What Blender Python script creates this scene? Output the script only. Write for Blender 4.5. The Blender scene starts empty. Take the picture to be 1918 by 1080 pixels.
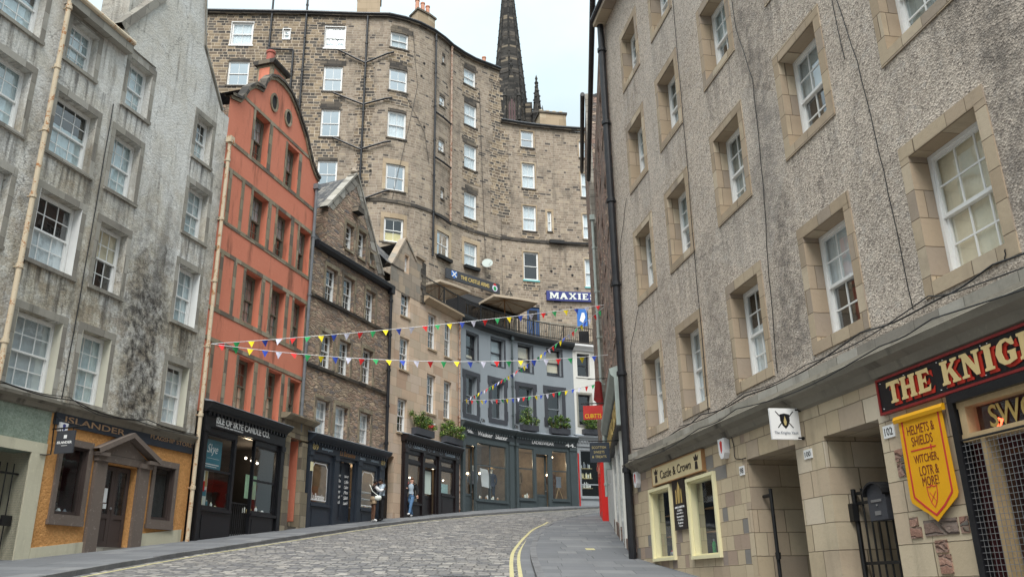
import bpy, bmesh, math, random
from mathutils import Vector, Matrix
from mathutils.geometry import tessellate_polygon
random.seed(7)
S = bpy.context.scene
COL = S.collection
R_ = math.radians

# ---------------------------------------------------------------- camera, sky, sun, exposure
PITCH, ROLL = R_(19.4), R_(1.0)
fw = Vector((0, math.cos(PITCH), math.sin(PITCH))); u0 = Vector((0, -math.sin(PITCH), math.cos(PITCH))); x0 = Vector((1, 0, 0))
rt = math.cos(ROLL)*x0 - math.sin(ROLL)*u0; up = math.sin(ROLL)*x0 + math.cos(ROLL)*u0
cd = bpy.data.cameras.new('camera'); cam = bpy.data.objects.new('camera', cd); COL.objects.link(cam)
cam.matrix_world = Matrix(((rt.x, up.x, -fw.x, 0), (rt.y, up.y, -fw.y, 0), (rt.z, up.z, -fw.z, 0), (0, 0, 0, 1)))
cd.sensor_width = 36; cd.lens = 36*1570/1918; cd.clip_start = .05; cd.clip_end = 3000
S.camera = cam
SUN_EL, SUN_ROT = R_(55), R_(184)
w = bpy.data.worlds.new('World'); S.world = w; w.use_nodes = True
nt = w.node_tree; nt.nodes.clear()
out = nt.nodes.new('ShaderNodeOutputWorld'); bg = nt.nodes.new('ShaderNodeBackground')
sky = nt.nodes.new('ShaderNodeTexSky'); sky.sky_type = 'NISHITA'; sky.sun_disc = False
sky.sun_elevation = SUN_EL; sky.sun_rotation = SUN_ROT; sky.air_density = 1.0; sky.dust_density = 4.0; sky.ozone_density = 1.5
tc = nt.nodes.new('ShaderNodeTexCoord'); mp = nt.nodes.new('ShaderNodeMapping'); mp.inputs['Scale'].default_value = (1.6, 1.6, 3.0)
nz = nt.nodes.new('ShaderNodeTexNoise'); nz.inputs['Scale'].default_value = 1.7; nz.inputs['Detail'].default_value = 6; nz.inputs['Roughness'].default_value = .55
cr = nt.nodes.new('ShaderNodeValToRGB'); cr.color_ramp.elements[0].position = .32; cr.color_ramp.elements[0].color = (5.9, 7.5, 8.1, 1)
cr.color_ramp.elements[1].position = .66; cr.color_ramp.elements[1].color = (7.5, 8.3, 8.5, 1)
mx = nt.nodes.new('ShaderNodeMix'); mx.data_type = 'RGBA'; mx.inputs[0].default_value = .86
nt.links.new(tc.outputs['Generated'], mp.inputs[0]); nt.links.new(mp.outputs[0], nz.inputs['Vector']); nt.links.new(nz.outputs[0], cr.inputs[0])
nt.links.new(sky.outputs[0], mx.inputs[6]); nt.links.new(cr.outputs[0], mx.inputs[7]); 
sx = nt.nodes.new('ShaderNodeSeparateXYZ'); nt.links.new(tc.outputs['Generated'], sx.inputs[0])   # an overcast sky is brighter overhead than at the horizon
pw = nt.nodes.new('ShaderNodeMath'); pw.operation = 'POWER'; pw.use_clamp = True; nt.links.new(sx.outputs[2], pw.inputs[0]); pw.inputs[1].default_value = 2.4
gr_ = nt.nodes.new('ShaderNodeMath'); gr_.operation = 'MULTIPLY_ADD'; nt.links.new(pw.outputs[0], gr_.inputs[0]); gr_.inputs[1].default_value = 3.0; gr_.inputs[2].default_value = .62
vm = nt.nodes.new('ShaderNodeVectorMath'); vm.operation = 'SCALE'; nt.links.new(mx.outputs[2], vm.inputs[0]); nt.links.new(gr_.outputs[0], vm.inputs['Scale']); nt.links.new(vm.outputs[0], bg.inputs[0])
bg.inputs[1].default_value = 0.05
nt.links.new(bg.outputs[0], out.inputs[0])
sd = bpy.data.lights.new('sun', 'SUN'); so = bpy.data.objects.new('sun', sd); COL.objects.link(so)
sd.energy = 1.9; sd.angle = R_(40); sd.color = (1, .96, .9)
sdir = Vector((math.sin(SUN_ROT)*math.cos(SUN_EL), math.cos(SUN_ROT)*math.cos(SUN_EL), math.sin(SUN_EL)))
so.rotation_euler = sdir.to_track_quat('Z', 'Y').to_euler(); so.location = (0, 0, 60)
S.view_settings.view_transform = 'Standard'; S.view_settings.look = 'None'; S.view_settings.exposure = 1.15; S.view_settings.gamma = 1
S.render.engine = 'CYCLES'; S.render.resolution_x = 1024; S.render.resolution_y = 576

# ---------------------------------------------------------------- node helper
class N:
    def __init__(s, name):
        s.m = bpy.data.materials.new(name); s.m.use_nodes = True; s.t = s.m.node_tree; s.b = s.t.nodes['Principled BSDF']; s.uv = None
    def n(s, ty, **k):
        x = s.t.nodes.new(ty)
        for a, b in k.items(): setattr(x, a, b)
        return x
    def put(s, sock, v):
        if isinstance(v, bpy.types.NodeSocket): s.t.links.new(v, sock)
        elif v is not None:
            if isinstance(v, (tuple, list)) and len(v) == 3 and sock.type == 'RGBA': v = (*v, 1)
            sock.default_value = v
    def ma(s, op, a, b=None, c=None, clamp=False):
        x = s.n('ShaderNodeMath', operation=op, use_clamp=clamp)
        for i, v in enumerate((a, b, c)):
            if v is not None: s.put(x.inputs[i], v)
        return x.outputs[0]
    def UV(s):
        if not s.uv:
            s.uv = s.n('ShaderNodeUVMap').outputs[0]; q = s.n('ShaderNodeSeparateXYZ'); s.put(q.inputs[0], s.uv); s.u, s.v = q.outputs[0], q.outputs[1]
        return s.uv
    def vec(s, x, y, z=0.0):
        q = s.n('ShaderNodeCombineXYZ'); s.put(q.inputs[0], x); s.put(q.inputs[1], y); s.put(q.inputs[2], z); return q.outputs[0]
    def noise(s, vec, scale, detail=3, rough=.5, out=0):
        q = s.n('ShaderNodeTexNoise'); s.put(q.inputs['Vector'], vec); q.inputs['Scale'].default_value = scale; q.inputs['Detail'].default_value = detail; q.inputs['Roughness'].default_value = rough; return q.outputs[out]
    def vor(s, vec, scale, feat='F1', out='Distance', rnd=1.0):
        q = s.n('ShaderNodeTexVoronoi', feature=feat); s.put(q.inputs['Vector'], vec); q.inputs['Scale'].default_value = scale; q.inputs['Randomness'].default_value = rnd; return q.outputs[out]
    def wn(s, vec):
        q = s.n('ShaderNodeTexWhiteNoise', noise_dimensions='2D'); s.put(q.inputs['Vector'], vec); return q.outputs[0]
    def ramp(s, f, stops, const=False):
        q = s.n('ShaderNodeValToRGB'); r = q.color_ramp
        if const: r.interpolation = 'CONSTANT'
        while len(r.elements) < len(stops): r.elements.new(.5)
        for e, (p, c) in zip(r.elements, stops): e.position = p; e.color = (*c, 1) if len(c) == 3 else c
        s.put(q.inputs[0], f); return q.outputs[0]
    def mix(s, f, a, b, bt='MIX'):
        q = s.n('ShaderNodeMix', data_type='RGBA', blend_type=bt); s.put(q.inputs[0], f); s.put(q.inputs[6], a); s.put(q.inputs[7], b); return q.outputs[2]
    def ss(s, v, a, b, lo=0.0, hi=1.0):
        q = s.n('ShaderNodeMapRange', interpolation_type='SMOOTHSTEP'); s.put(q.inputs[0], v)
        for i, k in enumerate((a, b, lo, hi)): q.inputs[i+1].default_value = k
        return q.outputs[0]
    def bump(s, h, st=.5, dist=.02):
        q = s.n('ShaderNodeBump'); q.inputs['Strength'].default_value = st; q.inputs['Distance'].default_value = dist; s.put(q.inputs['Height'], h); s.put(s.b.inputs['Normal'], q.outputs[0])
    def fin(s, col, rough=.85, spec=.3, metal=0.0):
        s.put(s.b.inputs['Base Color'], col); s.put(s.b.inputs['Roughness'], rough); s.b.inputs['Specular IOR Level'].default_value = spec; s.b.inputs['Metallic'].default_value = metal; return s.m
def obj_vec(s): return s.n('ShaderNodeTexCoord').outputs['Object']
def plain(name, c, rough=.6, var=.18, sc=3.0, b=0.15, metal=0.0, spec=.4):
    s = N(name); v = obj_vec(s); f = s.noise(v, sc, 5, .65); g = s.noise(v, sc*14, 3, .6)
    k = s.ma('ADD', s.ma('MULTIPLY', f, .7), s.ma('MULTIPLY', g, .3))
    col = s.ramp(k, [(.3, tuple(x*(1-var) for x in c)), (.7, tuple(min(1, x*(1+var)) for x in c))])
    if b: s.bump(g, b, .01)
    return s.fin(col, s.ma('ADD', s.ma('MULTIPLY', f, .25), rough-.12), spec, metal)
def worn(name, c, c2, rough=.6, amt=.55, sc=5.0):   # paint with chips of what is under it
    s = N(name); v = obj_vec(s); f = s.noise(v, sc, 8, .7); g = s.noise(v, sc*7, 4, .7)
    k = s.ss(s.ma('ADD', s.ma('MULTIPLY', f, .65), s.ma('MULTIPLY', g, .35)), amt, amt+.05)
    s.bump(k, .3, .01); base = s.mix(s.noise(v, 2, 3), tuple(x*.8 for x in c), c)
    return s.fin(s.mix(k, base, c2), rough)
def streaks(s, amt=1.0, su=2.2, sv=.22, lo=.5, hi=.75):
    s.UV(); n = s.noise(s.vec(s.ma('MULTIPLY', s.u, su), s.ma('MULTIPLY', s.v, sv)), 1.0, 6, .62)
    return s.ma('MULTIPLY', s.ss(n, lo, hi), amt)
def masonry(name, pal, w_, h_, mort=.012, mcol=(.3, .27, .22), warp=.012, rowv=.0, b=.5, stain=.35, scol=(.05, .045, .04), nv=.25, lines_only=False):
    s = N(name); s.UV()
    wp = s.noise(s.uv, 3.0, 3, .5); wp2 = s.noise(s.uv, 14.0, 2, .5)
    off = s.ma('ADD', s.ma('MULTIPLY', s.ma('SUBTRACT', wp, .5), warp*2), s.ma('MULTIPLY', s.ma('SUBTRACT', wp2, .5), warp))
    v = s.ma('DIVIDE', s.ma('ADD', s.v, off), h_); u = s.ma('ADD', s.u, off)
    if rowv: v = s.ma('ADD', v, s.ma('MULTIPLY', s.ma('SINE', s.ma('MULTIPLY', s.v, 2.1)), rowv))
    row = s.ma('FLOOR', v); fv = s.ma('FRACT', v); rr = s.wn(s.vec(row, 3.3)); r2 = s.wn(s.vec(row, 9.1))
    ww = s.ma('MULTIPLY', s.ma('ADD', s.ma('MULTIPLY', rr, .55), .72), w_)
    uu = s.ma('DIVIDE', s.ma('ADD', u, s.ma('MULTIPLY', r2, 5.7)), ww)
    # unequal blocks: bend the coordinate inside each pair of blocks
    uu = s.ma('ADD', uu, s.ma('MULTIPLY', s.ma('SINE', s.ma('ADD', s.ma('MULTIPLY', uu, 2.2), s.ma('MULTIPLY', rr, 40.0))), .22))
    cl = s.ma('FLOOR', uu); fu = s.ma('FRACT', uu)
    idn = s.wn(s.vec(cl, row)); id2 = s.wn(s.vec(s.ma('ADD', cl, 71.3), row))
    mu = s.ma('MULTIPLY', s.ma('MINIMUM', fu, s.ma('SUBTRACT', 1.0, fu)), ww)
    mv = s.ma('MULTIPLY', s.ma('MINIMUM', fv, s.ma('SUBTRACT', 1.0, fv)), h_)
    m = s.ma('MINIMUM', mu, mv); mask = s.ss(m, mort*.35, mort*1.1)
    face = s.noise(s.uv, 16.0, 5, .65); big = s.noise(s.uv, .7, 4, .6)
    col = s.ramp(idn, pal, True)
    col = s.mix(s.ma('MULTIPLY', s.ma('SUBTRACT', face, .5), 1.0, clamp=True), col, (.75, .7, .6), 'MULTIPLY')
    col = s.mix(nv, col, s.ramp(face, [(.25, (.45, .42, .4)), (.75, (1.0, 1.0, 1.0))]), 'MULTIPLY')
    col = s.mix(mask, mcol, col)
    st = s.ma('MULTIPLY', s.ma('ADD', streaks(s, .7), s.ma('MULTIPLY', s.ss(big, .5, .72), .6)), stain, clamp=True)
    col = s.mix(st, col, scol)
    h = s.ma('ADD', s.ma('MULTIPLY', mask, .7), s.ma('ADD', s.ma('MULTIPLY', face, .45), s.ma('MULTIPLY', id2, .35)))
    s.bump(h, b, .02); return s.fin(col, .9, .2)
def rubble(name, pal, su=3.0, sv=8.2, mcol=(.3, .25, .2), b=.9, stain=.35, warp=.25):
    s = N(name); s.UV()
    n1 = s.n('ShaderNodeTexNoise'); s.put(n1.inputs['Vector'], s.uv); n1.inputs['Scale'].default_value = 2.6; n1.inputs['Detail'].default_value = 3
    sp = s.n('ShaderNodeSeparateXYZ'); s.put(sp.inputs[0], n1.outputs['Color'])
    x = s.ma('MULTIPLY', s.ma('ADD', s.u, s.ma('MULTIPLY', sp.outputs[0], warp)), su); y = s.ma('MULTIPLY', s.ma('ADD', s.v, s.ma('MULTIPLY', sp.outputs[1], warp*.6)), sv)
    vv = s.vec(x, y); c = s.vor(vv, 1.0, 'F1', 'Color', .85); d = s.vor(vv, 1.0, 'DISTANCE_TO_EDGE', 'Distance', .85); d1 = s.vor(vv, 1.0, 'F1', 'Distance', .85)
    q = s.n('ShaderNodeSeparateColor'); s.put(q.inputs[0], c)
    face = s.noise(s.uv, 11.0, 6, .7); mask = s.ss(d, .02, .11); big = s.noise(s.uv, .55, 4, .6)
    col = s.mix(.5, s.ramp(q.outputs[0], pal, True), s.ramp(face, [(.25, (.35, .32, .3)), (.72, (1, 1, 1))]), 'MULTIPLY')
    col = s.mix(mask, mcol, col)
    col = s.mix(s.ma('MULTIPLY', s.ma('ADD', streaks(s, .5), s.ss(big, .5, .7)), stain, clamp=True), col, (.06, .05, .05))
    s.bump(s.ma('ADD', s.ma('MULTIPLY', mask, .6), s.ma('ADD', s.ma('MULTIPLY', face, .7), s.ma('MULTIPLY', q.outputs[1], .5))), b, .06)
    return s.fin(col, .93, .15)
def harling(name, base, dark, peb, sc=30.0, soot=None, b=.7, st=.5, hi=(.75, .74, .7), pm=.55, drips=()):
    s = N(name); s.UV()
    v1 = s.vor(s.uv, sc, 'F1', 'Color'); q = s.n('ShaderNodeSeparateColor'); s.put(q.inputs[0], v1); d = s.vor(s.uv, sc, 'F1', 'Distance')
    n1 = s.noise(s.uv, 1.1, 6, .68); n2 = s.noise(s.uv, 5.0, 5, .7); n3 = s.noise(s.uv, .35, 3, .5)
    col = s.ramp(s.ma('ADD', s.ma('MULTIPLY', n1, .55), s.ma('MULTIPLY', n3, .45)), base)
    col = s.mix(pm, col, s.ramp(q.outputs[0], peb), 'MULTIPLY')
    col = s.mix(s.ma('MULTIPLY', s.ss(n2, .52, .66), .3), col, hi)
    if name == 'weathered_harling': col = s.mix(s.ma('MULTIPLY', s.ss(s.ma('ADD', s.v, s.ma('MULTIPLY', n1, 6.0)), 9.0, 16.0), .5), col, (.68, .67, .645)); col = s.mix(s.ma('MULTIPLY', streaks(s, .8, 4.5, .35, .54, .68), .6), col, (.12, .105, .09)); col = s.mix(s.ma('MULTIPLY', s.ma('MULTIPLY', s.ss(s.v, 6.0, 13.0, 1, .25), s.ss(s.noise(s.uv, 1.6, 6, .7), .45, .62)), .6), col, (.34, .27, .185))
    k = s.ma('MULTIPLY', s.ma('MAXIMUM', streaks(s, .75, 1.3, .16, .5, .72), s.ma('MULTIPLY', s.ss(n2, .56, .7), .6)), st)
    col = s.mix(k, col, dark)
    if soot:
        for (a0, a1, b0, b1, am) in soot:
            wob = s.ma('MULTIPLY', s.ma('SUBTRACT', s.noise(s.uv, .9, 5, .65), .5), 1.8)
            uu = s.ma('ADD', s.u, wob); vv = s.ma('ADD', s.v, s.ma('MULTIPLY', wob, 2.0))
            m = s.ma('MULTIPLY', s.ma('MULTIPLY', s.ss(uu, a0-.3, a0+.35), s.ss(uu, a1-.35, a1+.3, 1, 0)), s.ma('MULTIPLY', s.ss(vv, b0-.4, b0+.4), s.ss(vv, b1-1.6, b1+1.6, 1, 0)))
            sp = s.ss(s.noise(s.vec(s.ma('MULTIPLY', s.u, 1.0), s.ma('MULTIPLY', s.v, .8)), 5.0, 6, .72), .36, .62, 1, .25)
            col = s.mix(s.ma('MULTIPLY', s.ma('MULTIPLY', m, sp), am), col, dark)
    if drips:
        tot = None; sn = s.noise(s.vec(s.ma('MULTIPLY', s.u, 7.0), s.ma('MULTIPLY', s.v, .5)), 1.0, 4, .6)
        for a, b_, z in drips:
            m = s.ma('MULTIPLY', s.ma('MULTIPLY', s.ss(s.u, a-.12, a+.06), s.ss(s.u, b_-.06, b_+.12, 1, 0)), s.ma('MULTIPLY', s.ss(s.v, z-1.5, z-.1), s.ma('LESS_THAN', s.v, z))); tot = m if tot is None else s.ma('MAXIMUM', tot, m)
        col = s.mix(s.ma('MULTIPLY', s.ma('MULTIPLY', tot, s.ss(sn, .42, .68)), .75 if name == 'weathered_harling' else .5), col, dark)
        cr_ = s.vor(s.vec(s.ma('ADD', s.u, s.ma('MULTIPLY', n1, 1.2)), s.ma('ADD', s.v, s.ma('MULTIPLY', n2, .5))), .35, 'DISTANCE_TO_EDGE', 'Distance'); col = s.mix(s.ss(cr_, .001, .004, .55, 0), col, dark)
        pt_ = s.n('ShaderNodeSeparateColor'); s.put(pt_.inputs[0], s.vor(s.uv, .45, 'F1', 'Color')); col = s.mix(s.ss(pt_.outputs[0], .8, .82, 0, .16), col, tuple(x*.8 for x in hi))
    s.bump(s.ma('ADD', s.ma('MULTIPLY', s.ma('SUBTRACT', 1.0, d), .6), s.ma('ADD', s.ma('MULTIPLY', q.outputs[1], .35), s.ma('MULTIPLY', n2, .8))), b, .02)
    return s.fin(col, .95, .12)
def render_paint(name, c, c2, b=.25, st=.5, dirt=(.12, .08, .06)):
    s = N(name); s.UV(); n1 = s.noise(s.uv, .9, 5, .6); n2 = s.noise(s.uv, 9.0, 5, .7)
    col = s.mix(n1, c, c2); col = s.mix(s.ma('MULTIPLY', s.ss(n2, .55, .72), .25), col, tuple(min(1, x*1.3+.04) for x in c))
    col = s.mix(streaks(s, st, 1.8, .3, .52, .74), col, dirt)
    s.bump(n2, b, .02); return s.fin(col, .85, .2)
def setts():
    s = N('granite_setts'); s.UV()
    wp = s.noise(s.uv, 2.0, 2); o = s.ma('MULTIPLY', s.ma('SUBTRACT', wp, .5), .12); wf = s.ma('MULTIPLY', s.ma('SUBTRACT', s.noise(s.uv, 12.0, 2), .5), .02)
    v = s.ma('DIVIDE', s.ma('ADD', s.v, s.ma('ADD', o, wf)), .14); row = s.ma('FLOOR', v); fv = s.ma('FRACT', v); r = s.wn(s.vec(row, 1.7))
    u = s.ma('DIVIDE', s.ma('ADD', s.u, s.ma('ADD', wf, s.ma('MULTIPLY', r, 4.0))), .26); cl = s.ma('FLOOR', u); fu = s.ma('FRACT', u); i1 = s.wn(s.vec(cl, row)); i2 = s.wn(s.vec(s.ma('ADD', cl, 33.0), row))
    m = s.ma('MINIMUM', s.ma('MULTIPLY', s.ma('MINIMUM', fu, s.ma('SUBTRACT', 1.0, fu)), .26), s.ma('MULTIPLY', s.ma('MINIMUM', fv, s.ma('SUBTRACT', 1.0, fv)), .14))
    mask = s.ss(m, .004, .024); f = s.noise(s.uv, 30.0, 4, .7); big = s.noise(s.uv, .45, 4, .6)
    col = s.ramp(i1, [(0, (.12, .12, .13)), (.2, (.17, .165, .17)), (.45, (.22, .21, .2)), (.68, (.3, .285, .27)), (.86, (.37, .345, .315)), (.95, (.46, .43, .39))], True)
    col = s.mix(.4, col, s.ramp(f, [(.3, (.5, .5, .5)), (.7, (1, 1, 1))]), 'MULTIPLY'); col = s.mix(s.ma('MULTIPLY', s.ss(big, .4, .7), .3), col, (.22, .2, .18))
    col = s.mix(mask, (.085, .083, .08), col)
    s.bump(s.ma('ADD', s.ma('MULTIPLY', mask, 1.0), s.ma('ADD', s.ma('MULTIPLY', i2, .8), s.ma('MULTIPLY', f, .3))), .8, .03)
    return s.fin(col, s.ma('ADD', .5, s.ma('MULTIPLY', f, .3)), .35)
def glass(name='window_glass', tint=(.9, .93, .94), lo=.18, wav=.25):
    s = N(name); t = s.t; o = [x for x in t.nodes if x.type == 'OUTPUT_MATERIAL'][0]; t.nodes.remove(s.b)
    lw = s.n('ShaderNodeLayerWeight'); lw.inputs[0].default_value = .5; k = s.ma('ADD', lo, s.ma('MULTIPLY', s.ma('POWER', lw.outputs['Facing'], 2.5), .6), clamp=True)
    v = obj_vec(s); b = s.n('ShaderNodeBump'); b.inputs['Strength'].default_value = wav; b.inputs['Distance'].default_value = .02; s.put(b.inputs['Height'], s.noise(v, 1.6, 2))
    g = s.n('ShaderNodeBsdfGlossy'); g.inputs['Roughness'].default_value = .03; g.inputs['Color'].default_value = (.92, .96, .98, 1); s.put(g.inputs['Normal'], b.outputs[0])
    tr = s.n('ShaderNodeBsdfTransparent'); tr.inputs[0].default_value = (*tint, 1)
    ms = s.n('ShaderNodeMixShader'); s.put(ms.inputs[0], k); t.links.new(tr.outputs[0], ms.inputs[1]); t.links.new(g.outputs[0], ms.inputs[2]); t.links.new(ms.outputs[0], o.inputs[0]); return s.m
def emit(name, c, st):
    s = N(name); s.b.inputs['Emission Color'].default_value = (*c, 1); s.b.inputs['Emission Strength'].default_value = st; return s.fin(c)
def leaves():
    s = N('shrub_leaves'); q = s.n('ShaderNodeNewGeometry'); r = s.ramp(q.outputs['Random Per Island'], [(0, (.015, .05, .01)), (.35, (.045, .11, .02)), (.7, (.12, .22, .035)), (1, (.33, .38, .07))])
    return s.fin(r, .5, .4)

M = {}
M['harl_R'] = harling('pebble_dash', [(.3, (.43, .375, .325)), (.55, (.53, .47, .415)), (.8, (.58, .525, .47))], (.13, .115, .105), [(0, (.3, .285, .28)), (.2, (.72, .68, .65)), (.6, (1, .97, .93)), (1, (1.3, 1.26, 1.2))], 42.0, st=.3, b=.8, pm=.8,
    soot=[(11.9, 12.9, 2.9, 9.5, .75), (14.6, 15.4, 3.2, 6.4, .55), (7.2, 7.9, 3, 7.5, .8), (9.9, 10.3, 3.2, 6.5, .4), (17.1, 17.6, 4.9, 6.6, .5), (12.4, 12.9, 9, 13, .6), (6, 6.9, 5, 9.9, .8)], hi=(.62, .58, .54), drips=[(a, b, z) for a, b in ((7.86, 9.32), (10.44, 11.84), (13.04, 14.42), (15.56, 16.9), (17.74, 19.06)) for z in (6.1, 8.97, 11.85)])
M['harl_G'] = harling('weathered_harling', [(.34, (.38, .33, .25)), (.46, (.54, .5, .42)), (.55, (.65, .635, .6)), (.68, (.74, .735, .72))], (.05, .045, .042), [(0, (.5, .48, .45)), (.5, (.95, .95, .93)), (1, (1.2, 1.2, 1.2))], 22.0,
    soot=[(8.75, 10.35, 4.2, 8.4, 1.0), (9.6, 10.4, 7, 9.6, .55), (6.75, 7.15, 5.5, 7.2, .9), (8.5, 9.3, 6.5, 10.5, .6), (5.6, 6.7, 6.3, 7.2, .6), (7.4, 8.4, 6.4, 7.2, .6), (10.5, 11.9, 6.3, 7.3, .7), (11.75, 12.3, 4, 14, .45), (1.5, 3.2, 5, 12, .5), (4.75, 5.2, 6, 12, .55)], st=.65, hi=(.78, .77, .74), drips=[(a, b, z) for a, b in ((3.1, 4.5), (5.2, 6.8), (7.2, 8.5), (10.45, 11.7)) for z in (4.3, 7.2, 9.95, 12.55)])
M['harl_W'] = harling('white_harling', [(.3, (.5, .51, .5)), (.6, (.64, .65, .65))], (.12, .11, .1), [(0, (.75, .75, .75)), (1, (1.1, 1.1, 1.1))], 18.0, st=.35)
M['orange'] = harling('orange_roughcast', [(.3, (.5, .25, .09)), (.7, (.62, .34, .14))], (.2, .11, .05), [(0, (.75, .7, .65)), (1, (1.15, 1.1, 1.05))], 20.0, st=.25, hi=(.75, .42, .17))
M['green'] = harling('green_roughcast', [(.3, (.22, .27, .22)), (.7, (.32, .37, .31))], (.1, .12, .1), [(0, (.6, .65, .6)), (1, (1.2, 1.2, 1.2))], 26.0, st=.4, hi=(.42, .46, .4))
M['red'] = render_paint('orange_red_render', (.68, .25, .165), (.6, .195, .12), .35, .85, dirt=(.2, .085, .055))
M['cream'] = render_paint('cream_masonry_paint', (.62, .58, .44), (.5, .47, .36), st=.4, dirt=(.2, .18, .14))
M['gwall'] = render_paint('grey_blue_masonry_paint', (.3, .335, .365), (.265, .295, .325), .12, .2, (.2, .21, .22))
M['wwall'] = render_paint('white_masonry_paint', (.74, .73, .69), (.68, .67, .63), .12, .15, (.4, .38, .34))
dress = [(0, (.4, .315, .225)), (.25, (.47, .38, .275)), (.5, (.43, .34, .25)), (.72, (.36, .295, .235)), (.88, (.53, .44, .33))]
M['dress'] = masonry('sandstone_dressing', dress, .5, .36, .008, (.17, .13, .09), .006, stain=.5, b=.45, scol=(.12, .1, .08))
M['dressG'] = masonry('grey_stone_dressing', [(0, (.33, .31, .27)), (.4, (.26, .24, .21)), (.75, (.4, .38, .34))], .7, .5, .006, (.13, .12, .1), .006, stain=.6, b=.5)
M['dressD'] = masonry('brown_stone_dressing', [(0, (.25, .21, .15)), (.35, (.32, .27, .19)), (.6, (.18, .15, .12)), (.8, (.36, .31, .23))], .45, .4, .008, (.12, .1, .08), .01, stain=.4, b=.6)
M['ashR'] = masonry('squared_sandstone', [(0, (.53, .43, .3)), (.3, (.6, .5, .36)), (.55, (.56, .45, .33)), (.78, (.47, .38, .29)), (.92, (.64, .55, .43))], .62, .36, .008, (.2, .16, .11), .008, stain=.42, b=.5, scol=(.14, .12, .09))
M['ashRm'] = masonry('mixed_sandstone_blocks', [(0, (.54, .44, .31)), (.25, (.42, .32, .25)), (.42, (.33, .27, .235)), (.5, (.58, .48, .34)), (.8, (.48, .38, .28)), (.94, (.25, .235, .22))], .36, .24, .008, (.3, .24, .17), .008, stain=.2, b=.7, scol=(.14, .12, .1))
M['rubS'] = rubble('rubble_stone', [(0, (.4, .28, .21)), (.2, (.52, .37, .28)), (.45, (.44, .34, .25)), (.62, (.33, .27, .23)), (.78, (.6, .46, .33)), (.92, (.23, .2, .19))], 2.9, 9.0, (.33, .26, .2), warp=.4)
M['rubSp'] = rubble('pink_rubble_stone', [(0, (.42, .24, .18)), (.3, (.5, .3, .23)), (.55, (.36, .22, .17)), (.8, (.3, .24, .19)), (.92, (.2, .18, .16))], 2.6, 9.5, (.3, .2, .16), stain=.25, warp=.4)
M['rubW'] = rubble('dark_red_rubble', [(0, (.32, .22, .18)), (.3, (.42, .29, .24)), (.55, (.34, .26, .22)), (.78, (.2, .175, .165)), (.92, (.5, .39, .3))], 2.2, 5.5, (.24, .19, .16), stain=.3, b=1.0)
M['ashT'] = masonry('pale_ashlar', [(0, (.6, .45, .33)), (.25, (.66, .51, .38)), (.5, (.57, .46, .35)), (.72, (.62, .5, .4)), (.92, (.52, .37, .27))], .75, .42, .006, (.28, .2, .14), .002, stain=.3, b=.15, scol=(.2, .16, .13))
M['ashTg'] = masonry('grey_ashlar', [(0, (.36, .3, .24)), (.3, (.42, .35, .28)), (.6, (.3, .27, .23)), (.85, (.45, .36, .27))], .7, .38, .008, (.2, .17, .14), .004, stain=.45, b=.3, scol=(.09, .085, .08))
bp = [(0, (.335, .27, .21)), (.2, (.385, .315, .25)), (.42, (.36, .295, .23)), (.58, (.43, .36, .285)), (.74, (.28, .23, .18)), (.86, (.46, .38, .29)), (.955, (.12, .105, .095))]
M['ashB'] = masonry('weathered_terrace_stone', bp, .31, .165, .02, (.4, .345, .285), .02, .3, b=.5, stain=.75, scol=(.07, .062, .056), nv=.6)
M['ashB2'] = masonry('dark_weathered_stone', [(0, (.09, .082, .075)), (.2, (.19, .15, .115)), (.45, (.28, .22, .155)), (.68, (.14, .125, .11)), (.82, (.37, .29, .2))], .36, .2, .022, (.5, .42, .33), .015, .3, b=.7, stain=.4, nv=.5)
M['dressB'] = masonry('smooth_sandstone_block', [(0, (.47, .37, .26)), (.5, (.41, .32, .22)), (.8, (.52, .43, .31))], .9, .45, .006, (.25, .19, .12), .003, stain=.35, b=.2)
M['soot'] = masonry('sooty_stone', [(0, (.075, .068, .062)), (.4, (.12, .105, .09)), (.75, (.19, .16, .125))], .6, .2, .01, (.03, .03, .03), .01, stain=.4, b=.6)
M['spire'] = masonry('blackened_spire_stone', [(0, (.035, .034, .033)), (.35, (.058, .055, .052)), (.6, (.1, .09, .08)), (.8, (.06, .056, .052)), (.93, (.22, .185, .14))], .75, .3, .02, (.03, .028, .026), .02, stain=.5, b=.8)
M['gstone'] = render_paint('weathered_grey_stone', (.29, .265, .215), (.15, .135, .115), .6, .95, (.045, .04, .036))
M['slate'] = masonry('roof_slate', [(0, (.085, .085, .09)), (.4, (.12, .118, .12)), (.7, (.155, .15, .145)), (.9, (.2, .185, .17))], .26, .2, .01, (.03, .03, .03), .015, stain=.2, b=.8)
M['lead'] = plain('lead_sheet', (.3, .33, .37), .5, .25, 4, .3, 0, .5)
M['lead2'] = plain('dark_lead', (.16, .17, .185), .5, .3, 4, .3)
M['wsash'] = plain('white_sash_paint', (.78, .78, .77), .45, .05, 3, .05)
M['gsash'] = plain('grey_sash_paint', (.3, .29, .25), .6, .15)
M['osash'] = plain('olive_sash_paint', (.17, .16, .12), .6, .2)
M['dsash'] = plain('dark_sash_paint', (.05, .052, .062), .5, .1)
M['creamrev'] = worn('peeling_cream_paint', (.62, .6, .5), (.34, .31, .26), .7, .62)
M['shopG'] = plain('grey_green_shop_paint', (.062, .078, .083), .4, .12, 3, .08)
M['shopGd'] = plain('dark_grey_shop_paint', (.032, .036, .04), .4, .12, 3, .08)
M['navy'] = plain('dark_slate_blue_paint', (.028, .036, .05), .42, .15, 3, .08)
M['blk'] = plain('black_shop_paint', (.012, .0125, .015), .35, .3, 3, .08)
M['brn'] = plain('aubergine_black_paint', (.017, .012, .013), .35, .3, 3, .08)
M['iron'] = plain('black_ironwork', (.012, .012, .013), .5, .3, 8, .2)
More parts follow.
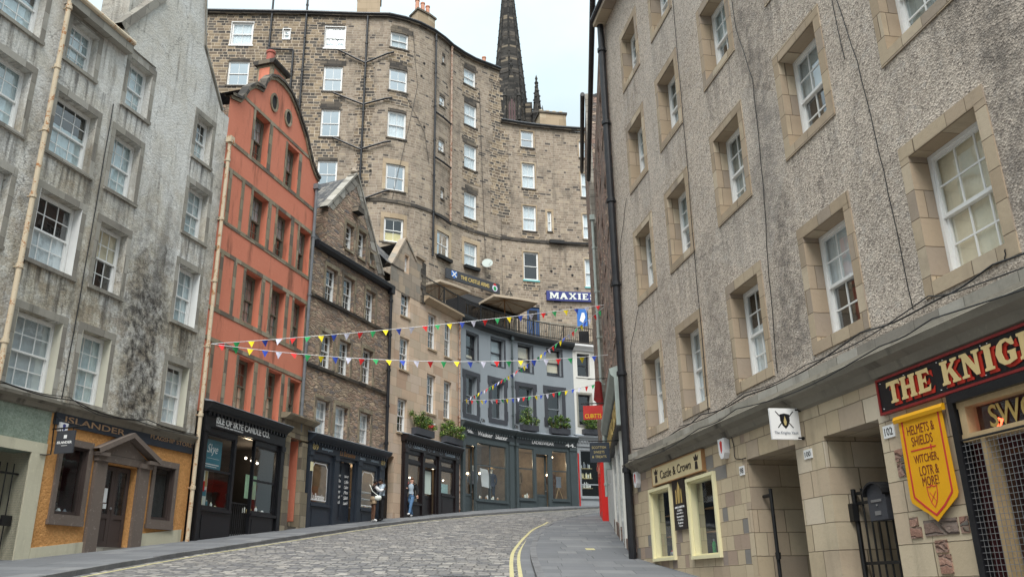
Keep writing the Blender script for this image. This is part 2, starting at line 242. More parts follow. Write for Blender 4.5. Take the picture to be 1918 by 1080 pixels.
M['pipeblk'] = plain('black_pipe_paint', (.017, .018, .022), .4, .4, 5, .3)
M['rust'] = worn('rusty_cream_pipe_paint', (.66, .55, .4), (.4, .18, .07), .7, .53, 4)
M['piperb'] = worn('peeling_brown_pipe_paint', (.5, .38, .3), (.22, .09, .05), .7, .5, 6)
M['pipegr'] = plain('grey_green_pipe_paint', (.33, .38, .36), .5, .2)
M['brdoor'] = worn('peeling_brown_door_paint', (.075, .055, .05), (.16, .12, .1), .55, .66, 9)
M['brpaint'] = worn('peeling_brown_paint', (.17, .135, .115), (.27, .22, .19), .65, .56, 9)
M['yellowpaint'] = plain('pale_yellow_paint', (.78, .72, .46), .5, .06)
M['limel'] = worn('yellow_line_paint', (.5, .45, .24), (.22, .21, .19), .75, .55, 8)
M['kerb'] = plain('kerb_stone', (.14, .14, .145), .8, .35, 3, .4)

M['pave'] = masonry('pavement_slab', [(0, (.145, .15, .16)), (.3, (.175, .18, .19)), (.6, (.155, .16, .172)), (.85, (.205, .208, .214))], .9, .6, .008, (.07, .07, .07), .003, stain=.45, b=.2, nv=.3, scol=(.09, .09, .095))
M['setts'] = setts()
M['tarmac'] = plain('dark_tarmac', (.07, .07, .075), .9, .25, 9, .4)
M['ground'] = plain('bare_ground', (.12, .11, .1), .95, .3)
M['flag'] = plain('terrace_flagstone', (.3, .28, .25), .9, .2)
M['glass'] = glass(lo=.14); M['shopglass'] = glass('shop_glass', (.93, .96, .96), .035, .1); M['skyglass'] = glass('sky_reflecting_glass', (.7, .8, .9), .62, .15)
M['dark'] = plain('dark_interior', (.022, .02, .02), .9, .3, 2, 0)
M['warmin'] = plain('warm_shop_interior', (.22, .18, .14), .9, .4, 2, 0)
M['redin'] = plain('dark_red_interior', (.12, .03, .035), .9, .5, 2, 0)
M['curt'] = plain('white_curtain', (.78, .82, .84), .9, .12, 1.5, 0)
M['blind'] = plain('cream_blind', (.88, .77, .58), .8, .12, 1.5, 0)
M['net'] = plain('pale_net_curtain', (.6, .7, .72), .9, .3, .8, 0)  # net curtain; in the grey tenement its pale colour imitates reflected sky
M['dnet'] = plain('dim_grey_curtain', (.3, .34, .33), .9, .4, 1.2, 0)
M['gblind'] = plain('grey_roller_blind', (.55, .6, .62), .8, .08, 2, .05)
M['yblind'] = plain('yellow_blind', (.85, .72, .35), .8, .1, 2, .05)
M['white'] = plain('white_paint', (.8, .8, .8), .4, .04, 3, .03)
M['offw'] = plain('off_white_paper', (.72, .75, .7), .7, .06, 5, 0)
M['gold'] = plain('gold_leaf', (.75, .55, .2), .35, .15, 6, .1, .5)
M['gold2'] = plain('dull_gold_paint', (.5, .4, .18), .5, .15, 6, .1)
M['copper'] = plain('brushed_copper', (.5, .33, .2), .4, .2, 6, .1, .6)
M['brightred'] = plain('bright_red_paint', (.62, .02, .015), .45, .1)
M['signred'] = plain('sign_red', (.55, .04, .035), .45, .1)
M['dkred'] = plain('dark_red_cloth', (.2, .015, .015), .8, .3)
M['crimson'] = plain('crimson_trim', (.22, .02, .02), .45, .2)
M['signblue'] = plain('sign_blue', (.04, .05, .2), .5, .1)
M['teal'] = plain('teal_poster', (.04, .2, .27), .5, .1)
M['ban'] = plain('yellow_banner_cloth', (.74, .36, .004), .6, .06)
M['canv'] = plain('beige_parasol_canvas', (.46, .38, .29), .85, .08)
M['wood'] = plain('varnished_wood', (.3, .16, .07), .5, .25)
M['palewood'] = plain('pale_wood', (.5, .36, .2), .6, .2)
M['terra'] = plain('terracotta_pot', (.6, .3, .2), .8, .2)
M['bufpot'] = plain('buff_chimney_pot', (.6, .5, .36), .8, .2)
M['redpot'] = plain('red_chimney_pot', (.36, .1, .07), .7, .25)
M['blued'] = plain('blue_door_paint', (.03, .07, .18), .5, .2)
M['ltblue'] = plain('flag_blue', (.04, .16, .5), .7, .1)
M['tealsill'] = plain('turquoise_paint', (.2, .5, .5), .6, .1)
M['lamp'] = emit('warm_lamp', (1, .75, .45), 5); M['lampw'] = emit('white_lamp', (1, .9, .75), 3); M['neon'] = emit('red_neon', (1, .08, .03), 3)
M['leaf'] = leaves(); M['twig'] = plain('twig_bark', (.1, .07, .04), .9)
M['skin1'] = plain('light_skin', (.6, .36, .27), .55, .06, 8, 0); M['skin2'] = plain('dark_skin', (.13, .065, .04), .5, .08, 8, 0)
M['hairbr'] = plain('auburn_hair', (.2, .09, .045), .7, .3, 20, .3); M['hairbk'] = plain('black_hair', (.012, .01, .01), .7, .3, 20, .3)
M['denim'] = plain('blue_denim', (.1, .2, .36), .9, .25, 10, .3); M['clbk'] = plain('black_cloth', (.014, .014, .016), .9, .3, 6, .2)
M['clbe'] = plain('beige_cloth', (.36, .27, .18), .9, .1, 6, .2); M['clwh'] = plain('white_cloth', (.72, .72, .74), .9, .06, 6, .2); M['clgb'] = plain('pale_blue_grey_cloth', (.36, .44, .52), .9, .1, 6, .2)
M['clgr'] = plain('grey_cloth', (.22, .24, .28), .9, .15, 6, .2); M['tweed'] = plain('brown_tweed', (.2, .15, .1), .95, .3, 25, .4); M['tweed2'] = plain('dark_brown_tweed', (.12, .05, .03), .95, .3, 25, .4)
M['navycl'] = plain('navy_suit_cloth', (.02, .03, .06), .9, .2, 10, .2); M['straw'] = plain('straw_hat', (.6, .4, .18), .8, .15, 10, .2)
M['plastic'] = plain('white_alarm_plastic', (.78, .78, .8), .4, .04); M['steel'] = plain('grey_steel', (.35, .35, .36), .4, .1, 4, .1, .7)
for n_, c_ in dict(fr=(.62, .02, .02), fg=(.02, .3, .09), fy=(.85, .68, .02), fb=(.03, .07, .42), fl=(.66, .66, .8)).items(): M[n_] = plain({'fr': 'red', 'fg': 'green', 'fy': 'yellow', 'fb': 'blue', 'fl': 'pale_lilac'}[n_]+'_flag_cloth', c_, .8, .08, 3, .1)

# ---------------------------------------------------------------- mesh helpers
class MB:
    def __init__(s): s.v = []; s.f = []; s.uv = []
    def face(s, pts, uvs=None):
        b = len(s.v); s.v += [tuple(p) for p in pts]; s.f.append(list(range(b, b+len(pts)))); s.uv.append(uvs or [(p[0]+p[1], p[2]) for p in pts])
    def box(s, x0, x1, y0, y1, z0, z1, m=None):
        P = [Vector((x, y, z)) for z in (z0, z1) for y in (y0, y1) for x in (x0, x1)]
        if m: P = [m @ p for p in P]
        b = len(s.v); s.v += [tuple(p) for p in P]
        dx, dy, dz = x1-x0, y1-y0, z1-z0
        for q in ((0, 1, 3, 2), (4, 5, 7, 6), (0, 1, 5, 4), (2, 3, 7, 6), (0, 2, 6, 4), (1, 3, 7, 5)):
            s.f.append([b+i for i in q]); uv = []
            for i in q:
                a = (x0 if not i & 1 else x1, y0 if not i & 2 else y1, z0 if not i & 4 else z1)
                uv.append((a[0], a[1]) if q[:2] in ((0, 1),) and q[3] in (2,) or q[0] == 4 else (a[0]+a[1], a[2]))
            s.uv.append(uv)
    def tube(s, pts, r, n=8, cap=True):
        pts = [Vector(p) for p in pts]; b = len(s.v); k = len(pts); rr = r if isinstance(r, (list, tuple)) else [r]*k; L = 0
        prev = None
        for i, p in enumerate(pts):
            t = (pts[min(i+1, k-1)]-pts[max(i-1, 0)]).normalized(); a = t.orthogonal().normalized()
            if prev is not None:
                a2 = (prev - t*prev.dot(t))
                if a2.length > 1e-4: a = a2.normalized()
            prev = a; c = t.cross(a)
            for j in range(n): an = 2*math.pi*j/n; s.v.append(tuple(p+(a*math.cos(an)+c*math.sin(an))*rr[i]))
        for i in range(k-1):
            for j in range(n): s.f.append([b+i*n+j, b+i*n+(j+1) % n, b+(i+1)*n+(j+1) % n, b+(i+1)*n+j]); s.uv.append([(j*.1, i), (j*.1+.1, i), (j*.1+.1, i+1), (j*.1, i+1)])
        if cap:
            for i0 in (0, (k-1)*n): s.f.append([b+i0+j for j in range(n)]); s.uv.append([(0, 0)]*n)
    def lathe(s, c, prof, n=16, m=None):   # prof: (r, z)
        b = len(s.v); k = len(prof)
        for r, z in prof:
            for j in range(n):
                an = 2*math.pi*j/n; p = Vector((r*math.cos(an), r*math.sin(an), z)); p = m @ p if m else p; s.v.append((c[0]+p[0], c[1]+p[1], c[2]+p[2]))
        for i in range(k-1):
            for j in range(n): s.f.append([b+i*n+j, b+i*n+(j+1) % n, b+(i+1)*n+(j+1) % n, b+(i+1)*n+j]); s.uv.append([(j*.3, prof[i][1]), (j*.3+.3, prof[i][1]), (j*.3+.3, prof[i+1][1]), (j*.3, prof[i+1][1])])
        for i0 in (0, (k-1)*n): s.f.append([b+i0+j for j in range(n)]); s.uv.append([(0, 0)]*n)
    def add(s, o): b = len(s.v); s.v += o.v; s.f += [[b+i for i in f] for f in o.f]; s.uv += o.uv
    def build(s, name, mat, parent=None, smooth=False):
        org = parent['_o'] if parent is not None and '_o' in parent else (0, 0, 0)
        loc = (0, 0, 0)
        if parent is None and s.v:
            n = len(s.v); loc = (sum(p[0] for p in s.v)/n, sum(p[1] for p in s.v)/n, min(p[2] for p in s.v)); org = loc
        me = bpy.data.meshes.new(name); me.from_pydata([(p[0]-org[0], p[1]-org[1], p[2]-org[2]) for p in s.v], [], s.f)
        ul = me.uv_layers.new(name='UVMap'); k = 0
        fl = [c for uv in s.uv for q in uv for c in q]
        ul.data.foreach_set('uv', fl)
        me.materials.append(M[mat] if isinstance(mat, str) else mat)
        if smooth: me.polygons.foreach_set('use_smooth', [True]*len(me.polygons))
        me.update()
        o = bpy.data.objects.new(name, me); COL.objects.link(o)
        if parent is not None: o.parent = parent; o['_o'] = org
        else: o.location = loc; o['_o'] = loc
        return o
def tag(o, label=None, cat=None, group=None, kind=None):
    for k, v in (('label', label), ('category', cat), ('group', group), ('kind', kind)):
        if v: o[k] = v
    return o
def thing(name, label, cat, loc=(0, 0, 0), group=None):
    o = bpy.data.objects.new(name, None); COL.objects.link(o); o.location = loc; o['_o'] = tuple(loc); o.empty_display_size = .3
    return tag(o, label, cat, group)

class Fac:
    """a street front: a line in plan; s runs along it, z up, d out towards the street"""
    def __init__(f, pts, flip=False):
        f.p = [Vector(q) for q in pts]; f.L = [0.]; f.flip = flip; f.curved = len(pts) > 2
        for a, b in zip(f.p, f.p[1:]): f.L.append(f.L[-1]+(b-a).length)
        f.t = [(b-a).normalized() for a, b in zip(f.p, f.p[1:])]
        k = -1 if flip else 1
        nn = [Vector((t.y*k, -t.x*k)) for t in f.t]
        f.n = [nn[0]]+[(a+b).normalized() for a, b in zip(nn, nn[1:])]+[nn[-1]]
        f.sg = -1 if flip else 1
    def P(f, s, z, d=0.):
        i = 0
        while i < len(f.t)-1 and s > f.L[i+1]: i += 1
        u = (s-f.L[i])/(f.L[i+1]-f.L[i]); c = min(1, max(0, u)); q = f.p[i]+(f.p[i+1]-f.p[i])*u; n = (f.n[i]*(1-c)+f.n[i+1]*c)
        return (q.x+n.x*d, q.y+n.y*d, z)
    def cuts(f, a, b):
        if a > b: a, b = b, a
        if not f.curved: return [a, b]
        c = [x for x in f.L[1:-1] if a+1e-4 < x < b-1e-4]; o = [a]+c+[b]; r = []
        for x, y in zip(o, o[1:]):
            k = max(1, math.ceil((y-x)/.6)); r += [x+(y-x)*i/k for i in range(k)]
        return r+[b]
def sweep(mb, F, s0, s1, prof, closed=True, cap=True):      # prof: list of (d, z)
    ss = F.cuts(s0, s1); n = len(prof); b = len(mb.v); per = [0]
    for i in range(n): q, r = prof[i], prof[(i+1) % n]; per.append(per[-1]+math.hypot(q[0]-r[0], q[1]-r[1]))
    for s_ in ss:
        for d, z in prof: mb.v.append(F.P(s_, z, d))
    for i in range(len(ss)-1):
        for j in range(n if closed else n-1):
            k = (j+1) % n; mb.f.append([b+i*n+j, b+i*n+k, b+(i+1)*n+k, b+(i+1)*n+j])
            dz = abs(prof[j][1]-prof[k][1]); dd = abs(prof[j][0]-prof[k][0])
            va, vb = (prof[j][1], prof[k][1]) if dz >= dd else (prof[j][0], prof[k][0])
            mb.uv.append([(ss[i], va), (ss[i], vb), (ss[i+1], vb), (ss[i+1], va)])
    if cap and closed:
        for i in (0, len(ss)-1): mb.f.append([b+i*n+j for j in range(n)]); mb.uv.append([(d, z) for d, z in prof])
def fbox(mb, F, s0, s1, z0, z1, d0, d1): sweep(mb, F, s0, s1, [(d0, z0), (d1, z0), (d1, z1), (d0, z1)])
def fpane(mb, F, s0, s1, z0, z1, d):
    c = F.cuts(s0, s1)
    for a, b in zip(c, c[1:]): mb.face([F.P(a, z0, d), F.P(b, z0, d), F.P(b, z1, d), F.P(a, z1, d)])
def wall(mb, F, s0, s1, zb, top, holes=(), depth=.22, d=0., rev=True):
    """front face with openings; top: [(s,z)...] outline"""
    br = {s0, s1}; zs = {zb}
    for h in holes: br |= {h[0], h[1]}; zs |= {h[2], h[3]}
    br |= {q[0] for q in top if s0 < q[0] < s1}; br |= set(F.cuts(s0, s1))
    br = sorted(br); mxz = max(q[1] for q in top)+.01
    def tz(x, side):
        for (a, za), (b_, zb_) in zip(top, top[1:]):
            if b_ > a and ((a < x < b_) or (x == a and side > 0) or (x == b_ and side < 0)): return za+(zb_-za)*(x-a)/(b_-a)
        return top[-1][1] if x >= top[-1][0] else top[0][1]
    zs.add(mxz); z_ = sorted(zs)
    for a, b_ in zip(br, br[1:]):
        if b_-a < 1e-5: continue
        ta, tb = tz(a, 1), tz(b_, -1)
        for c, e in zip(z_, z_[1:]):
            ms, mz = (a+b_)/2, (c+e)/2
            if any(h[0] < ms < h[1] and h[2] < mz < h[3] for h in holes): continue
            P = [(a, c), (b_, c), (b_, min(e, tb)), (a, min(e, ta))]
            if c >= ta and c >= tb: continue
            if c >= tb or c >= ta:      # clip a triangle
                k = (c-ta)/(tb-ta); x = a+(b_-a)*k
                P = [(a, c), (x, c), (a, min(e, ta))] if ta > tb else [(x, c), (b_, c), (b_, min(e, tb))]
            elif (e > ta) != (e > tb):
                k = (e-ta)/(tb-ta); x = a+(b_-a)*k; P = [(a, c), (b_, c), (b_, min(e, tb)), (x, e), (a, min(e, ta))]
            mb.face([F.P(q[0], q[1], d) for q in P], P)
    if rev:
        for h in holes:
            a, b_, c, e = h[:4]; dd = h[4] if len(h) > 4 else depth
            for (p, q) in (((a, c), (a, e)), ((b_, c), (b_, e)), ((a, e), (b_, e)), ((a, c), (b_, c))):
                vert = p[0] == q[0]
                uv = [(p[0], p[1]), (q[0], q[1]), (q[0]+(dd if vert else 0), q[1]+(0 if vert else dd)), (p[0]+(dd if vert else 0), p[1]+(0 if vert else dd))]
                mb.face([F.P(p[0], p[1], d), F.P(q[0], q[1], d), F.P(q[0], q[1], d-dd), F.P(p[0], p[1], d-dd)], uv)
def poly_plate(mb, F, pts, d0, d1):      # outline in (s,z), extruded
    tri = tessellate_polygon([[Vector((p[0], p[1], 0)) for p in pts]])
    for dd in (d0, d1):
        for t in tri: mb.face([F.P(*pts[i], dd) for i in t], [pts[i] for i in t])
    for p, q in zip(pts, pts[1:]+pts[:1]): mb.face([F.P(*p, d0), F.P(*q, d0), F.P(*q, d1), F.P(*p, d1)])
def ring(mb, F, pts, wdt, d0, d1):       # band following a closed outline, inner offset toward centroid
    cx = sum(p[0] for p in pts)/len(pts); cz = sum(p[1] for p in pts)/len(pts)
    def inn(p):
        v = Vector((p[0]-cx, p[1]-cz)); L = v.length; return (cx+v.x*(L-wdt)/L, cz+v.y*(L-wdt)/L)
    for p, q in zip(pts, pts[1:]+pts[:1]):
        a, b_ = inn(p), inn(q); mb.face([F.P(*p, d1), F.P(*q, d1), F.P(*b_, d1), F.P(*a, d1)]); mb.face([F.P(*p, d0), F.P(*q, d0), F.P(*q, d1), F.P(*p, d1)]); mb.face([F.P(*a, d0), F.P(*b_, d0), F.P(*b_, d1), F.P(*a, d1)])
def coping(mb, F, path, wdt, d0, d1):    # strip along an outline in (s,z), thickness outwards (normal in plane)
    n = len(path); off = []
    for i in range(n):
        a = Vector(path[max(0, i-1)]); b_ = Vector(path[min(n-1, i+1)]); t = (b_-a).normalized(); off.append((path[i][0]-t.y*wdt, path[i][1]+t.x*wdt))
    for i in range(n-1):
        p, q, r, s_ = path[i], path[i+1], off[i+1], off[i]
        for dd in (d0, d1): mb.face([F.P(*p, dd), F.P(*q, dd), F.P(*r, dd), F.P(*s_, dd)], [p, q, r, s_])
        mb.face([F.P(*s_, d0), F.P(*r, d0), F.P(*r, d1), F.P(*s_, d1)]); mb.face([F.P(*p, d0), F.P(*q, d0), F.P(*q, d1), F.P(*p, d1)])
TXT = {}
def text2d(st, shear=0., off=0.):
    k = (st, shear, off)
    if k in TXT: return TXT[k]
    cu = bpy.data.curves.new('lettering', 'FONT'); cu.body = st; cu.size = 1; cu.shear = shear; cu.offset = off; cu.extrude = .5; cu.fill_mode = 'BOTH'; cu.resolution_u = 3; cu.align_x = 'LEFT'
    o = bpy.data.objects.new('t', cu); COL.objects.link(o); bpy.context.view_layer.update()
    me = bpy.data.meshes.new_from_object(o.evaluated_get(bpy.context.evaluated_depsgraph_get()))
    V = [tuple(v.co) for v in me.vertices]; Fc = [list(p.vertices) for p in me.polygons]
    bpy.data.objects.remove(o); bpy.data.curves.remove(cu); bpy.data.meshes.remove(me)
    xs = [v[0] for v in V]; ys = [v[1] for v in V]; x0_, x1_, y0_, y1_ = min(xs), max(xs), min(ys), max(ys)
    TXT[k] = ([((v[0]-x0_)/(x1_-x0_), (v[1]-y0_)/(y1_-y0_), v[2]) for v in V], Fc, (x1_-x0_)/(y1_-y0_)); return TXT[k]
def text_fn(mb, st, fn, thick=.012, shear=0., off=0.):       # fn(u,v,w) -> point; u,v in 0..1 across the words
    V, Fc, _ = text2d(st, shear, off); b = len(mb.v)
    mb.v += [fn(u, v, (w_+.5)*thick) for u, v, w_ in V]; mb.f += [[b+i for i in f] for f in Fc]; mb.uv += [[(0, 0)]*len(f) for f in Fc]
def ftext(mb, F, st, sl, sr, z0, z1, d, thick=.012, shear=0., off=0., z0b=None, z1b=None):   # sl = side the writing starts
    za = z0b if z0b is not None else z0; zb = z1b if z1b is not None else z1
    text_fn(mb, st, lambda u, v, w_: F.P(sl+(sr-sl)*u, (z0+(za-z0)*u)*(1-v)+(z1+(zb-z1)*u)*v, d+w_), thick, shear, off)

# ---------------------------------------------------------------- windows
def window(F, par, s0, s1, z0, z1, dep=.16, cols=3, rows=2, sash='wsash', fill=None, gl='glass', sill=None, split=.5, fw_=.055, mt=.022, half=None, sillmat='dressG', label=None, sillw=.1, sur=None):
    mb = MB(); e = .004
    a, b, c, t = s0+e, s1-e, z0+e, z1-e; d = -dep
    for q in ((a, a+fw_, c, t), (b-fw_, b, c, t), (a+fw_, b-fw_, t-fw_, t), (a+fw_, b-fw_, c, c+fw_*1.3)): fbox(mb, F, *q, d-.1, d)
    zm = c+(t-c)*split
    def sashf(z_a, z_b, dd, r):
        x0_, x1_ = a+fw_, b-fw_; w1 = .035
        for q in ((x0_, x0_+w1, z_a, z_b), (x1_-w1, x1_, z_a, z_b), (x0_+w1, x1_-w1, z_b-.04, z_b), (x0_+w1, x1_-w1, z_a, z_a+.045)): fbox(mb, F, *q, dd-.035, dd)
        for i in range(1, cols):
            x = x0_+w1+(x1_-x0_-2*w1)*i/cols; fbox(mb, F, x-mt/2, x+mt/2, z_a+.045, z_b-.04, dd-.025, dd-.008)
        for i in range(1, r):
            z = z_a+.045+(z_b-z_a-.085)*i/r; fbox(mb, F, x0_+w1, x1_-w1, z-mt/2, z+mt/2, dd-.024, dd-.007)
    sashf(zm-.02, t-fw_, d-.02, rows); sashf(c+fw_*1.3, zm+.02, d-.058, rows if half is None else half)
    o = mb.build('window', sash, par)
    if label: o['label'] = label
    g = MB(); fpane(g, F, a+fw_+.02, b-fw_-.02, zm, t-fw_-.02, d-.04); fpane(g, F, a+fw_+.02, b-fw_-.02, c+fw_+.02, zm, d-.08); g.build('pane', gl, o)
    if sill:
        q = MB(); fbox(q, F, s0-sill, s1+sill, z0-sillw, z0-.003, -.02, .06); fbox(q, F, s0+.003, s1-.003, z0-.05, z0+.004, -dep, -.021); q.build('sill', sillmat, o)
    if fill:
        f = MB(); mat, cov = fill; n = 14; dd = d-.105; za = t-(t-c)*cov if cov > 0 else c; zb = t if cov > 0 else c-(t-c)*cov
        for i in range(n):
            xa, xb = s0+(s1-s0)*i/n, s0+(s1-s0)*(i+1)/n; amp = .018 if mat in ('curt', 'net', 'dnet') else .002
            f.face([F.P(xa, za, dd+amp*math.sin(i*2.4)), F.P(xb, za, dd+amp*math.sin((i+1)*2.4)), F.P(xb, zb, dd+amp*math.sin((i+1)*2.4)), F.P(xa, zb, dd+amp*math.sin(i*2.4))])
        f.build('curtain' if mat in ('curt', 'net', 'dnet') else 'blind', mat, o)
    if sur:
        k = MB(); surround(k, F, s0, s1, z0, z1, *sur[1]); k.build('surround', sur[0], o)
    bk = MB(); x = .45
    fbox(bk, F, s0-.1, s1+.1, z0-.1, z1+.1, d-x-.02, d-x); fbox(bk, F, s0-.12, s0-.1, z0-.1, z1+.1, d-x, d-.12); fbox(bk, F, s1+.1, s1+.12, z0-.1, z1+.1, d-x, d-.12); fbox(bk, F, s0-.1, s1+.1, z1+.1, z1+.12, d-x, d-.12); fbox(bk, F, s0-.1, s1+.1, z0-.12, z0-.1, d-x, d-.12)
    bk.build('interior', 'dark', o)
    return o
def surround(mb, F, s0, s1, z0, z1, wl=.16, wt=.2, wb=.16, d1=.02, d0=-.003, wr=None):
    wr = wl if wr is None else wr; e = .0
    fbox(mb, F, s0-wl, s0, z0, z1, d0, d1); fbox(mb, F, s1, s1+wr, z0, z1, d0, d1); fbox(mb, F, s0-wl, s1+wr, z1, z1+wt, d0, d1+.003)
    if wb: fbox(mb, F, s0-wl, s1+wr, z0-wb, z0, d0, d1+.004)
def pipe(F, par, s_, z0, z1, r=.055, d=.1, mat='pipeblk', step=1.9, name='drainpipe', s2=None, hopper=True):
    mb = MB(); s2 = s_ if s2 is None else s2; mb.tube([F.P(s_, z0, d), F.P(s2, z1, d)], r, 12)
    z = z0+.4; k = 0
    while z < z1-.2:
        x = s_+(s2-s_)*(z-z0)/(z1-z0); mb.tube([F.P(x, z, d), F.P(x, z+.1, d)], r*1.35, 12); mb.tube([F.P(x, z+.05, -.02), F.P(x, z+.05, d)], .018, 6); z += step
    if hopper: fbox(mb, F, s2-r*1.8, s2+r*1.8, z1-.02, z1+.2, d-r*1.5, d+r*1.8)
    return mb.build(name, mat, par)
def cable(F, par, pts, r=.012, mat='iron', name='cable', d=.03, n=10):
    mb = MB(); P = []
    for (a, b) in zip(pts, pts[1:]):
        for i in range(n): u = i/n; P.append(F.P(a[0]+(b[0]-a[0])*u, a[1]+(b[1]-a[1])*u-.06*math.sin(math.pi*u)*abs(b[0]-a[0])*.5, d+.006*math.sin(u*9)))
    P.append(F.P(*pts[-1], d)); mb.tube(P, r, 5); return mb.build(name, mat, par)

# ---------------------------------------------------------------- ground, road, pavements
def gz(X, Y):
    X = min(9, max(-15, X)); Y = min(56, max(-8, Y)); return -1.65488-.03475*X+.10648*Y-.00076*X*X+.00043*X*Y+.00028*Y*Y
KL = [(-9, -8), (-8.8, 8), (-8.45, 15), (-8.2, 18), (-7.93, 20.6), (-7.45, 22.9), (-6.64, 26.76), (-5.7, 30.9), (-4.11, 35.8), (-2.1, 39.5), (-.29, 42.02), (2.72, 45.42), (4.81, 47.5), (9, 50)]
KR = [(.6, -8), (.5, 8), (.36, 16), (.31, 20.3), (.35, 22.8), (.6, 27.4), (.99, 31.4), (1.6, 35), (2.6, 38.7), (4.19, 41.5), (9, 46)]
YO = [(-.02, -8), (-.1, 8), (-.13, 16), (-.17, 19.5), (-.15, 22.2), (.13, 26.4), (.54, 31.1), (1.3, 35.5)]
def xat(pl, Y):
    for (a, b), (c, d) in zip(pl, pl[1:]):
        if Y <= d: return a+(c-a)*(Y-b)/(d-b)
    return pl[-1][0]
def smooth_x(pl, Y): return sum(xat(pl, Y+k)*w_ for k, w_ in ((-1.6, .1), (-.8, .2), (0, .4), (.8, .2), (1.6, .1)))
def strip(xa, xb, zo, y0, y1, name, mat, nx=6, sy=.5, uvs=1, kind='structure', rot=0):
    mb = MB(); Y = y0; rows = []
    while Y <= y1+1e-6:
        a, b = xa(Y), xb(Y); rows.append([(a+(b-a)*i/nx, Y, gz(a+(b-a)*i/nx, Y)+zo) for i in range(nx+1)]); Y += sy
    for r, q in zip(rows, rows[1:]):
        for i in range(nx):
            P = [r[i], r[i+1], q[i+1], q[i]]; mb.face(P, [(p[0]*math.cos(rot)+p[1]*math.sin(rot), -p[0]*math.sin(rot)+p[1]*math.cos(rot)) for p in P])
    o = mb.build(name, mat, None, True); tag(o, kind=kind); return o
kl = lambda Y: smooth_x(KL, Y); kr = lambda Y: smooth_x(KR, Y); yo = lambda Y: smooth_x(YO, Y)
mb = MB(); g = 40
for i in range(g):
    for j in range(g):
        P = []
        for a, b in ((i, j), (i+1, j), (i+1, j+1), (i, j+1)):
            X = (a/g-.5); Y = (b/g-.5); X = 2400*X*abs(X)*2 - 0; Y = 2400*Y*abs(Y)*2+20; P.append((X, Y, gz(X, Y)-.35))
        mb.face(P, [(p[0], p[1]) for p in P])
tag(mb.build('ground', 'ground'), kind='structure')
strip(kl, kr, -.09, -7, 49.5, 'road', 'setts', 16, .5, rot=-.12)
strip(lambda Y: -17, lambda Y: kl(Y)-.15, 0, -7, 49.5, 'pavement', 'pave', 5, rot=-.12)
strip(lambda Y: kr(Y)+.15, lambda Y: 12, 0, -7, 46, 'pavement', 'pave', 5)
strip(lambda Y: -12, lambda Y: 12, -.02, 49, 56, 'pavement', 'pave', 5)
def kerbs(fn, sg, name, y0, y1):
    mb = MB(); Y = y0; random.seed(3)
    while Y < y1:
        L = .75+random.random()*.35; a, b = Y+.006, Y+L-.006; dz = random.uniform(-.006, .008)
        P = [(fn(a), a), (fn(b), b), (fn(b)+sg*.15, b), (fn(a)+sg*.15, a)]
        T = [(x, y, gz(x, y)+.006+dz) for x, y in P]; B = [(x, y, gz(x, y)-.2) for x, y in P]
        mb.face(T, [(p[0], p[1]) for p in T])
        for i in range(4): j = (i+1) % 4; mb.face([B[i], B[j], T[j], T[i]])
        Y += L
    tag(mb.build(name, 'kerb'), kind='structure')
kerbs(kl, -1, 'kerb', -7, 49.4); kerbs(kr, 1, 'kerb', -7, 45.9)
strip(lambda Y: yo(Y), lambda Y: yo(Y)+.085, -.086, -7, 35.5, 'yellow_line', 'limel', 1)
strip(lambda Y: yo(Y)+.17, lambda Y: yo(Y)+.255, -.086, -7, 35.2, 'yellow_line', 'limel', 1)
strip(lambda Y: kl(Y)+.2, lambda Y: kl(Y)+.29, -.086, -7, 48, 'yellow_line', 'limel', 1)
strip(lambda Y: kr(Y)-.24, lambda Y: kr(Y)-.005, -.085, -7, 33, 'gutter_slabs', 'pave', 1)
def cover(x, y, w_, h_, label):
    mb = MB(); n = 6
    for i in range(n):
        P = [(x, y+h_*i/n), (x+w_, y+h_*i/n), (x+w_, y+h_*(i+.8)/n), (x, y+h_*(i+.8)/n)]; mb.face([(a, b, gz(a, b)-.074) for a, b in P])
    P = [(x-.04, y-.04), (x+w_+.04, y-.04), (x+w_+.04, y+h_+.04), (x-.04, y+h_+.04)]; mb.face([(a, b, gz(a, b)-.08) for a, b in P])
    tag(mb.build('drain_cover', 'iron'), label, 'drain cover')
cover(-1.35, 16.2, .8, .5, 'dark iron drain cover in the setts near the bottom edge of the road')

strip(lambda Y: 1.75, lambda Y: 1.98, .003, 22.0, 22.5, 'pavement_marking', 'limel', 1, .25)

# ---------------------------------------------------------------- street fronts in plan
def ln(P, az, s0, s1):
    t = (math.sin(R_(az)), math.cos(R_(az))); return [(P[0]+t[0]*s0, P[1]+t[1]*s0), (P[0]+t[0]*s1, P[1]+t[1]*s1)]
FR = Fac([(6.5, 0), (.93, 29.478)], True)
FG = Fac([(-12.587, 12.819), (-9.394, 24.49)])
FD = Fac([(-9.394, 24.49), (-7.763, 30.493)])
FS = Fac([(-7.763, 30.493), (-5.572, 36.056)])
FT = Fac([(-5.572, 36.056), (-2.816, 41.833)])
FC = Fac([(-2.816, 41.833), (-1.78, 43.5), (-.9, 44.6), (.2, 45.75), (1.23, 46.6), (2.3, 47.35), (3.33, 47.9), (5.0, 48.6), (7.0, 49.3)])
FB = Fac([(-20, 43), (-12.4, 43.4), (-9.3, 43.65), (-7.4, 43.75), (-6.5, 44.1), (-5.6, 44.65), (-4.8, 45.4), (-4.2, 46.2), (-3.73, 47), (-3, 47.9), (-2.3, 48.6), (-.6, 49.8), (.5, 50.2), (1.48, 50.5), (3.2, 50.9), (5, 51.2), (9, 51.7)])
FW = Fac([(2.73, 20.25), (4.125, 40.2)], True)

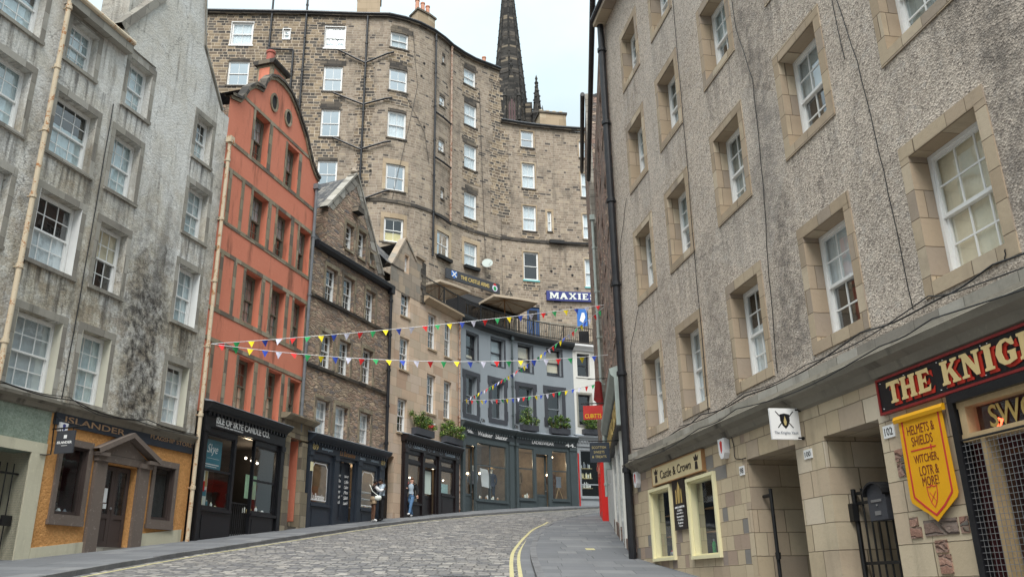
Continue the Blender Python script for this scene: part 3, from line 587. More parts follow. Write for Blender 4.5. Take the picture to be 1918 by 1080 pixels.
def body(F, par, s0, s1, zb, zt, depth, mat, roof='slate', pitch=0, front=.72):
    mb = MB(); fbox(mb, F, s0+.01, s1-.01, zb, zt-.02, -depth, -front)
    for a, b in ((s0+.004, s0+.03), (s1-.03, s1-.004)): fbox(mb, F, a, b, zb, zt-.02, -front, -.005)
    mb.build('side_wall', mat, par)
    if roof:
        mb = MB(); sweep(mb, F, s0-.02, s1+.02, [(-.02, zt-.02), (-.02, zt+.03), (-depth/2, zt+.03+pitch), (-depth, zt+.03), (-depth, zt-.02)]); mb.build('roof', roof, par)
def soffit_gutter(F, par, s0, s1, z, mat='pipeblk', r=.08, d=.16, bed='dressB', bz=.16):
    mb = MB(); ss = F.cuts(s0, s1); n = max(2, len(ss)); P = [F.P(x, z, d) for x in ([s0+(s1-s0)*i/6 for i in range(7)] if not F.curved else ss)]
    mb.tube(P, r, 10); mb.build('gutter', mat, par)
    mb = MB(); fbox(mb, F, s0, s1, z-bz-.03, z-.03, -.003, d+.02); mb.build('eaves_course', bed, par)

# ============ grey harled tenement (left)
G = thing('tenement', 'tall grey harled tenement with rusty drainpipe and chimney gable above the orange shop', 'building', FG.P(6, .7, -1))
def gw(c, r): return (c[0], c[1], r[0], r[1])
A_, B_, D_, C0 = (5.34, 6.68), (7.36, 8.37), (10.58, 11.58), (3.15, 4.5)
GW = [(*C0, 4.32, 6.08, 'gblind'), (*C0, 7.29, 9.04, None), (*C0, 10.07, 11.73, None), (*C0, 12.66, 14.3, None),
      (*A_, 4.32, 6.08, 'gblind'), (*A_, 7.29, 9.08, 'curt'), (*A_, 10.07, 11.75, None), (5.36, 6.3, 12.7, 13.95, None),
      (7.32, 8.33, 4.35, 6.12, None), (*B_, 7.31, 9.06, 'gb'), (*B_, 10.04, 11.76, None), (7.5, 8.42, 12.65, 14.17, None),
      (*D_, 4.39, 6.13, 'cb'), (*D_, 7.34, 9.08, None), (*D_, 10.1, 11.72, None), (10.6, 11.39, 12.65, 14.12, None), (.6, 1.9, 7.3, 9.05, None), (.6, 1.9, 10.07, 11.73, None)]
mb = MB(); wall(mb, FG, 0, 12.15, 3.95, [(0, 18.5), (5.12, 18.5), (5.12, 14.33), (7.2, 14.33), (7.2, 14.95), (8.39, 16.69), (8.42, 21), (10.25, 21), (10.28, 18.2), (10.5, 16.51), (11.69, 14.87), (12.15, 14.87)], [q[:4] for q in GW], .3)
mb.build('wall', 'harl_G', G)
body(FG, G, 0, 5.12, 4.2, 18.5, 8, 'harl_G', pitch=2); body(FG, G, 5.16, 12.13, 4.2, 14.3, 8, 'harl_G', None)
mb = MB(); fbox(mb, FG, 8.41, 10.26, 14.2, 21, -1.3, -.01); fbox(mb, FG, 7.75, 8.4, 14.5, 21, -1.6, -.6); mb.build('chimney_stack', 'harl_G', G)
mb = MB(); fbox(mb, FG, 10.26, 11.9, 14.2, 14.9, -7, -.01); sweep(mb, FG, 10.27, 10.9, [(-.02, 14.3), (-.02, 15.9), (-4, 15.9), (-4, 14.3)]); mb.build('gable_return', 'harl_G', G)
mb = MB()
mb.face([FG.P(5.12, 14.42, .05), FG.P(8.5, 14.42, .05), FG.P(8.5, 17.5, -3.2), FG.P(5.12, 17.5, -3.2)], [(5.12, 0), (8.5, 0), (8.5, 4.5), (5.12, 4.5)])
mb.face([FG.P(10.2, 14.8, -.05), FG.P(12.2, 14.8, -.05), FG.P(12.2, 16.9, -3.2), FG.P(10.2, 16.9, -3.2)], [(5.12, 0), (8.5, 0), (8.5, 4.5), (5.12, 4.5)]); mb.build('roof', 'slate', G)
mb = MB(); coping(mb, FG, [(7.05, 14.75), (8.5, 16.85)], .22, -.3, .07); mb.build('gable_coping', 'dressG', G); mb = MB(); coping(mb, FG, [(10.24, 18.3), (10.5, 16.6), (11.75, 14.9)], .05, -.1, .05); fbox(mb, FG, 7.02, 7.24, 14.3, 14.75, -.6, .06); mb.build('gable_coping', 'dressG', G)
soffit_gutter(FG, G, 5.0, 7.3, 14.42, 'rust', .09, .2, 'dressG', .3)
pipe(FG, G, 5.02, -.5, 14.3, .06, .16, 'rust', 1.75); pipe(FG, G, 12.12, .2, 13.9, .058, .16, 'rust', 2.1)
for i, q in enumerate(GW):
    fl = {'gblind': ('gblind', 1.0), 'curt': ('curt', -.52), 'gb': ('blind', .5), 'cb': ('curt', -.9), None: ('net', 1.) if i % 3 else ('net', -.6)}[q[4]]  # pale nets added behind the remaining panes stand in for the sky's reflection
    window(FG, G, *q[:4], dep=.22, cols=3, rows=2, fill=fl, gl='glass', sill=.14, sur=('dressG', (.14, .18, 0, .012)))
    if q[2] < 6.2 or (q[2] < 9 and q[0] in (A_[0], D_[0])):
        for a, b in ((q[1]-.012, q[1]-.003), (q[0]+.003, q[0]+.012)): k = MB(); fbox(k, FG, a, b, q[2]+.003, q[3]-.003, -.21, .014); k.build('painted_reveal', 'creamrev' if q[2] < 7 else 'wsash', G)
# shop zone of the grey tenement
mb = MB(); sweep(mb, FG, 0, 12.1, [(0, 3.96), (.06, 3.98), (.1, 4.08), (.2, 4.13), (.2, 4.2), (0, 4.24)]); mb.build('string_course', 'gstone', G)
mb = MB(); wall(mb, FG, 3.0, 6.8, -1, [(3, 3.98), (6.8, 3.98)], [(4.1, 6.4, -1, 2.98)], .5); mb.build('green_wall', 'green', G)
mb = MB(); fbox(mb, FG, 3.7, 6.8, 2.98, 3.22, -.01, .03); fbox(mb, FG, 6.38, 6.79, -1, 2.98, -.01, .028); fbox(mb, FG, 3.72, 4.1, -1, 2.98, -.01, .028); mb.build('gate_surround', 'cream', G)
mb = MB(); fbox(mb, FG, 3.9, 6.6, -1, 3.2, -2.4, -2.3); fbox(mb, FG, 6.4, 6.5, -1, 3.1, -2.3, -.02); mb.build('passage_wall', 'cream', G)
mb = MB(); wall(mb, FG, 0, 3, -1.5, [(0, 3.98), (3, 3.98)]); mb.build('lower_wall', 'green', G)
OH = [(7.28, 8.1, 1.7, 3.28), (10.62, 11.44, 1.79, 3.2), (8.74, 9.9, .3, 3.03)]
mb = MB(); wall(mb, FG, 6.8, 12.15, .2, [(6.8, 3.98), (12.15, 3.98)], OH, .22); mb.build('shop_wall', 'orange', G)
mb = MB()
def plinth(mb, F, a, b, h0, h1, d): mb.face([F.P(a, -1, d), F.P(b, -1, d), F.P(b, h1, d), F.P(a, h0, d)]); mb.face([F.P(a, h0, 0), F.P(b, h1, 0), F.P(b, h1, d), F.P(a, h0, d)]); mb.face([F.P(a, -1, 0), F.P(a, h0, 0), F.P(a, h0, d), F.P(a, -1, d)]); mb.face([F.P(b, -1, 0), F.P(b, h1, 0), F.P(b, h1, d), F.P(b, -1, d)])
plinth(mb, FG, 6.8, 8.35, .93, 1.12, .03); mb.build('plinth', 'cream', G); mb = MB(); plinth(mb, FG, 10.3, 12.0, 1.4, 1.6, .03); mb.build('plinth', 'cream', G)
for a, b, c, e in OH[:2]:
    mb = MB(); surround(mb, FG, a, b, c, e, .13, .16, .12, .05, -.18); o = mb.build('window', 'brpaint', G)
    mb = MB(); fpane(mb, FG, a+.01, b-.01, c+.01, e-.01, -.1); mb.build('pane', 'shopglass', o)
    mb = MB(); fbox(mb, FG, a+.001, a+.02, c, e, -.21, .03); fbox(mb, FG, b-.02, b-.001, c, e, -.21, .03); fbox(mb, FG, a+.02, b-.02, e-.02, e-.001, -.21, .03); fbox(mb, FG, a, a+.05, c, e, -.13, -.06); fbox(mb, FG, b-.05, b, c, e, -.13, -.06); fbox(mb, FG, a+.05, b-.05, c, c+.08, -.13, -.06); fbox(mb, FG, a+.05, b-.05, e-.05, e, -.13, -.06); mb.build('frame', 'brdoor', o)
    mb = MB(); fbox(mb, FG, a-.16, b+.12, c-.24, c-.12, -.02, .08); mb.build('sill', 'brpaint', o)
mb = MB(); fbox(mb, FG, 7.0, 11.9, .2, 3.6, -1.6, -1.5); fbox(mb, FG, 7.0, 11.9, 3.5, 3.55, -1.5, -.23); fbox(mb, FG, 7.0, 11.9, .9, 1.55, -1.5, -.24); mb.build('shop_interior', 'redin', G)
mb = MB(); fbox(mb, FG, 7.1, 8.3, 1.56, 3.3, -.9, -.85); fbox(mb, FG, 10.4, 11.7, 1.56, 3.3, -.9, -.85); mb.build('interior_stonework', 'rubW', G)
mb = MB(); fbox(mb, FG, 8.34, 8.72, .3, 3.04, -.1, .1); fbox(mb, FG, 9.92, 10.3, .3, 3.04, -.1, .1); fbox(mb, FG, 8.3, 8.74, 3.04, 3.16, -.02, .16); fbox(mb, FG, 9.9, 10.34, 3.04, 3.16, -.02, .16); fbox(mb, FG, 8.36, 10.28, 3.06, 3.24, -.02, .07)
poly_plate(mb, FG, [(8.5, 3.25), (10.2, 3.25), (9.35, 3.72)], -.02, .06); mb.build('door_surround', 'brpaint', G)
mb = MB(); coping(mb, FG, [(8.22, 3.2), (9.35, 3.74), (10.5, 3.2)], .13, -.01, .26); fbox(mb, FG, 8.24, 8.6, 3.16, 3.25, -.02, .24); fbox(mb, FG, 10.1, 10.48, 3.16, 3.25, -.02, .24); mb.build('pediment', 'brpaint', G)
def door(F, par, s0, s1, z0, z1, d, mat, leaves_=2, glaz=.5, pane='shopglass', panels=1, hnd='steel', name='door'):
    mb = MB(); W = (s1-s0)/leaves_; st = .11
    for i in range(leaves_):
        a, b = s0+W*i+.004, s0+W*(i+1)-.004; zg = z1-(z1-z0)*glaz
        for q in ((a, a+st, z0, z1), (b-st, b, z0, z1), (a+st, b-st, z1-st, z1), (a+st, b-st, z0, z0+st*1.4), (a+st, b-st, zg-st/2, zg+st/2)): fbox(mb, F, *q, d-.05, d)
        fbox(mb, F, a+st, b-st, z0+st*1.4, zg-st/2, d-.035, d-.02)
        if panels > 1: fbox(mb, F, a+st, b-st, (z0+zg)/2-.04, (z0+zg)/2+.04, d-.05, d-.002)
        if glaz < .05: fbox(mb, F, a+st, b-st, zg, z1-st, d-.035, d-.02)
    o = mb.build(name, mat, par)
    if glaz >= .05:
        g = MB()
        for i in range(leaves_): fpane(g, F, s0+W*i+st, s0+W*(i+1)-st, z1-(z1-z0)*glaz+st/2, z1-st, d-.03)
        g.build('pane', pane, o)
    h = MB(); x = s0+W+(-.05 if leaves_ == 2 else -.08); zz = z0+.95; h.lathe(F.P(x, zz, d+.03), [(0, -.03), (.03, -.02), (.03, .02), (0, .03)], 8); h.build('handle', hnd, o); return o
door(FG, G, 8.78, 9.86, 1.02, 3.0, -.14, 'brdoor', 2, .62)
mb = MB(); fbox(mb, FG, 8.72, 9.92, .5, 1.02, -.3, .12); mb.build('doorstep', 'dressG', G)
mb = MB()
fbox(mb, FG, 8.9, 9.1, 2.1, 2.45, -.135, -.13); fbox(mb, FG, 9.0, 9.12, 1.95, 2.07, -.135, -.13); mb.build('door_notice', 'white', G)
# gate
gt = thing('iron_gate', 'black barred iron gate in the cream doorway left of the orange shop', 'gate', FG.P(5.3, .6, -.2))
mb = MB(); x = 4.15
while x < 6.38: mb.tube([FG.P(x, .35, -.25), FG.P(x, 2.72, -.25)], .014, 6); x += .19
mb.build('bars', 'iron', gt)
mb = MB()
for z in (2.5, 1.5, .62): fbox(mb, FG, 4.1, 6.39, z-.02, z+.02, -.275, -.235)
mb.build('cross_rail', 'iron', gt); mb = MB(); fbox(mb, FG, 6.1, 6.36, 1.38, 1.6, -.24, -.18); mb.build('lock_box', 'iron', gt)
# cables
cable(FG, G, [(0, 4.3), (5.2, 4.28), (7.2, 4.3), (8.6, 4.16), (9.8, 4.3), (12, 4.25)], .013, d=.21); cable(FG, G, [(5, 4.3), (7.0, 4.34), (8, 4.1), (9.2, 4.22), (12, 4.22)], .009, d=.23)
cable(FG, G, [(6.98, 4.3), (7.02, 6.3), (7.06, 9.0), (7.1, 12.4)], .014, n=6); cable(FG, G, [(6.86, 4.1), (6.9, 3.0), (6.6, 2.95)], .014, d=.05)

# ============ red Dutch-gabled building
D = thing('gabled_house', 'orange-red rendered house with curved Dutch gable and round attic holes', 'building', FD.P(3, 1.7, -1))
GB = [(0, 15.71), (.56, 15.87), (.78, 16.19), (1.0, 16.61), (1.3, 16.91), (1.6, 17.02), (1.84, 17.06), (1.97, 17.5), (2.24, 17.85), (2.6, 18.04), (3.1, 18.1), (3.55, 18.02), (3.9, 17.82), (4.24, 17.56), (4.66, 17.16), (4.97, 16.86), (5.25, 16.4), (5.52, 16.0), (5.9, 15.68), (6.22, 15.55)]
DW = [(1.53, 2.48, 14.2, 16.04, 'd'), (3.76, 4.64, 14.15, 15.92, 'd'), (1.84, 2.82, 11.26, 13.03, 'd'), (3.46, 4.42, 11.26, 13.02, 'd'), (5.06, 5.92, 11.27, 13.01, 'd'),
      (1.84, 2.82, 8.32, 10.1, 'd'), (3.49, 4.45, 8.3, 10.11, 'd'), (5.04, 5.9, 8.3, 10.1, 'd'), (1.9, 2.82, 5.39, 7.13, 'b'), (3.69, 4.57, 5.37, 7.13, 'b'), (5.14, 5.94, 5.5, 7.1, 'd')]
OC = [(2.6, 16.97, .2, .32), (3.62, 16.9, .2, .3)]
mb = MB(); wall(mb, FD, 0, 6.22, 5.0, GB, [q[:4] for q in DW], .28); mb.build('wall', 'red', D)
body(FD, D, 0, 6.22, 5.3, 15.4, 8, 'rubS', None)
mb = MB(); sweep(mb, FD, -.5, 6.3, [(-.35, 15.55), (-2.7, 17.25), (-5.2, 15.5)], False, False); mb.face([FD.P(1.9, 17.3, -.02), FD.P(4.3, 17.3, -.02), FD.P(4.3, 17.3, -2.6), FD.P(1.9, 17.3, -2.6)]); mb.build('roof', 'slate', D)
mb = MB(); sweep(mb, FD, -.5, 2.2, [(-2.55, 17.2), (-2.7, 17.38), (-2.85, 17.2)]); mb.build('ridge_tiles', 'redpot', D)
mb = MB(); coping(mb, FD, GB, .1, -.22, .12); mb.build('gable_coping', 'soot', D)
mb = MB(); coping(mb, FD, [(a, b-.12) for a, b in GB], .12, -.01, .06); mb.build('gable_moulding', 'dressD', D)
for a, b, ra, rb in OC:
    pts = [(a+(ra+.06)*math.cos(t*math.pi/12), b+(rb+.06)*math.sin(t*math.pi/12)) for t in range(24)]
    mb = MB(); ring(mb, FD, pts, .09, -.004, .05); o = mb.build('round_window', 'dressD', D)
    mb = MB(); poly_plate(mb, FD, [(a+ra*math.cos(t*math.pi/12), b+rb*math.sin(t*math.pi/12)) for t in range(24)], .004, .012); mb.build('pane', 'dark', o)
for q in DW:
    window(FD, D, *q[:4], dep=.25, cols=3, rows=2, sash='osash', fill=('blind', -.5) if q[4] == 'b' else ('dnet', 1.) if q[2] < 9 else ('net', .5), gl='glass', sill=None, sur=('dressD', (.13, .0, 0, .02)) if 0 else None)
mb = MB()
for z in (14.1, 13.1, 11.2, 10.2, 8.23, 7.26): fbox(mb, FD, .05, 6.2, z-.07, z+.07, -.003, .022)
sweep(mb, FD, .65, 5.5, [(-.003, 16.05), (.022, 16.05), (.022, 16.17), (-.003, 16.17)]); mb.build('stone_bands', 'dressD', D)
mb = MB()
for q in DW:
    zt = min(q[3]+.01, 16.04)
    mb = MB(); fbox(mb, FD, q[0]-.12, q[0], q[2]-.02, zt, -.003, .026); mb.build('window_margin', 'dressD', D); mb = MB(); fbox(mb, FD, q[1], q[1]+(.2 if q[1] < 5 else .12), q[2]-.02, zt, -.003, .026); mb.build('window_margin', 'dressD', D)
for z0_, z1_ in ((11.27, 13.03), (8.3, 10.13), (5.2, 7.19)):
    for a in (.38, 1.13): mb = MB(); fbox(mb, FD, a, a+.16, z0_, z1_, -.003, .024); mb.build('blind_margin', 'dressD', D)
mb = MB(); fbox(mb, FD, 6.08, 6.21, 5.2, 15.3, -.003, .03); mb.build('quoin_strip', 'dressD', D)
ch = MB()
fbox(ch, FD, 2.5, 3.45, 17.4, 18.62, -.78, -.12); ch.build('chimney_stack', 'dressD', D)
ch = MB(); fbox(ch, FD, 2.62, 3.33, 17.95, 18.5, -.125, -.11); fbox(ch, FD, 2.488, 2.502, 17.95, 18.5, -.68, -.24); ch.build('chimney_panel', 'red', D)
ch = MB(); sweep(ch, FD, 2.38, 3.57, [(-.86, 18.62), (-.04, 18.62), (.03, 18.72), (.03, 18.79), (-.92, 18.79), (-.92, 18.72)]); ch.build('chimney_cap', 'soot', D)
ch = MB(); ch.lathe(FD.P(2.8, 18.79, -.45), [(.19, 0), (.17, .05), (.15, .5), (.18, .54), (.18, .62), (.13, .64)], 16); ch.build('chimney_pot', 'redpot', D)
pipe(FD, D, 5.98, 5.3, 15.0, .06, .09, 'lead2', 2.4)
# door bay at the right end of the red house
mb = MB(); wall(mb, FD, 4.8, 6.7, .8, [(4.8, 5.02), (6.7, 5.02)], [(5.3, 6.08, .8, 5.0)], 1.2); mb.build('doorway_wall', 'dressD', D)
mb = MB(); fbox(mb, FD, 5.3, 6.08, .8, 5.0, -1.25, -1.2); fbox(mb, FD, 6.066, 6.078, 2.2, 4.99, -1.19, -.004); fbox(mb, FD, 5.302, 5.314, 2.2, 4.99, -1.19, -.004); mb.build('doorway_recess', 'red', D)
mb = MB(); fbox(mb, FD, 4.95, 5.28, 1, 5.0, -.01, .14); fbox(mb, FD, 6.12, 6.5, 1, 4.95, -.01, .14); fbox(mb, FD, 4.9, 5.3, 1, 3.2, -.01, .2); fbox(mb, FD, 6.1, 6.58, 1, 3.2, -.01, .2); fbox(mb, FD, 4.82, 6.66, 5.02, 5.6, -.3, .12); mb.build('door_pilaster', 'dressD', D)
mb = MB(); sweep(mb, FD, 4.7, 6.86, [(-.3, 5.6), (.2, 5.6), (.4, 5.72), (.4, 5.78), (-.3, 5.84)]); fbox(mb, FD, 5.3, 6.1, 5.2, 5.42, .12, .135); mb.build('door_cornice', 'dressD', D)
mb = MB()
for i in range(3): fbox(mb, FD, 5.28, 6.1, 1, 2.0+.17*i, -.5-.3*i, .1-.3*i)
mb.build('doorstep', 'soot', D)
bx = MB(); fbox(bx, FD, 6.62, 6.78, 4.0, 4.32, .16, .27); tag(bx.build('alarm_box', 'yellowpaint'), 'yellow alarm box beside the red doorway', 'alarm box')

# ---------------------------------------------------------------- shopfront builder
def shopfront(F, par, s0, s1, zf, zt, ops, mat, d=.14, inner='warmin', zb=0, fh=None, pil=(), corn=.3, depth=1.9, dent=True, glassm='shopglass', flat=False):
    """zf..zt is the fascia; ops: (kind,s0,s1,z0,z1[,transom z])"""
    mb = MB(); holes = [o[1:5] for o in ops]
    wall(mb, F, s0, s1, zb, [(s0, zf), (s1, zf)], holes, .12, d)
    fbox(mb, F, s0, s0+.03, zb, zf, -.3, d-.003); fbox(mb, F, s1-.03, s1, zb, zf, -.3, d-.003)
    mb.build('shop_frame', mat, par)
    mb = MB(); fbox(mb, F, s0, s1, zf, zt-.01, -.05, d+.06); mb.build('fascia', mat, par)
    mb = MB(); sweep(mb, F, s0-.06, s1+.06, [(-.05, zt), (d+.08, zt), (d+.12, zt+.06), (d+corn*.6, zt+.1), (d+corn, zt+.2), (d+corn, zt+.26), (-.05, zt+.34)])
    if dent:
        x = s0+.05
        while x < s1-.1: fbox(mb, F, x, x+.09, zt-.1, zt-.005, d+.058, d+.13); x += .19
    mb.build('cornice', mat, par)
    mb = MB(); sweep(mb, F, s0-.08, s1+.08, [(.0, zt+.35), (d+corn+.02, zt+.262), (d+corn+.02, zt+.28), (0, zt+.42)]); mb.build('lead_flashing', 'lead', par)
    for a, b in pil: mb = MB(); fbox(mb, F, a, b, zb, zf-.16, d-.01, d+.07); fbox(mb, F, a-.02, b+.02, zf-.16, zf, d-.01, d+.11); mb.build('pilaster', mat, par)
    for o in ops:
        k, a, b, z0, z1 = o[:5]
        if k == 'w':
            mb = MB(); w_ = .05
            for q in ((a, a+w_, z0, z1), (b-w_, b, z0, z1), (a+w_, b-w_, z0, z0+w_*1.4), (a+w_, b-w_, z1-w_, z1)): fbox(mb, F, *q, d-.1, d-.03)
            for t in o[5] if len(o) > 5 else (): 
                if t[0] == 'h': fbox(mb, F, a+w_, b-w_, t[1]-.03, t[1]+.03, d-.09, d-.035)
                else: fbox(mb, F, t[1]-.03, t[1]+.03, z0+w_, z1-w_, d-.088, d-.037)
            f = mb.build('window', mat, par)
            mb = MB(); fpane(mb, F, a+.01, b-.01, z0+.01, z1-.01, d-.067)
            mb.build('pane', glassm, f)
            if z0 > min(q[3] for q in ops)+1.9: continue
            mb = MB(); fbox(mb, F, a-.06, b+.06, z0-.09, z0-.005, d-.02, d+.07); fbox(mb, F, a+.08, b-.08, max(zb, z0-.85), z0-.2, d-.005, d+.015); mb.build('stall_riser', mat, par)
        elif k == 'd': door(F, par, a+.01, b-.01, z0, z1-.01, d-.2, mat, o[5], o[6])
    mb = MB(); za = min(o[3] for o in ops); zt_ = max(o[4] for o in ops)
    fbox(mb, F, s0+.05, s1-.05, zb, zf, -depth, -depth+.02); fbox(mb, F, s0+.05, s1-.05, zf-.03, zf-.001, -depth+.02, d-.15)
    fbox(mb, F, s0+.03, s0+.05, zb, zf, -depth+.02, d-.15); fbox(mb, F, s1-.05, s1-.03, zb, zf, -depth+.02, d-.15); mb.build('shop_interior', inner, par)
    mb = MB()
    for o in ops:
        if o[0] == 'w' and o[3] < za+1.3: fbox(mb, F, o[1], o[2], zb, o[3]-.02, -.9, d-.13)
    mb.build('window_shelf', inner, par)
def sign_text(F, name, label, cat, words, board=None, mat='white', bmat='navy', **kw):
    """a fixed sign: board + lettering parts; words: (text, s_start, s_end, z0, z1, off)"""
    root = thing(name, label, cat, F.P(words[0][1], words[0][3], .2))
    if board:
        mb = MB(); fbox(mb, F, *board); mb.build('board', bmat, root)
    d = (board[5] if board else kw.get('d', .2))+.001
    for wd in words:
        mb = MB(); ftext(mb, F, wd[0], wd[1], wd[2], wd[3], wd[4], d, kw.get('thick', .012), wd[6] if len(wd) > 6 else 0, wd[5] if len(wd) > 5 else 0); mb.build('lettering', wd[7] if len(wd) > 7 else mat, root)
    return root
def glow(F, s_, z, d, e=14):
    l = bpy.data.lights.new('shop_lamp_light', 'POINT'); l.energy = e; l.color = (1, .78, .52); l.shadow_soft_size = .12; o = bpy.data.objects.new('shop_lamp_light', l); COL.objects.link(o); o.location = F.P(s_, z, d)
def bulb(F, s_, z, d, label, grp='small spotlights in the shop windows', m='lampw', r=.04):
    mb = MB(); mb.lathe(F.P(s_, z, d), [(.01, -r), (r, -r*.5), (r, r*.3), (.01, r)], 8); root = thing('spotlight', label, 'lamp', F.P(s_, z, d), grp)
    mb.build('bulb', m, root); mb = MB(); mb.lathe(F.P(s_, z+r, d), [(r*1.1, -.01), (r*.6, .06), (.01, .07)], 8); mb.build('shade', 'blk', root)

# red house shop: candle shop
shopfront(FD, D, .25, 4.82, 4.58, 5.0, [('w', .5, 1.93, 2.25, 4.4, [('h', 3.35)]), ('o', 2.04, 3.08, 1.4, 4.55), ('w', 3.12, 4.5, 2.28, 4.4, [('h', 3.3)])], 'blk', .14, 'dark', 1.0, pil=((.27, .42), (4.6, 4.8)), corn=.3, depth=2.5)
door(FD, D, 2.1, 3.0, 1.75, 4.0, -1.6, 'blk', 1, .6)
mb = MB()
for i in range(9): fbox(mb, FD, 2.1+i*.11, 2.13+i*.11, 1.45, 2.5, .02, .04)
fbox(mb, FD, 2.06, 3.04, 2.5, 2.54, .01, .05); tag(mb.build('folding_gate', 'iron'), 'low black barred gate across the candle shop doorway', 'gate')
sign_text(FD, 'shop_sign', 'black fascia sign with white candle shop lettering', 'sign', [('ISLE OF SKYE CANDLE CO.', .75, 3.75, 4.72, 4.93, .02), ('CANDLES, HOME AND FRAGRANCE', .75, 2.2, 4.635, 4.69, 0)], (.3, 4.78, 4.6, 4.99, .199, .207), 'white', 'blk')
ps = thing('hanging_poster', 'teal square poster hanging in the left window of the black candle shop', 'poster', FD.P(1.1, 3.6, -.02))
mb = MB(); fbox(mb, FD, .62, 1.55, 3.42, 4.28, -.06, -.05); mb.build('panel', 'teal', ps)
mb = MB(); ftext(mb, FD, 'Skye', .8, 1.35, 3.8, 4.15, -.049, .006, .4); fbox(mb, FD, .85, 1.45, 3.72, 3.73, -.049, -.045); fbox(mb, FD, .7, 1.45, 3.53, 3.56, -.049, -.045); fbox(mb, FD, .75, 1.35, 3.47, 3.49, -.049, -.045); mb.build('lettering', 'white', ps)
ps = thing('window_poster', 'bright picture poster below the teal poster in the candle shop window', 'poster', FD.P(.9, 2.6, -.1))
mb = MB(); fbox(mb, FD, .54, 1.12, 2.3, 3.4, -.16, -.15); mb.build('panel', 'offw', ps)
for q, m_ in (((.56, .8, 2.9, 3.3), 'wood'), ((.82, 1.0, 2.75, 3.05), 'fr'), ((.56, 1.1, 2.62, 2.8), 'teal'), ((.6, .95, 2.32, 2.55), 'yellowpaint'), ((.98, 1.1, 2.9, 3.35), 'gold2')):
    mb = MB(); fbox(mb, FD, *q, -.149, -.145); mb.build('picture_patch', m_, ps)
ps = thing('window_poster', 'pale green poster in the right window of the candle shop', 'poster', FD.P(3.5, 2.9, -.1))
mb = MB(); fbox(mb, FD, 3.2, 3.85, 2.75, 3.5, -.2, -.19); o = mb.build('panel', plain('mint_poster', (.4, .62, .42), .7, .25, 8, 0), ps)
for k in range(3): bulb(FD, 3.35+.35*k, 4.05-.04*k, -.35, 'small white spotlight glowing in the right candle shop window')
random.seed(11)
def goods(F, s0, s1, z, d, n, mats, label, cat, grp, hmin=.08, hmax=.25, nm='jar'):
    for i in range(n):
        x = s0+(s1-s0)*(i+.5)/n+random.uniform(-.02, .02); h = random.uniform(hmin, hmax); r = random.uniform(.035, .06); P = F.P(x, z, d+random.uniform(-.1, .1))
        root = thing(nm, label, cat, P, grp); mb = MB(); mb.lathe(P, [(r*.9, 0), (r, h*.15), (r, h*.7), (r*.5, h*.85)], 10); mb.build('body', random.choice(mats), root, True)
        mb = MB(); mb.lathe(P, [(r*.52, h*.84), (r*.52, h), (.01, h+.004)], 10); mb.build('lid', random.choice(mats), root)
goods(FD, 3.2, 4.4, 2.3, -.2, 8, ['white', 'offw', 'white', 'gold2'], 'small candle jar standing on the right window shelf of the candle shop', 'jar', 'candle jars in the shop window')
goods(FD, 1.15, 1.85, 2.3, -.25, 5, ['yellowpaint', 'offw', 'teal'], 'small candle jar on the left window shelf of the candle shop', 'jar', 'candle jars in the left shop window')
goods(FG, 7.4, 7.95, 1.72, -.3, 4, ['white', 'clgr'], 'small pale ornament on the left window ledge of the orange shop', 'ornament', 'ornaments in the orange shop window', .12, .2, 'ornament')
# Islander signs
sign_text(FG, 'shop_sign', 'long dark fascia sign with copper lettering above the orange shop', 'sign', [('ISLANDER', 7.15, 9.2, 3.78, 3.93, .008), ('FLAGSHIP STORE', 10.2, 12.0, 3.87, 3.98, .004)], (6.86, 12.06, 3.7, 4.06, -.01, .06), 'copper', 'navy')
o = thing('hanging_sign', 'small square black hanging sign on an iron bracket left of the orange shop', 'sign', FG.P(6.95, 3.1, .1))
def perp(F, s_, mb, d0, d1, z0, z1, t=.02): fbox(mb, F, s_-t, s_+t, z0, z1, d0, d1)
mb = MB(); perp(FG, 6.9, mb, .15, .66, 3.0, 3.52); mb.build('board', 'dsash', o)
mb = MB(); mb.tube([FG.P(6.9, 3.58, 0), FG.P(6.9, 3.6, .95)], .018, 6); mb.tube([FG.P(6.9, 3.9, 0), FG.P(6.9, 3.72, .35), FG.P(6.9, 3.62, .75)], .01, 6); mb.tube([FG.P(6.9, 3.6, .25), FG.P(6.9, 3.5, .25)], .01, 6); mb.tube([FG.P(6.9, 3.6, .58), FG.P(6.9, 3.5, .58)], .01, 6); mb.build('bracket', 'iron', o)
mb = MB(); text_fn(mb, 'ISLANDER', lambda u, v, w_: FG.P(6.879-w_, 3.22+.06*v, .2+.41*u), .004, 0, .02); fbox(mb, FG, 6.872, 6.879, 3.34, 3.42, .37, .45); fbox(mb, FG, 6.872, 6.879, 3.17, 3.18, .33, .49); mb.build('lettering', 'white', o)
def alarm(F, s_, z, label, w_=.26, h=.34, c='plastic', c2='signred'):
    o = thing('alarm_box', label, 'alarm box', F.P(s_, z, 0)); mb = MB()
    poly_plate(mb, F, [(s_-w_/2, z+h), (s_+w_/2, z+h), (s_+w_*.42, z+h*.25), (s_+w_*.2, z), (s_-w_*.2, z), (s_-w_*.42, z+h*.25)], 0, .1); mb.build('case', c, o)
    mb = MB(); poly_plate(mb, F, [(s_-w_*.18, z+h*.82), (s_, z+h*.9), (s_+w_*.18, z+h*.82), (s_+w_*.12, z+h*.4), (s_, z+h*.25), (s_-w_*.12, z+h*.4)], .1, .104); mb.build('emblem', c2, o)
alarm(FG, 7.12, 3.5, 'white alarm box above the hanging sign of the orange shop', .26, .26, 'plastic', 'signblue')

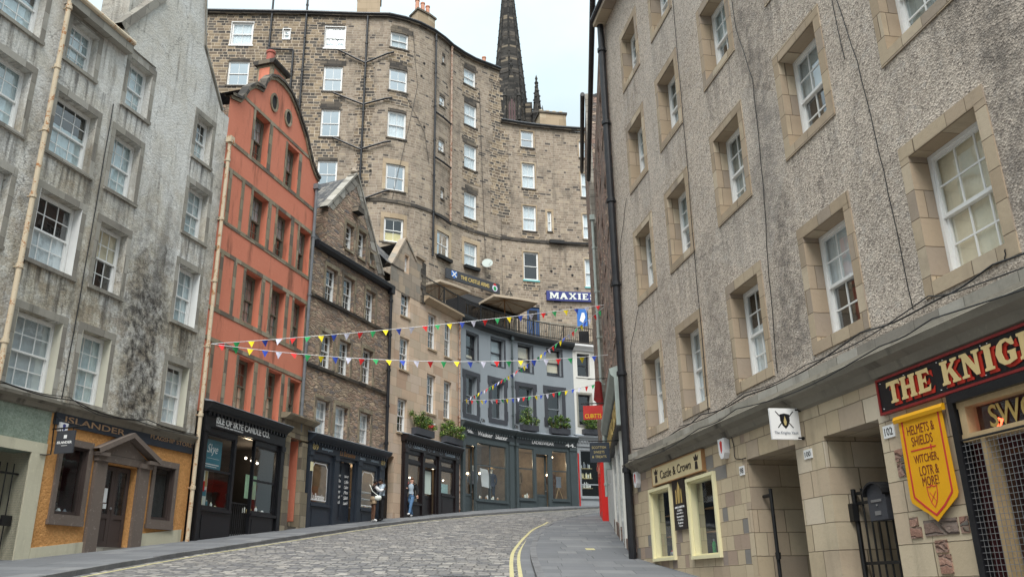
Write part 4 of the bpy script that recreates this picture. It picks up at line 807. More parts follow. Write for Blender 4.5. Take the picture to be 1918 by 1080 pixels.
# ============ rubble stone house (89)
ST = thing('stone_house', 'brown rubble stone house with steep skewed gable above the dark blue patisserie', 'building', FS.P(3, 2.2, -1))
SW = [(2.16, 2.8, 13.4, 14.55, 1), (3.15, 3.78, 13.38, 14.61, 1), (4.12, 4.55, 13.34, 13.93, 1), (.92, 1.74, 10.77, 12.17, 2), (2.19, 3.04, 10.78, 12.2, 2), (3.95, 4.75, 10.77, 12.15, 2),
      (.88, 1.7, 8.03, 9.43, 2), (2.13, 2.96, 8.02, 9.43, 2), (3.91, 4.72, 8.04, 9.5, 2), (.8, 1.68, 5.35, 6.76, 3), (2.09, 3.0, 5.38, 6.75, 3), (3.9, 4.74, 5.5, 6.79, 3)]
mb = MB(); wall(mb, FS, 0, 5.98, 5.1, [(0, 12.8), (.84, 12.8), (.84, 14.74), (2.79, 17.05), (5.2, 13.3), (5.98, 12.75)], [q[:4] for q in SW], .26); mb.build('wall', 'rubS', ST)
body(FS, ST, 0, 5.98, 5.3, 12.7, 8, 'rubS', None)
mb = MB(); sweep(mb, FS, .0, 5.98, [(.05, 12.85), (-3.2, 17.0), (-6.4, 12.8)], False, False)
mb.face([FS.P(.84, 14.74, -.3), FS.P(2.79, 17.0, -.3), FS.P(2.79, 17.0, -3.4), FS.P(.84, 14.74, -3.4)], [(0, 0), (3, 0), (3, 3), (0, 3)]); mb.face([FS.P(5.2, 13.2, -.3), FS.P(2.79, 17.0, -.3), FS.P(2.79, 17.0, -3.4), FS.P(5.2, 13.2, -3.4)], [(0, 0), (4, 0), (4, 3), (0, 3)])
mb.build('roof', 'slate', ST)
mb = MB(); fbox(mb, FS, .845, .87, 12.8, 14.74, -2.2, -.01); mb.build('gable_cheek', 'rubS', ST)
mb = MB(); random.seed(4)
for (a, b) in (((.84, 14.74), (2.79, 17.05)), ((2.79, 17.05), (5.25, 13.25))):
    n = 9
    for i in range(n):
        u0_, u1_ = i/n, (i+.97)/n; A = (a[0]+(b[0]-a[0])*u0_, a[1]+(b[1]-a[1])*u0_); B = (a[0]+(b[0]-a[0])*u1_, a[1]+(b[1]-a[1])*u1_); dx = -.0; w_ = random.uniform(.34, .5); sg = 1 if b[1] > a[1] else -1
        poly_plate(mb, FS, [A, B, (B[0]+sg*w_*.75, B[1]-w_*.25), (A[0]+sg*w_*.75, A[1]-w_*.25)], -.3, .02+.012*(i % 2))
coping(mb, FS, [(.72, 14.62), (2.79, 17.07)], .09, -.35, .06); coping(mb, FS, [(2.79, 17.07), (5.3, 13.2)], .09, -.35, .06); mb.build('gable_coping', 'dressG', ST)
mb = MB(); sweep(mb, FS, -.02, 6.05, [(-.02, 12.62), (.12, 12.62), (.24, 12.72), (.26, 12.86), (.2, 12.92), (.06, 12.92)]); mb.build('gutter', 'pipeblk', ST)
mb = MB(); [sweep(mb, FS, .0, 5.96, [(-.003, z-.09), (.08, z-.05), (.1, z+.04), (-.003, z+.1)]) for z in (10.67, 7.92)]; mb.build('string_course', 'soot', ST)
pipe(FS, ST, 5.88, 5.3, 12.5, .07, .14, 'pipeblk', 1.6)
mb = MB(); poly_plate(mb, FS, [(2.55, 15.2), (3.1, 15.2), (3.05, 15.45), (2.6, 15.45)], -.01, .3); mb.build('stone_bracket', 'soot', ST)
for i, q in enumerate(SW):
    k = q[4]; arch = i == 6
    window(FS, ST, *q[:4], dep=.16, cols=2 if k == 1 else 3, rows=2 if k > 1 else 2, fill=('curt', 1.) if k == 3 else None, gl='glass', sill=.02 if k == 1 else None, sillmat='dressD', sur=('dressD', (.12, .16, 0, .03)), fw_=.045)
mb = MB(); mb.lathe(FS.P(.14, 15.42, -.9), [(.2, 0), (.17, .1), (.19, .35), (.17, .36), (.2, .6), (.14, .62)], 12); mb.lathe(FS.P(.1, 15.42, -1.4), [(.2, 0), (.17, .1), (.19, .35), (.17, .36), (.2, .6), (.14, .62)], 12); mb.build('chimney_pot', 'bufpot', ST)
mb = MB(); fbox(mb, FS, -.1, .38, 12.8, 15.42, -1.7, -.65); mb.build('chimney_stack', 'soot', ST)
mb = MB(); mb.lathe(FS.P(2.79, 17.15, -.15), [(.12, 0), (.16, .08), (.1, .2), (.06, .3), (.01, .34)], 10); mb.build('finial', 'ashTg', ST)
shopfront(FS, ST, .35, 5.86, 4.72, 5.06, [('w', .66, 1.78, 2.88, 4.44), ('d', 2.42, 3.52, 2.38, 4.6, 2, .0), ('w', 4.08, 5.12, 2.93, 4.48)], 'navy', .12, 'warmin', 1.5, pil=((.38, .55), (2.0, 2.25), (3.65, 3.9), (5.35, 5.55)), corn=.32)
sign_text(FS, 'shop_sign', 'dark blue fascia sign numbered 89 at both ends over the patisserie', 'sign', [('89', .5, .86, 4.78, 5.0, .02, 0, 'gold2'), ('89', 5.42, 5.74, 4.78, 5.0, .02, 0, 'gold2'), ('boulangerie', 1.1, 1.8, 4.8, 4.94, 0, .3, 'clgb'), ('La Barantine', 2.3, 3.4, 4.78, 4.98, 0, .3, 'wood'), ('bistro', 3.75, 4.15, 4.8, 4.94, 0, .3, 'clgb'), ('pâtisserie', 4.6, 5.2, 4.79, 4.93, 0, .3, 'clgb')], (.4, 5.82, 4.74, 5.05, .179, .187), 'white', 'navy')
for a, b, c, e, lab in ((.66, 1.78, 2.88, 4.44, 'left'), (4.08, 5.12, 2.93, 4.48, 'right')):
    root = thing('window_decal', 'white rounded border painted on the %s window of the dark blue patisserie' % lab, 'decal', FS.P(a, c, .1)); mb = MB()
    pts = [(a+.07, c+.12), (b-.07, c+.12), (b-.07, e-.25), (b-.2, e-.08), (a+.2, e-.08), (a+.07, e-.25)]; ring(mb, FS, pts, .045, .062, .066); mb.build('border', 'white', root)
    if lab == 'left': mb = MB(); ftext(mb, FS, 'La Barantine', a+.1, b-.2, c+.13, c+.38, .067, .004, .4, .01); mb.build('lettering', 'white', root)
for a in (2.55, 3.1):
    root = thing('menu_lettering', 'white handwritten menu lines on the %s leaf of the dark blue patisserie door' % ('left' if a < 3 else 'right'), 'lettering', FS.P(a, 3, 0)); mb = MB()
    for i, wd in enumerate(('Bakery', 'Coffee', 'Cakes', 'Pies', 'Salads', 'Lunch')): ftext(mb, FS, wd, a, a+.3, 4.0-.2*i, 4.13-.2*i, -.075, .005, .3, .01, 4.03-.2*i, 4.16-.2*i)
    mb.build('lettering', 'white', root)
goods(FS, 4.15, 5.05, 3.0, -.2, 9, ['offw', 'gold2', 'white', 'skin1'], 'small cake on the lower shelf of the right patisserie window', 'cake', 'cakes in the patisserie window', .06, .12, 'cake')
goods(FS, 4.15, 5.05, 3.35, -.3, 9, ['wood', 'gold2', 'fr', 'skin1'], 'small cake on the middle shelf of the right patisserie window', 'cake', 'cakes on the middle shelf', .06, .12, 'cake')
mb = MB(); [fbox(mb, FS, 4.1, 5.1, z-.02, z, -.5, .0) for z in (3.0, 3.35, 3.62)]; mb.build('display_shelf', 'white', ST)
bulb(FS, 4.5, 4.0, -.3, 'round warm lamp hanging in the right patisserie window', m='lamp', r=.11)
goods(FD, .55, 1.1, 3.42, -.3, 4, ['gold2', 'teal', 'offw'], 'small jar on the glazing bar shelf behind the teal poster', 'jar', 'jars behind the teal poster')
goods(FT, 1.8, 2.7, 3.46, -.2, 6, ['offw', 'steel', 'signred', 'gold2'], 'small trinket on the floor of the left window of the black-brown shop', 'trinket', 'trinkets in the left black-brown window', .15, .4, 'trinket')
goods(FT, 1.8, 2.7, 4.2, -.35, 5, ['signred', 'steel', 'offw'], 'small trinket on the raised glass shelf of the black-brown shop', 'trinket', 'trinkets on the raised shelf', .12, .3, 'trinket')
mb = MB(); fbox(mb, FT, 1.75, 2.72, 4.17, 4.195, -.5, -.1); mb.build('display_shelf', 'steel', None).update_tag(); tag(COL.objects[-1], 'thin grey shelf across the left window of the black-brown shop', 'shelf')
# passage between stone house and tan house
mb = MB(); fbox(mb, FS, 5.86, 6.0, 1.5, 5.3, -2.5, .02); fbox(mb, FT, .0, 1.0, 5.3, 5.45, -2.4, -.01); fbox(mb, FT, -.1, 1, 2, 5.4, -2.6, -2.5); mb.build('passage_wall', 'rubS', ST)
gt = thing('iron_gate', 'tall black boarded gate in the passage behind the hugging couple', 'gate', FT.P(.4, 2.7, -.2))
mb = MB(); fbox(mb, FT, .02, .74, 2.5, 4.3, -.32, -.28); mb.build('panel', 'blk', gt); mb = MB()
for i in range(8): mb.tube([FT.P(.06+i*.095, 4.3, -.3), FT.P(.06+i*.095, 4.5, -.3)], .012, 5)
mb.build('spikes', 'iron', gt); mb = MB(); fbox(mb, FT, .42, .5, 3.75, 4.1, -.28, -.27); mb.build('notice', 'white', gt)

# ============ tan ashlar house
T = thing('ashlar_house', 'pink-tan ashlar house with small pointed gable above the black-brown shop', 'building', FT.P(3, 3, -1))
TW = [(1.16, 1.5, 14.02, 14.88, 0), (.94, 1.74, 11.82, 13.0, 1), (.94, 1.74, 9.28, 10.8, 1), (.9, 1.68, 6.42, 7.95, 1), (3.38, 4.16, 10.83, 12.62, 1), (4.97, 5.7, 10.79, 12.64, 1), (3.36, 4.16, 7.68, 9.57, 1), (4.95, 5.72, 7.69, 9.56, 1)]
mb = MB(); wall(mb, FT, 0, 1.33, 5.3, [(0, 6.02), (1.33, 6.02)]); wall(mb, FT, 0, 6.4, 6.0, [(0, 14.0), (.3, 14.2), (1.19, 15.6), (1.25, 15.6), (2.1, 14.9), (2.1, 15.1), (2.9, 15.1), (2.9, 13.3), (6.4, 13.3)], [q[:4] for q in TW], .2); mb.build('wall', 'ashT', T)
mb = MB(); wall(mb, FT, .004, 2.9, 12.9, [(0, 14.0), (.3, 14.2), (1.19, 15.6), (1.25, 15.6), (2.1, 14.9), (2.1, 15.1), (2.9, 15.1)], [(1.1, 1.56, 13.95, 14.95)], .01, .012); mb.build('upper_wall', 'ashTg', T)
body(FT, T, 0, 6.4, 6.3, 13.2, 3.0, 'ashTg', None); mb = MB(); fbox(mb, FT, .02, 2.9, 13.1, 13.95, -3, -.7); fbox(mb, FT, 2.1, 2.9, 13.1, 15.1, -1.2, -.02); mb.build('back_wall', 'soot', T)
mb = MB(); mb.face([FT.P(-.4, 14.0, .05), FT.P(1.1, 14.0, .05), FT.P(1.1, 16.0, -1.9), FT.P(-.4, 16.0, -1.9)], [(0, 0), (1.5, 0), (1.5, 2.8), (0, 2.8)])
mb.face([FT.P(1.2, 15.55, -.05), FT.P(1.2, 15.55, -2.9), FT.P(2.1, 14.85, -2.9), FT.P(2.1, 14.85, -.05)], [(0, 0), (3, 0), (3, 1), (0, 1)]); mb.build('roof', 'slate', T)
mb = MB(); coping(mb, FT, [(.12, 14.0), (1.2, 15.66)], .1, -.35, .06); coping(mb, FT, [(1.2, 15.66), (2.12, 14.85)], .1, -.35, .06)
fbox(mb, FT, 2.06, 2.95, 15.1, 15.3, -1.3, .1); mb.build('gable_coping', 'ashTg', T)
mb = MB(); sweep(mb, FT, 2.86, 6.45, [(-.02, 12.98), (.06, 12.98), (.2, 13.1), (.34, 13.18), (.34, 13.28), (-.02, 13.34)]); mb.build('cornice', 'dressB', T)
mb = MB()
for i in range(6): fbox(mb, FT, 2.6+(.12 if i % 2 else 0), 3.0, 12.9+.35*i, 13.24+.35*i, -.02, .06)
mb.build('quoins', 'soot', T)
for i, q in enumerate(TW): window(FT, T, *q[:4], dep=.12, cols=2 if i in (0,) else 3, rows=2, sill=.04 if i else None, sillmat='dressB', fw_=.04, mt=.018, sillw=.08)
shopfront(FT, T, 1.32, 6.3, 5.72, 6.06, [('w', 1.72, 2.74, 3.45, 5.14), ('w', 1.72, 2.74, 5.26, 5.56), ('w', 3.1, 4.1, 5.26, 5.56), ('w', 4.6, 5.7, 5.26, 5.56), ('d', 3.12, 4.1, 3.05, 5.1, 1, .62), ('w', 4.6, 5.7, 4.02, 5.14)], 'brn', .12, 'warmin', 2.3, pil=((1.35, 1.6), (2.84, 3.02), (4.25, 4.45), (5.85, 6.2)), corn=.28)
sign_text(FT, 'shop_sign', 'black-brown fascia sign with faint silver lettering and round emblems', 'sign', [('CLARKSON', 2.0, 3.0, 5.82, 5.95, .005, 0, 'clgb'), ('E', 3.75, 3.85, 5.84, 5.93, 0, 0, 'clgb'), ('CLARKSON', 4.8, 5.75, 5.82, 5.95, .005, 0, 'clgb'), ('O', 1.55, 1.8, 5.8, 5.98, -.01, 0, 'clgr'), ('O', 3.25, 3.5, 5.8, 5.98, -.01, 0, 'clgr'), ('O', 4.3, 4.55, 5.8, 5.98, -.01, 0, 'clgr'), ('O', 5.95, 6.2, 5.8, 5.98, -.01, 0, 'clgr')], (1.36, 6.26, 5.74, 6.05, .179, .187), 'white', 'brn')
mb = MB(); fbox(mb, FT, 3.28, 3.94, 3.95, 4.98, -.05, -.045); tag(mb.build('door_poster', plain('mint_white_paper', (.62, .72, .66), .7, .05, 2, 0)), 'pale mint poster on the door of the black-brown shop', 'poster')
mb = MB(); fbox(mb, FT, 4.75, 5.6, 4.05, 4.55, -.3, -.1); tag(mb.build('jewellery_display', plain('mint_display', (.4, .6, .58), .7, .3, 9, .1)), 'pale green jewellery display in the right window of the black-brown shop', 'display')
for k in range(3): bulb(FT, 4.8+.3*k, 4.75, -.25, 'small spotlight in the right window of the black-brown shop')
for k in range(4): bulb(FT, 1.85+.22*k, 4.6, -.3, 'small spotlight in the left window of the black-brown shop')
bx = thing('alarm_box', 'red and white alarm box on the tan wall above the black-brown shop', 'alarm box', FT.P(3.9, 7.0, 0)); mb = MB(); fbox(mb, FT, 3.5, 3.95, 6.98, 7.14, 0, .12); mb.build('case', 'signred', bx); mb = MB(); fbox(mb, FT, 3.48, 3.97, 7.14, 7.22, 0, .13); mb.build('cover', 'white', bx)
pipe(FT, T, 6.36, 3.0, 13.0, .05, .1, 'piperb', 1.5)
mb = MB(); fbox(mb, FT, .75, 1.33, 2.4, 5.3, -.3, .01); mb.build('passage_pier', 'ashT', T)
def ndfoliage(root, c, rx, ry, rz, n, seed, lf=.06, tw=True):
    rnd = random.Random(seed); mb = MB(); tb = MB(); cl = [(rnd.uniform(-.8, .8)*rx, rnd.uniform(-.6, .6)*ry, rnd.uniform(-.1, .8)*rz, rnd.uniform(.3, .5)) for _ in range(9)]
    for k in range(n):
        a = rnd.choice(cl); v = Vector((rnd.gauss(0, 1), rnd.gauss(0, 1), rnd.gauss(0, 1))); v.normalize(); r = rnd.uniform(.6, 1)*a[3]*min(rx, rz)*1.15
        p = Vector((c[0]+a[0]+v.x*r, c[1]+a[1]+v.y*r, c[2]+a[2]+v.z*r+rz*.25)); t = Vector((rnd.uniform(-1, 1), rnd.uniform(-1, 1), rnd.uniform(-.6, .9))).normalized(); q = t.cross(v+Vector((.01, .02, .03))).normalized(); L = lf*rnd.uniform(.6, 1.3)
        mb.face([p, p+t*L*.5+q*L*.3, p+t*L, p+t*L*.5-q*L*.3])
    for a in cl: tb.tube([(c[0]+a[0]*.3, c[1]+a[1]*.3, c[2]-.1), (c[0]+a[0]*.8, c[1]+a[1], c[2]+a[2]+rz*.2)], [.018, .006], 5)
    mb.build('foliage', 'leaf', root); tb.build('stems', 'twig', root)
def planter(F, s0, s1, z, d, label, seed, h=.62):
    root = thing('planter', label, 'planter', F.P((s0+s1)/2, z, d), 'leafy planters on the shop cornices'); n = max(2, round((s1-s0)/.5)); mb = MB()
    fbox(mb, F, s0, s1, z, z+.3, d-.15, d+.15); mb.build('trough', 'dsash', root)
    for i in range(n):
        x = s0+(s1-s0)*(i+.5)/n; P = F.P(x, z+.3, d); ndfoliage(root, P, (s1-s0)/n*.62, .3, h*(.8+.25*((i+seed) % 2)), 900, seed*10+i, .07)
planter(FT, 1.85, 3.4, 6.42, .3, 'leafy green planter at the left end of the black-brown shop cornice', 1)
planter(FT, 4.5, 6.1, 6.42, .3, 'yellow-green planter at the right end of the black-brown shop cornice', 2)

# ============ grey-blue curved building and white neighbour
C = thing('curved_building', 'grey-blue painted curved building above the dark green tailor shops', 'building', FC.P(4, 3.6, -1))
CW = [(.67, 1.72, 11.18, 12.6), (2.86, 3.94, 11.25, 12.76), (5.05, 6.08, 11.26, 12.81), (7.14, 8.15, 11.31, 12.84)]
CX = [(.64, 1.66, 8.26, 10.3), (2.87, 3.9, 8.32, 10.36), (5.04, 6.08, 8.3, 10.4), (7.12, 8.12, 8.32, 10.43)]
mb = MB(); wall(mb, FC, 0, 8.95, 7.6, [(0, 13.1), (8.95, 13.1)], CW+CX, .26); mb.build('wall', 'gwall', C)
body(FC, C, 0, 8.95, 7.8, 13.1, 3.4, 'gwall', None)
mb = MB(); sweep(mb, FC, -.02, 8.97, [(-.02, 12.98), (.05, 12.98), (.12, 13.08), (.3, 13.14), (.34, 13.26), (.34, 13.32), (-.02, 13.36)]); mb.build('cornice', 'shopGd', C)
FL = [('blind', -.2), ('gblind', 1), ('blind', .8), ('blind', .85)]
for q, f in zip(CW, FL): window(FC, C, *q, dep=.2, cols=1, rows=1, sash='dsash', fill=f, fw_=.05, gl='glass', sur=('dsash', (.0, .07, .05, .01, -.003, .13)))
for i, q in enumerate(CX):
    window(FC, C, *q, dep=.2, cols=1, rows=1, sash='gwall', fill=None, fw_=.05, gl='glass')
    mb = MB(); a, b, c_, e_ = q
    for r in ((a-.22, a, c_, e_), (b, b+.22, c_, e_), (a-.22, b+.22, e_, e_+.22), (a-.29, a-.22, e_-.2, e_+.22), (b+.22, b+.29, e_-.2, e_+.22), (a-.27, a-.22, c_, c_+.5), (b+.22, b+.27, c_, c_+.5)) + (((a-.22, b+.22, c_-.24, c_),) if i < 2 else ()): fbox(mb, FC, *r, -.003, .035)
    mb.build('architrave', 'dsash', C)
mb = MB(); sweep(mb, FC, 0, 8.95, [(-.01, 7.64), (.12, 7.64), (.16, 7.8), (.0, 7.9)]); mb.build('ledge', 'lead2', C)
shopfront(FC, C, .1, 4.4, 7.16, 7.5, [('d', .42, 1.3, 3.42, 6.62, 1, .75), ('w', 1.42, 3.85, 4.02, 6.85, [('h', 5.75), ('v', 2.6)])], 'shopG', .16, 'warmin', 2.8, pil=((.12, .34), (4.06, 4.36)), corn=.26, depth=2.4)
shopfront(FC, C, 4.55, 8.86, 7.16, 7.5, [('w', 4.8, 5.9, 4.25, 6.95, [('h', 5.85)]), ('d', 6.08, 6.92, 3.8, 6.7, 1, .75), ('w', 7.18, 8.22, 4.3, 6.95, [('h', 5.85)])], 'shopG', .16, 'warmin', 2.8, pil=((4.57, 4.72), (8.4, 8.84)), corn=.26, depth=2.4)
sign_text(FC, 'shop_sign', 'curved dark fascia sign with white handwritten tailor name and number 46', 'sign', [('46.', .45, 1.0, 7.22, 7.46, .03), ('Walker  Slater', 1.42, 3.9, 7.2, 7.44, .015, .15)], (.12, 4.38, 7.18, 7.49, .219, .227), 'white', 'shopGd')
sign_text(FC, 'shop_sign', 'curved dark fascia sign reading ladieswear with number 44 at its right end', 'sign', [('LADIESWEAR', 5.75, 7.3, 7.22, 7.4, .0), ('44.', 8.1, 8.78, 7.2, 7.42, .01)], (4.57, 8.84, 7.18, 7.49, .219, .227), 'white', 'shopGd')
pipe(FC, C, 4.47, 3.4, 12.9, .055, .12, 'shopG', 1.6)
def mannequin(F, s_, z, d, h, coat, legs, hat, label):
    root = thing('mannequin', label, 'mannequin', F.P(s_, z, d)); k = h/1.75; P = Vector(F.P(s_, z, d))
    mb = MB(); mb.lathe(P, [(.2*k, .78*k), (.19*k, .95*k), (.15*k, 1.1*k), (.2*k, 1.32*k), (.17*k, 1.42*k), (.06*k, 1.47*k)], 14, Matrix.Diagonal((1, .62, 1)).to_3x3()); 
    for sx in (-1, 1): mb.tube([P+Vector((sx*.18*k, 0, 1.38*k)), P+Vector((sx*.25*k, -.03, 1.12*k)), P+Vector((sx*.23*k, -.1, .86*k))], [.06*k, .05*k, .035*k], 8)
    mb.build('jacket', coat, root, True); mb = MB()
    for sx in (-1, 1): mb.tube([P+Vector((sx*.09*k, 0, .85*k)), P+Vector((sx*.1*k, 0, .45*k)), P+Vector((sx*.1*k, 0, .03))], [.1*k, .075*k, .06*k], 8)
    mb.build('trousers', legs, root, True); mb = MB()
    mb.lathe(P, [(.05*k, 1.45*k), (.05*k, 1.52*k), (.075*k, 1.58*k), (.085*k, 1.66*k), (.06*k, 1.74*k), (.01, 1.76*k)], 12); mb.build('head_form', 'offw', root, True); mb = MB()
    for sx in (-1, 1): mb.tube([P+Vector((sx*.1*k, .05, .03)), P+Vector((sx*.12*k, -.14, .03))], [.04, .03], 6)
    mb.build('shoes', 'white', root)
    if hat: mb = MB(); mb.lathe(P, [(.19*k, 1.68*k), (.19*k, 1.7*k), (.1*k, 1.71*k), (.09*k, 1.82*k), (.01, 1.83*k)], 14); mb.build('hat', hat, root)
mannequin(FC, 1.75, 4.06, -.35, 1.7, 'clgr', 'clbk', None, 'mannequin in a grey jacket at the left of the tailor window'); mannequin(FC, 3.3, 4.06, -.4, 1.72, 'navycl', 'navycl', 'straw', 'mannequin in a navy suit and straw hat in the tailor window')
mannequin(FC, 5.15, 4.3, -.35, 1.75, 'tweed', 'tweed', 'straw', 'mannequin in brown tweed and straw hat in the ladieswear window'); mannequin(FC, 7.5, 4.35, -.4, 1.7, 'tweed2', 'tweed2', None, 'mannequin in a long dark brown dress in the right ladieswear window')
bd = thing('sandwich_board', 'tilted white notice board standing in the tailor window', 'board', FC.P(2.5, 4.2, -.2)); mb = MB(); poly_plate(mb, FC, [(2.3, 4.75), (2.85, 4.7), (2.72, 5.62), (2.15, 5.65)], -.2, -.17); mb.build('panel', 'white', bd); mb = MB(); poly_plate(mb, FC, [(2.85, 4.7), (3.0, 4.7), (2.78, 5.5), (2.72, 5.6)], -.2, -.16); mb.build('leg', 'white', bd)
bd = thing('chalk_board', 'small dark writing board on wooden legs in the right ladieswear window', 'board', FC.P(7.9, 4.35, -.2)); mb = MB(); fbox(mb, FC, 7.68, 8.0, 5.0, 5.6, -.22, -.2); mb.build('panel', 'clgr', bd); mb = MB(); [mb.tube([FC.P(7.84, 5.0, -.2), FC.P(x, 4.35, dd)], .015, 5) for x, dd in ((7.6, -.2), (8.1, -.2), (7.84, -.5))]; mb.build('leg', 'palewood', bd)
goods(FC, 1.9, 3.6, 4.06, -.15, 7, ['wood', 'white', 'offw', 'gold2'], 'small shoe or bottle on the floor of the left tailor window', 'ornament', 'small goods in the tailor window', .1, .3, 'ornament')
goods(FC, 5.4, 5.85, 4.3, -.2, 5, ['wood', 'skin1', 'offw', 'clbe'], 'small pale item on the floor of the left ladieswear window', 'ornament', 'small goods in the ladieswear window', .15, .5, 'ornament')
for x, z in ((1.5, 5.35), (2.5, 5.45), (7.25, 5.7), (7.45, 6.7), (7.65, 6.7)): bulb(FC, x, z, -.5, 'warm shaded lamp glowing inside the curved tailor shop', 'lamps inside the tailor shops', 'lamp', .06)
for x in (2.5, 5.3, 7.7): glow(FC, x, 6.3, -.8, 20)
glow(FT, 2.2, 4.9, -.6, 10); glow(FT, 5.1, 4.9, -.6, 10); glow(FS, 4.6, 4.3, -.5, 14); glow(FD, 3.8, 4.1, -.6, 12)
for a, x1, z, sd in ((4.95, 6.1, 7.88, 3), (7.05, 8.35, 7.88, 4)): planter(FC, a, x1, z, .3, 'green planter below the %s upper window of the grey-blue building' % ('third' if sd == 3 else 'fourth'), sd, .75)
for x, lab in ((1.95, 'left'), (4.62, 'middle')):
    o = thing('wall_lamp', 'small black swan-neck lamp on the ledge at the %s of the grey-blue front' % lab, 'lamp', FC.P(x, 7.95, .1)); mb = MB(); mb.tube([FC.P(x, 7.9, 0), FC.P(x, 8.15, .12), FC.P(x, 8.1, .22)], .02, 6); mb.build('arm', 'iron', o); mb = MB(); mb.lathe(FC.P(x, 7.95, .24), [(.08, 0), (.05, .12), (.01, .16)], 10); mb.build('shade', 'iron', o)

WB = thing('white_building', 'white painted curved building right of the grey-blue one', 'building', FC.P(10, 4, -1))
WWn = [(9.22, 10.05, 11.42, 12.8), (9.2, 10.02, 8.55, 10.35)]
mb = MB(); wall(mb, FC, 8.955, 12.2, 7.6, [(8.95, 13.1), (12.2, 13.1)], WWn, .2); mb.build('wall', 'wwall', WB); body(FC, WB, 8.96, 12.2, 7.8, 13.1, 3, 'wwall', None)
mb = MB(); sweep(mb, FC, 8.975, 12.2, [(-.02, 12.95), (.1, 12.95), (.2, 13.12), (.32, 13.2), (.32, 13.3), (-.02, 13.35)]); mb.build('cornice', 'white', WB)
for q in WWn: window(FC, WB, *q, dep=.16, cols=1, rows=1, sash='dsash', fw_=.05, sur=('gsash' if q[2] < 9 else 'wwall', (.1, .12, .08, .03)))
shopfront(FC, WB, 8.9, 12.1, 7.3, 7.62, [('w', 9.1, 10.32, 4.5, 7.1, [('h', 5.2)])], plain('pale_grey_shop_paint', (.36, .38, .4), .5, .08), .14, 'dark', 3, pil=(), corn=.22, depth=2)
mb = MB(); fbox(mb, FC, 8.93, 8.985, 3.8, 6.9, .145, .2); mb.build('red_edging', 'brightred', WB)
mb = MB()
for z in (5.0, 5.55, 6.1): fbox(mb, FC, 9.15, 9.95, z, z+.03, -.5, -.1)
mb.build('display_shelf', 'gold2', WB)
goods(FC, 9.2, 9.9, 5.03, -.25, 6, ['offw', 'white'], 'pair of spectacles or card on the lowest shelf of the white shop', 'display card', 'cards on the shelves of the white shop', .2, .35, 'display_card'); goods(FC, 9.2, 9.9, 5.58, -.25, 6, ['offw', 'yellowpaint'], 'pale display card on the middle shelf of the white shop', 'display card', 'cards on the middle shelf', .2, .35, 'display_card'); goods(FC, 9.2, 9.9, 6.13, -.25, 6, ['offw', 'clgr'], 'pale display card on the top shelf of the white shop', 'display card', 'cards on the top shelf', .2, .35, 'display_card')
planter(FC, 9.3, 10.5, 7.98, .25, 'green planter on the cornice of the white building', 5, .6)
o = thing('hanging_sign', 'square red hanging sign in front of the white building', 'sign', FW.P(13.5, 6, .4))
mb = MB(); perp(FW, 9.6, mb, .22, .92, 5.5, 6.0, .02); mb.build('board', 'signred', o); mb = MB(); text_fn(mb, 'CUBITTS', lambda u, v, w_: FW.P(9.578-w_, 5.55+.15*v, .86-.58*u), .004, 0, .0); mb.build('lettering', 'fy', o); mb = MB(); mb.tube([FW.P(9.6, 6.08, 0), FW.P(9.6, 6.08, .98)], .02, 6); mb.build('bracket', 'iron', o)

# ============ upper terrace, its railing and furniture
mb = MB(); sweep(mb, FC, -.3, 14, [(-.02, 13.34), (-.02, 13.0), (-6, 13.0), (-6, 13.34)]); sweep(mb, FT, 2.9, 6.5, [(-.02, 13.33), (-.02, 13.0), (-4, 13.0), (-4, 13.33)]); tag(mb.build('terrace', 'flag'), kind='structure')
mb = MB(); sweep(mb, FC, .02, 12, [(.0, 13.34), (.0, 13.5), (-.22, 13.5), (-.22, 13.34)]); sweep(mb, FT, 2.9, 6.38, [(.0, 13.33), (.0, 13.5), (-.22, 13.5), (-.22, 13.33)]); mb.build('kerb_stone', 'soot', C)
def railing(F, s0, s1, z0, z1, d, label, mat='iron', step=.13):
    root = thing('railing', label, 'railing', F.P((s0+s1)/2, z0, d)); mb = MB(); s_ = s0
    while s_ < s1: mb.tube([F.P(s_, z0, d), F.P(s_, z1, d)], .013, 5, False); s_ += step
    mb.build('balusters', mat, root); mb = MB()
    for z in (z1, z0+.1): fbox(mb, F, s0, s1, z-.02, z+.02, d-.025, d+.025)
    mb.build('handrail', mat, root); mb = MB(); s_ = s0+.05
    while s_ < s1: fbox(mb, F, s_-.025, s_+.025, z0, z1+.05, d-.03, d+.03); mb.tube([F.P(s_, z1, d), F.P(s_, z0, d-.5)], .014, 5); s_ += 2.1
    mb.build('posts', mat, root)
railing(FT, 2.92, 6.38, 13.5, 14.42, -.11, 'black iron terrace railing above the tan house cornice')
railing(FC, .02, 12, 13.5, 14.42, -.11, 'long curved black iron terrace railing above the grey-blue building')
railing(FC, 4.6, 12, 14.1, 15.35, -2.5, 'pale inner railing on the terrace in front of the blue door', 'gsash')
mb = MB(); sweep(mb, FC, 4.6, 12, [(-2.4, 13.35), (-2.4, 14.1), (-2.9, 14.1), (-2.9, 13.35)]); tag(mb.build('low_wall', 'ashB'), 'low stone wall on the terrace under the pale inner railing', 'wall')
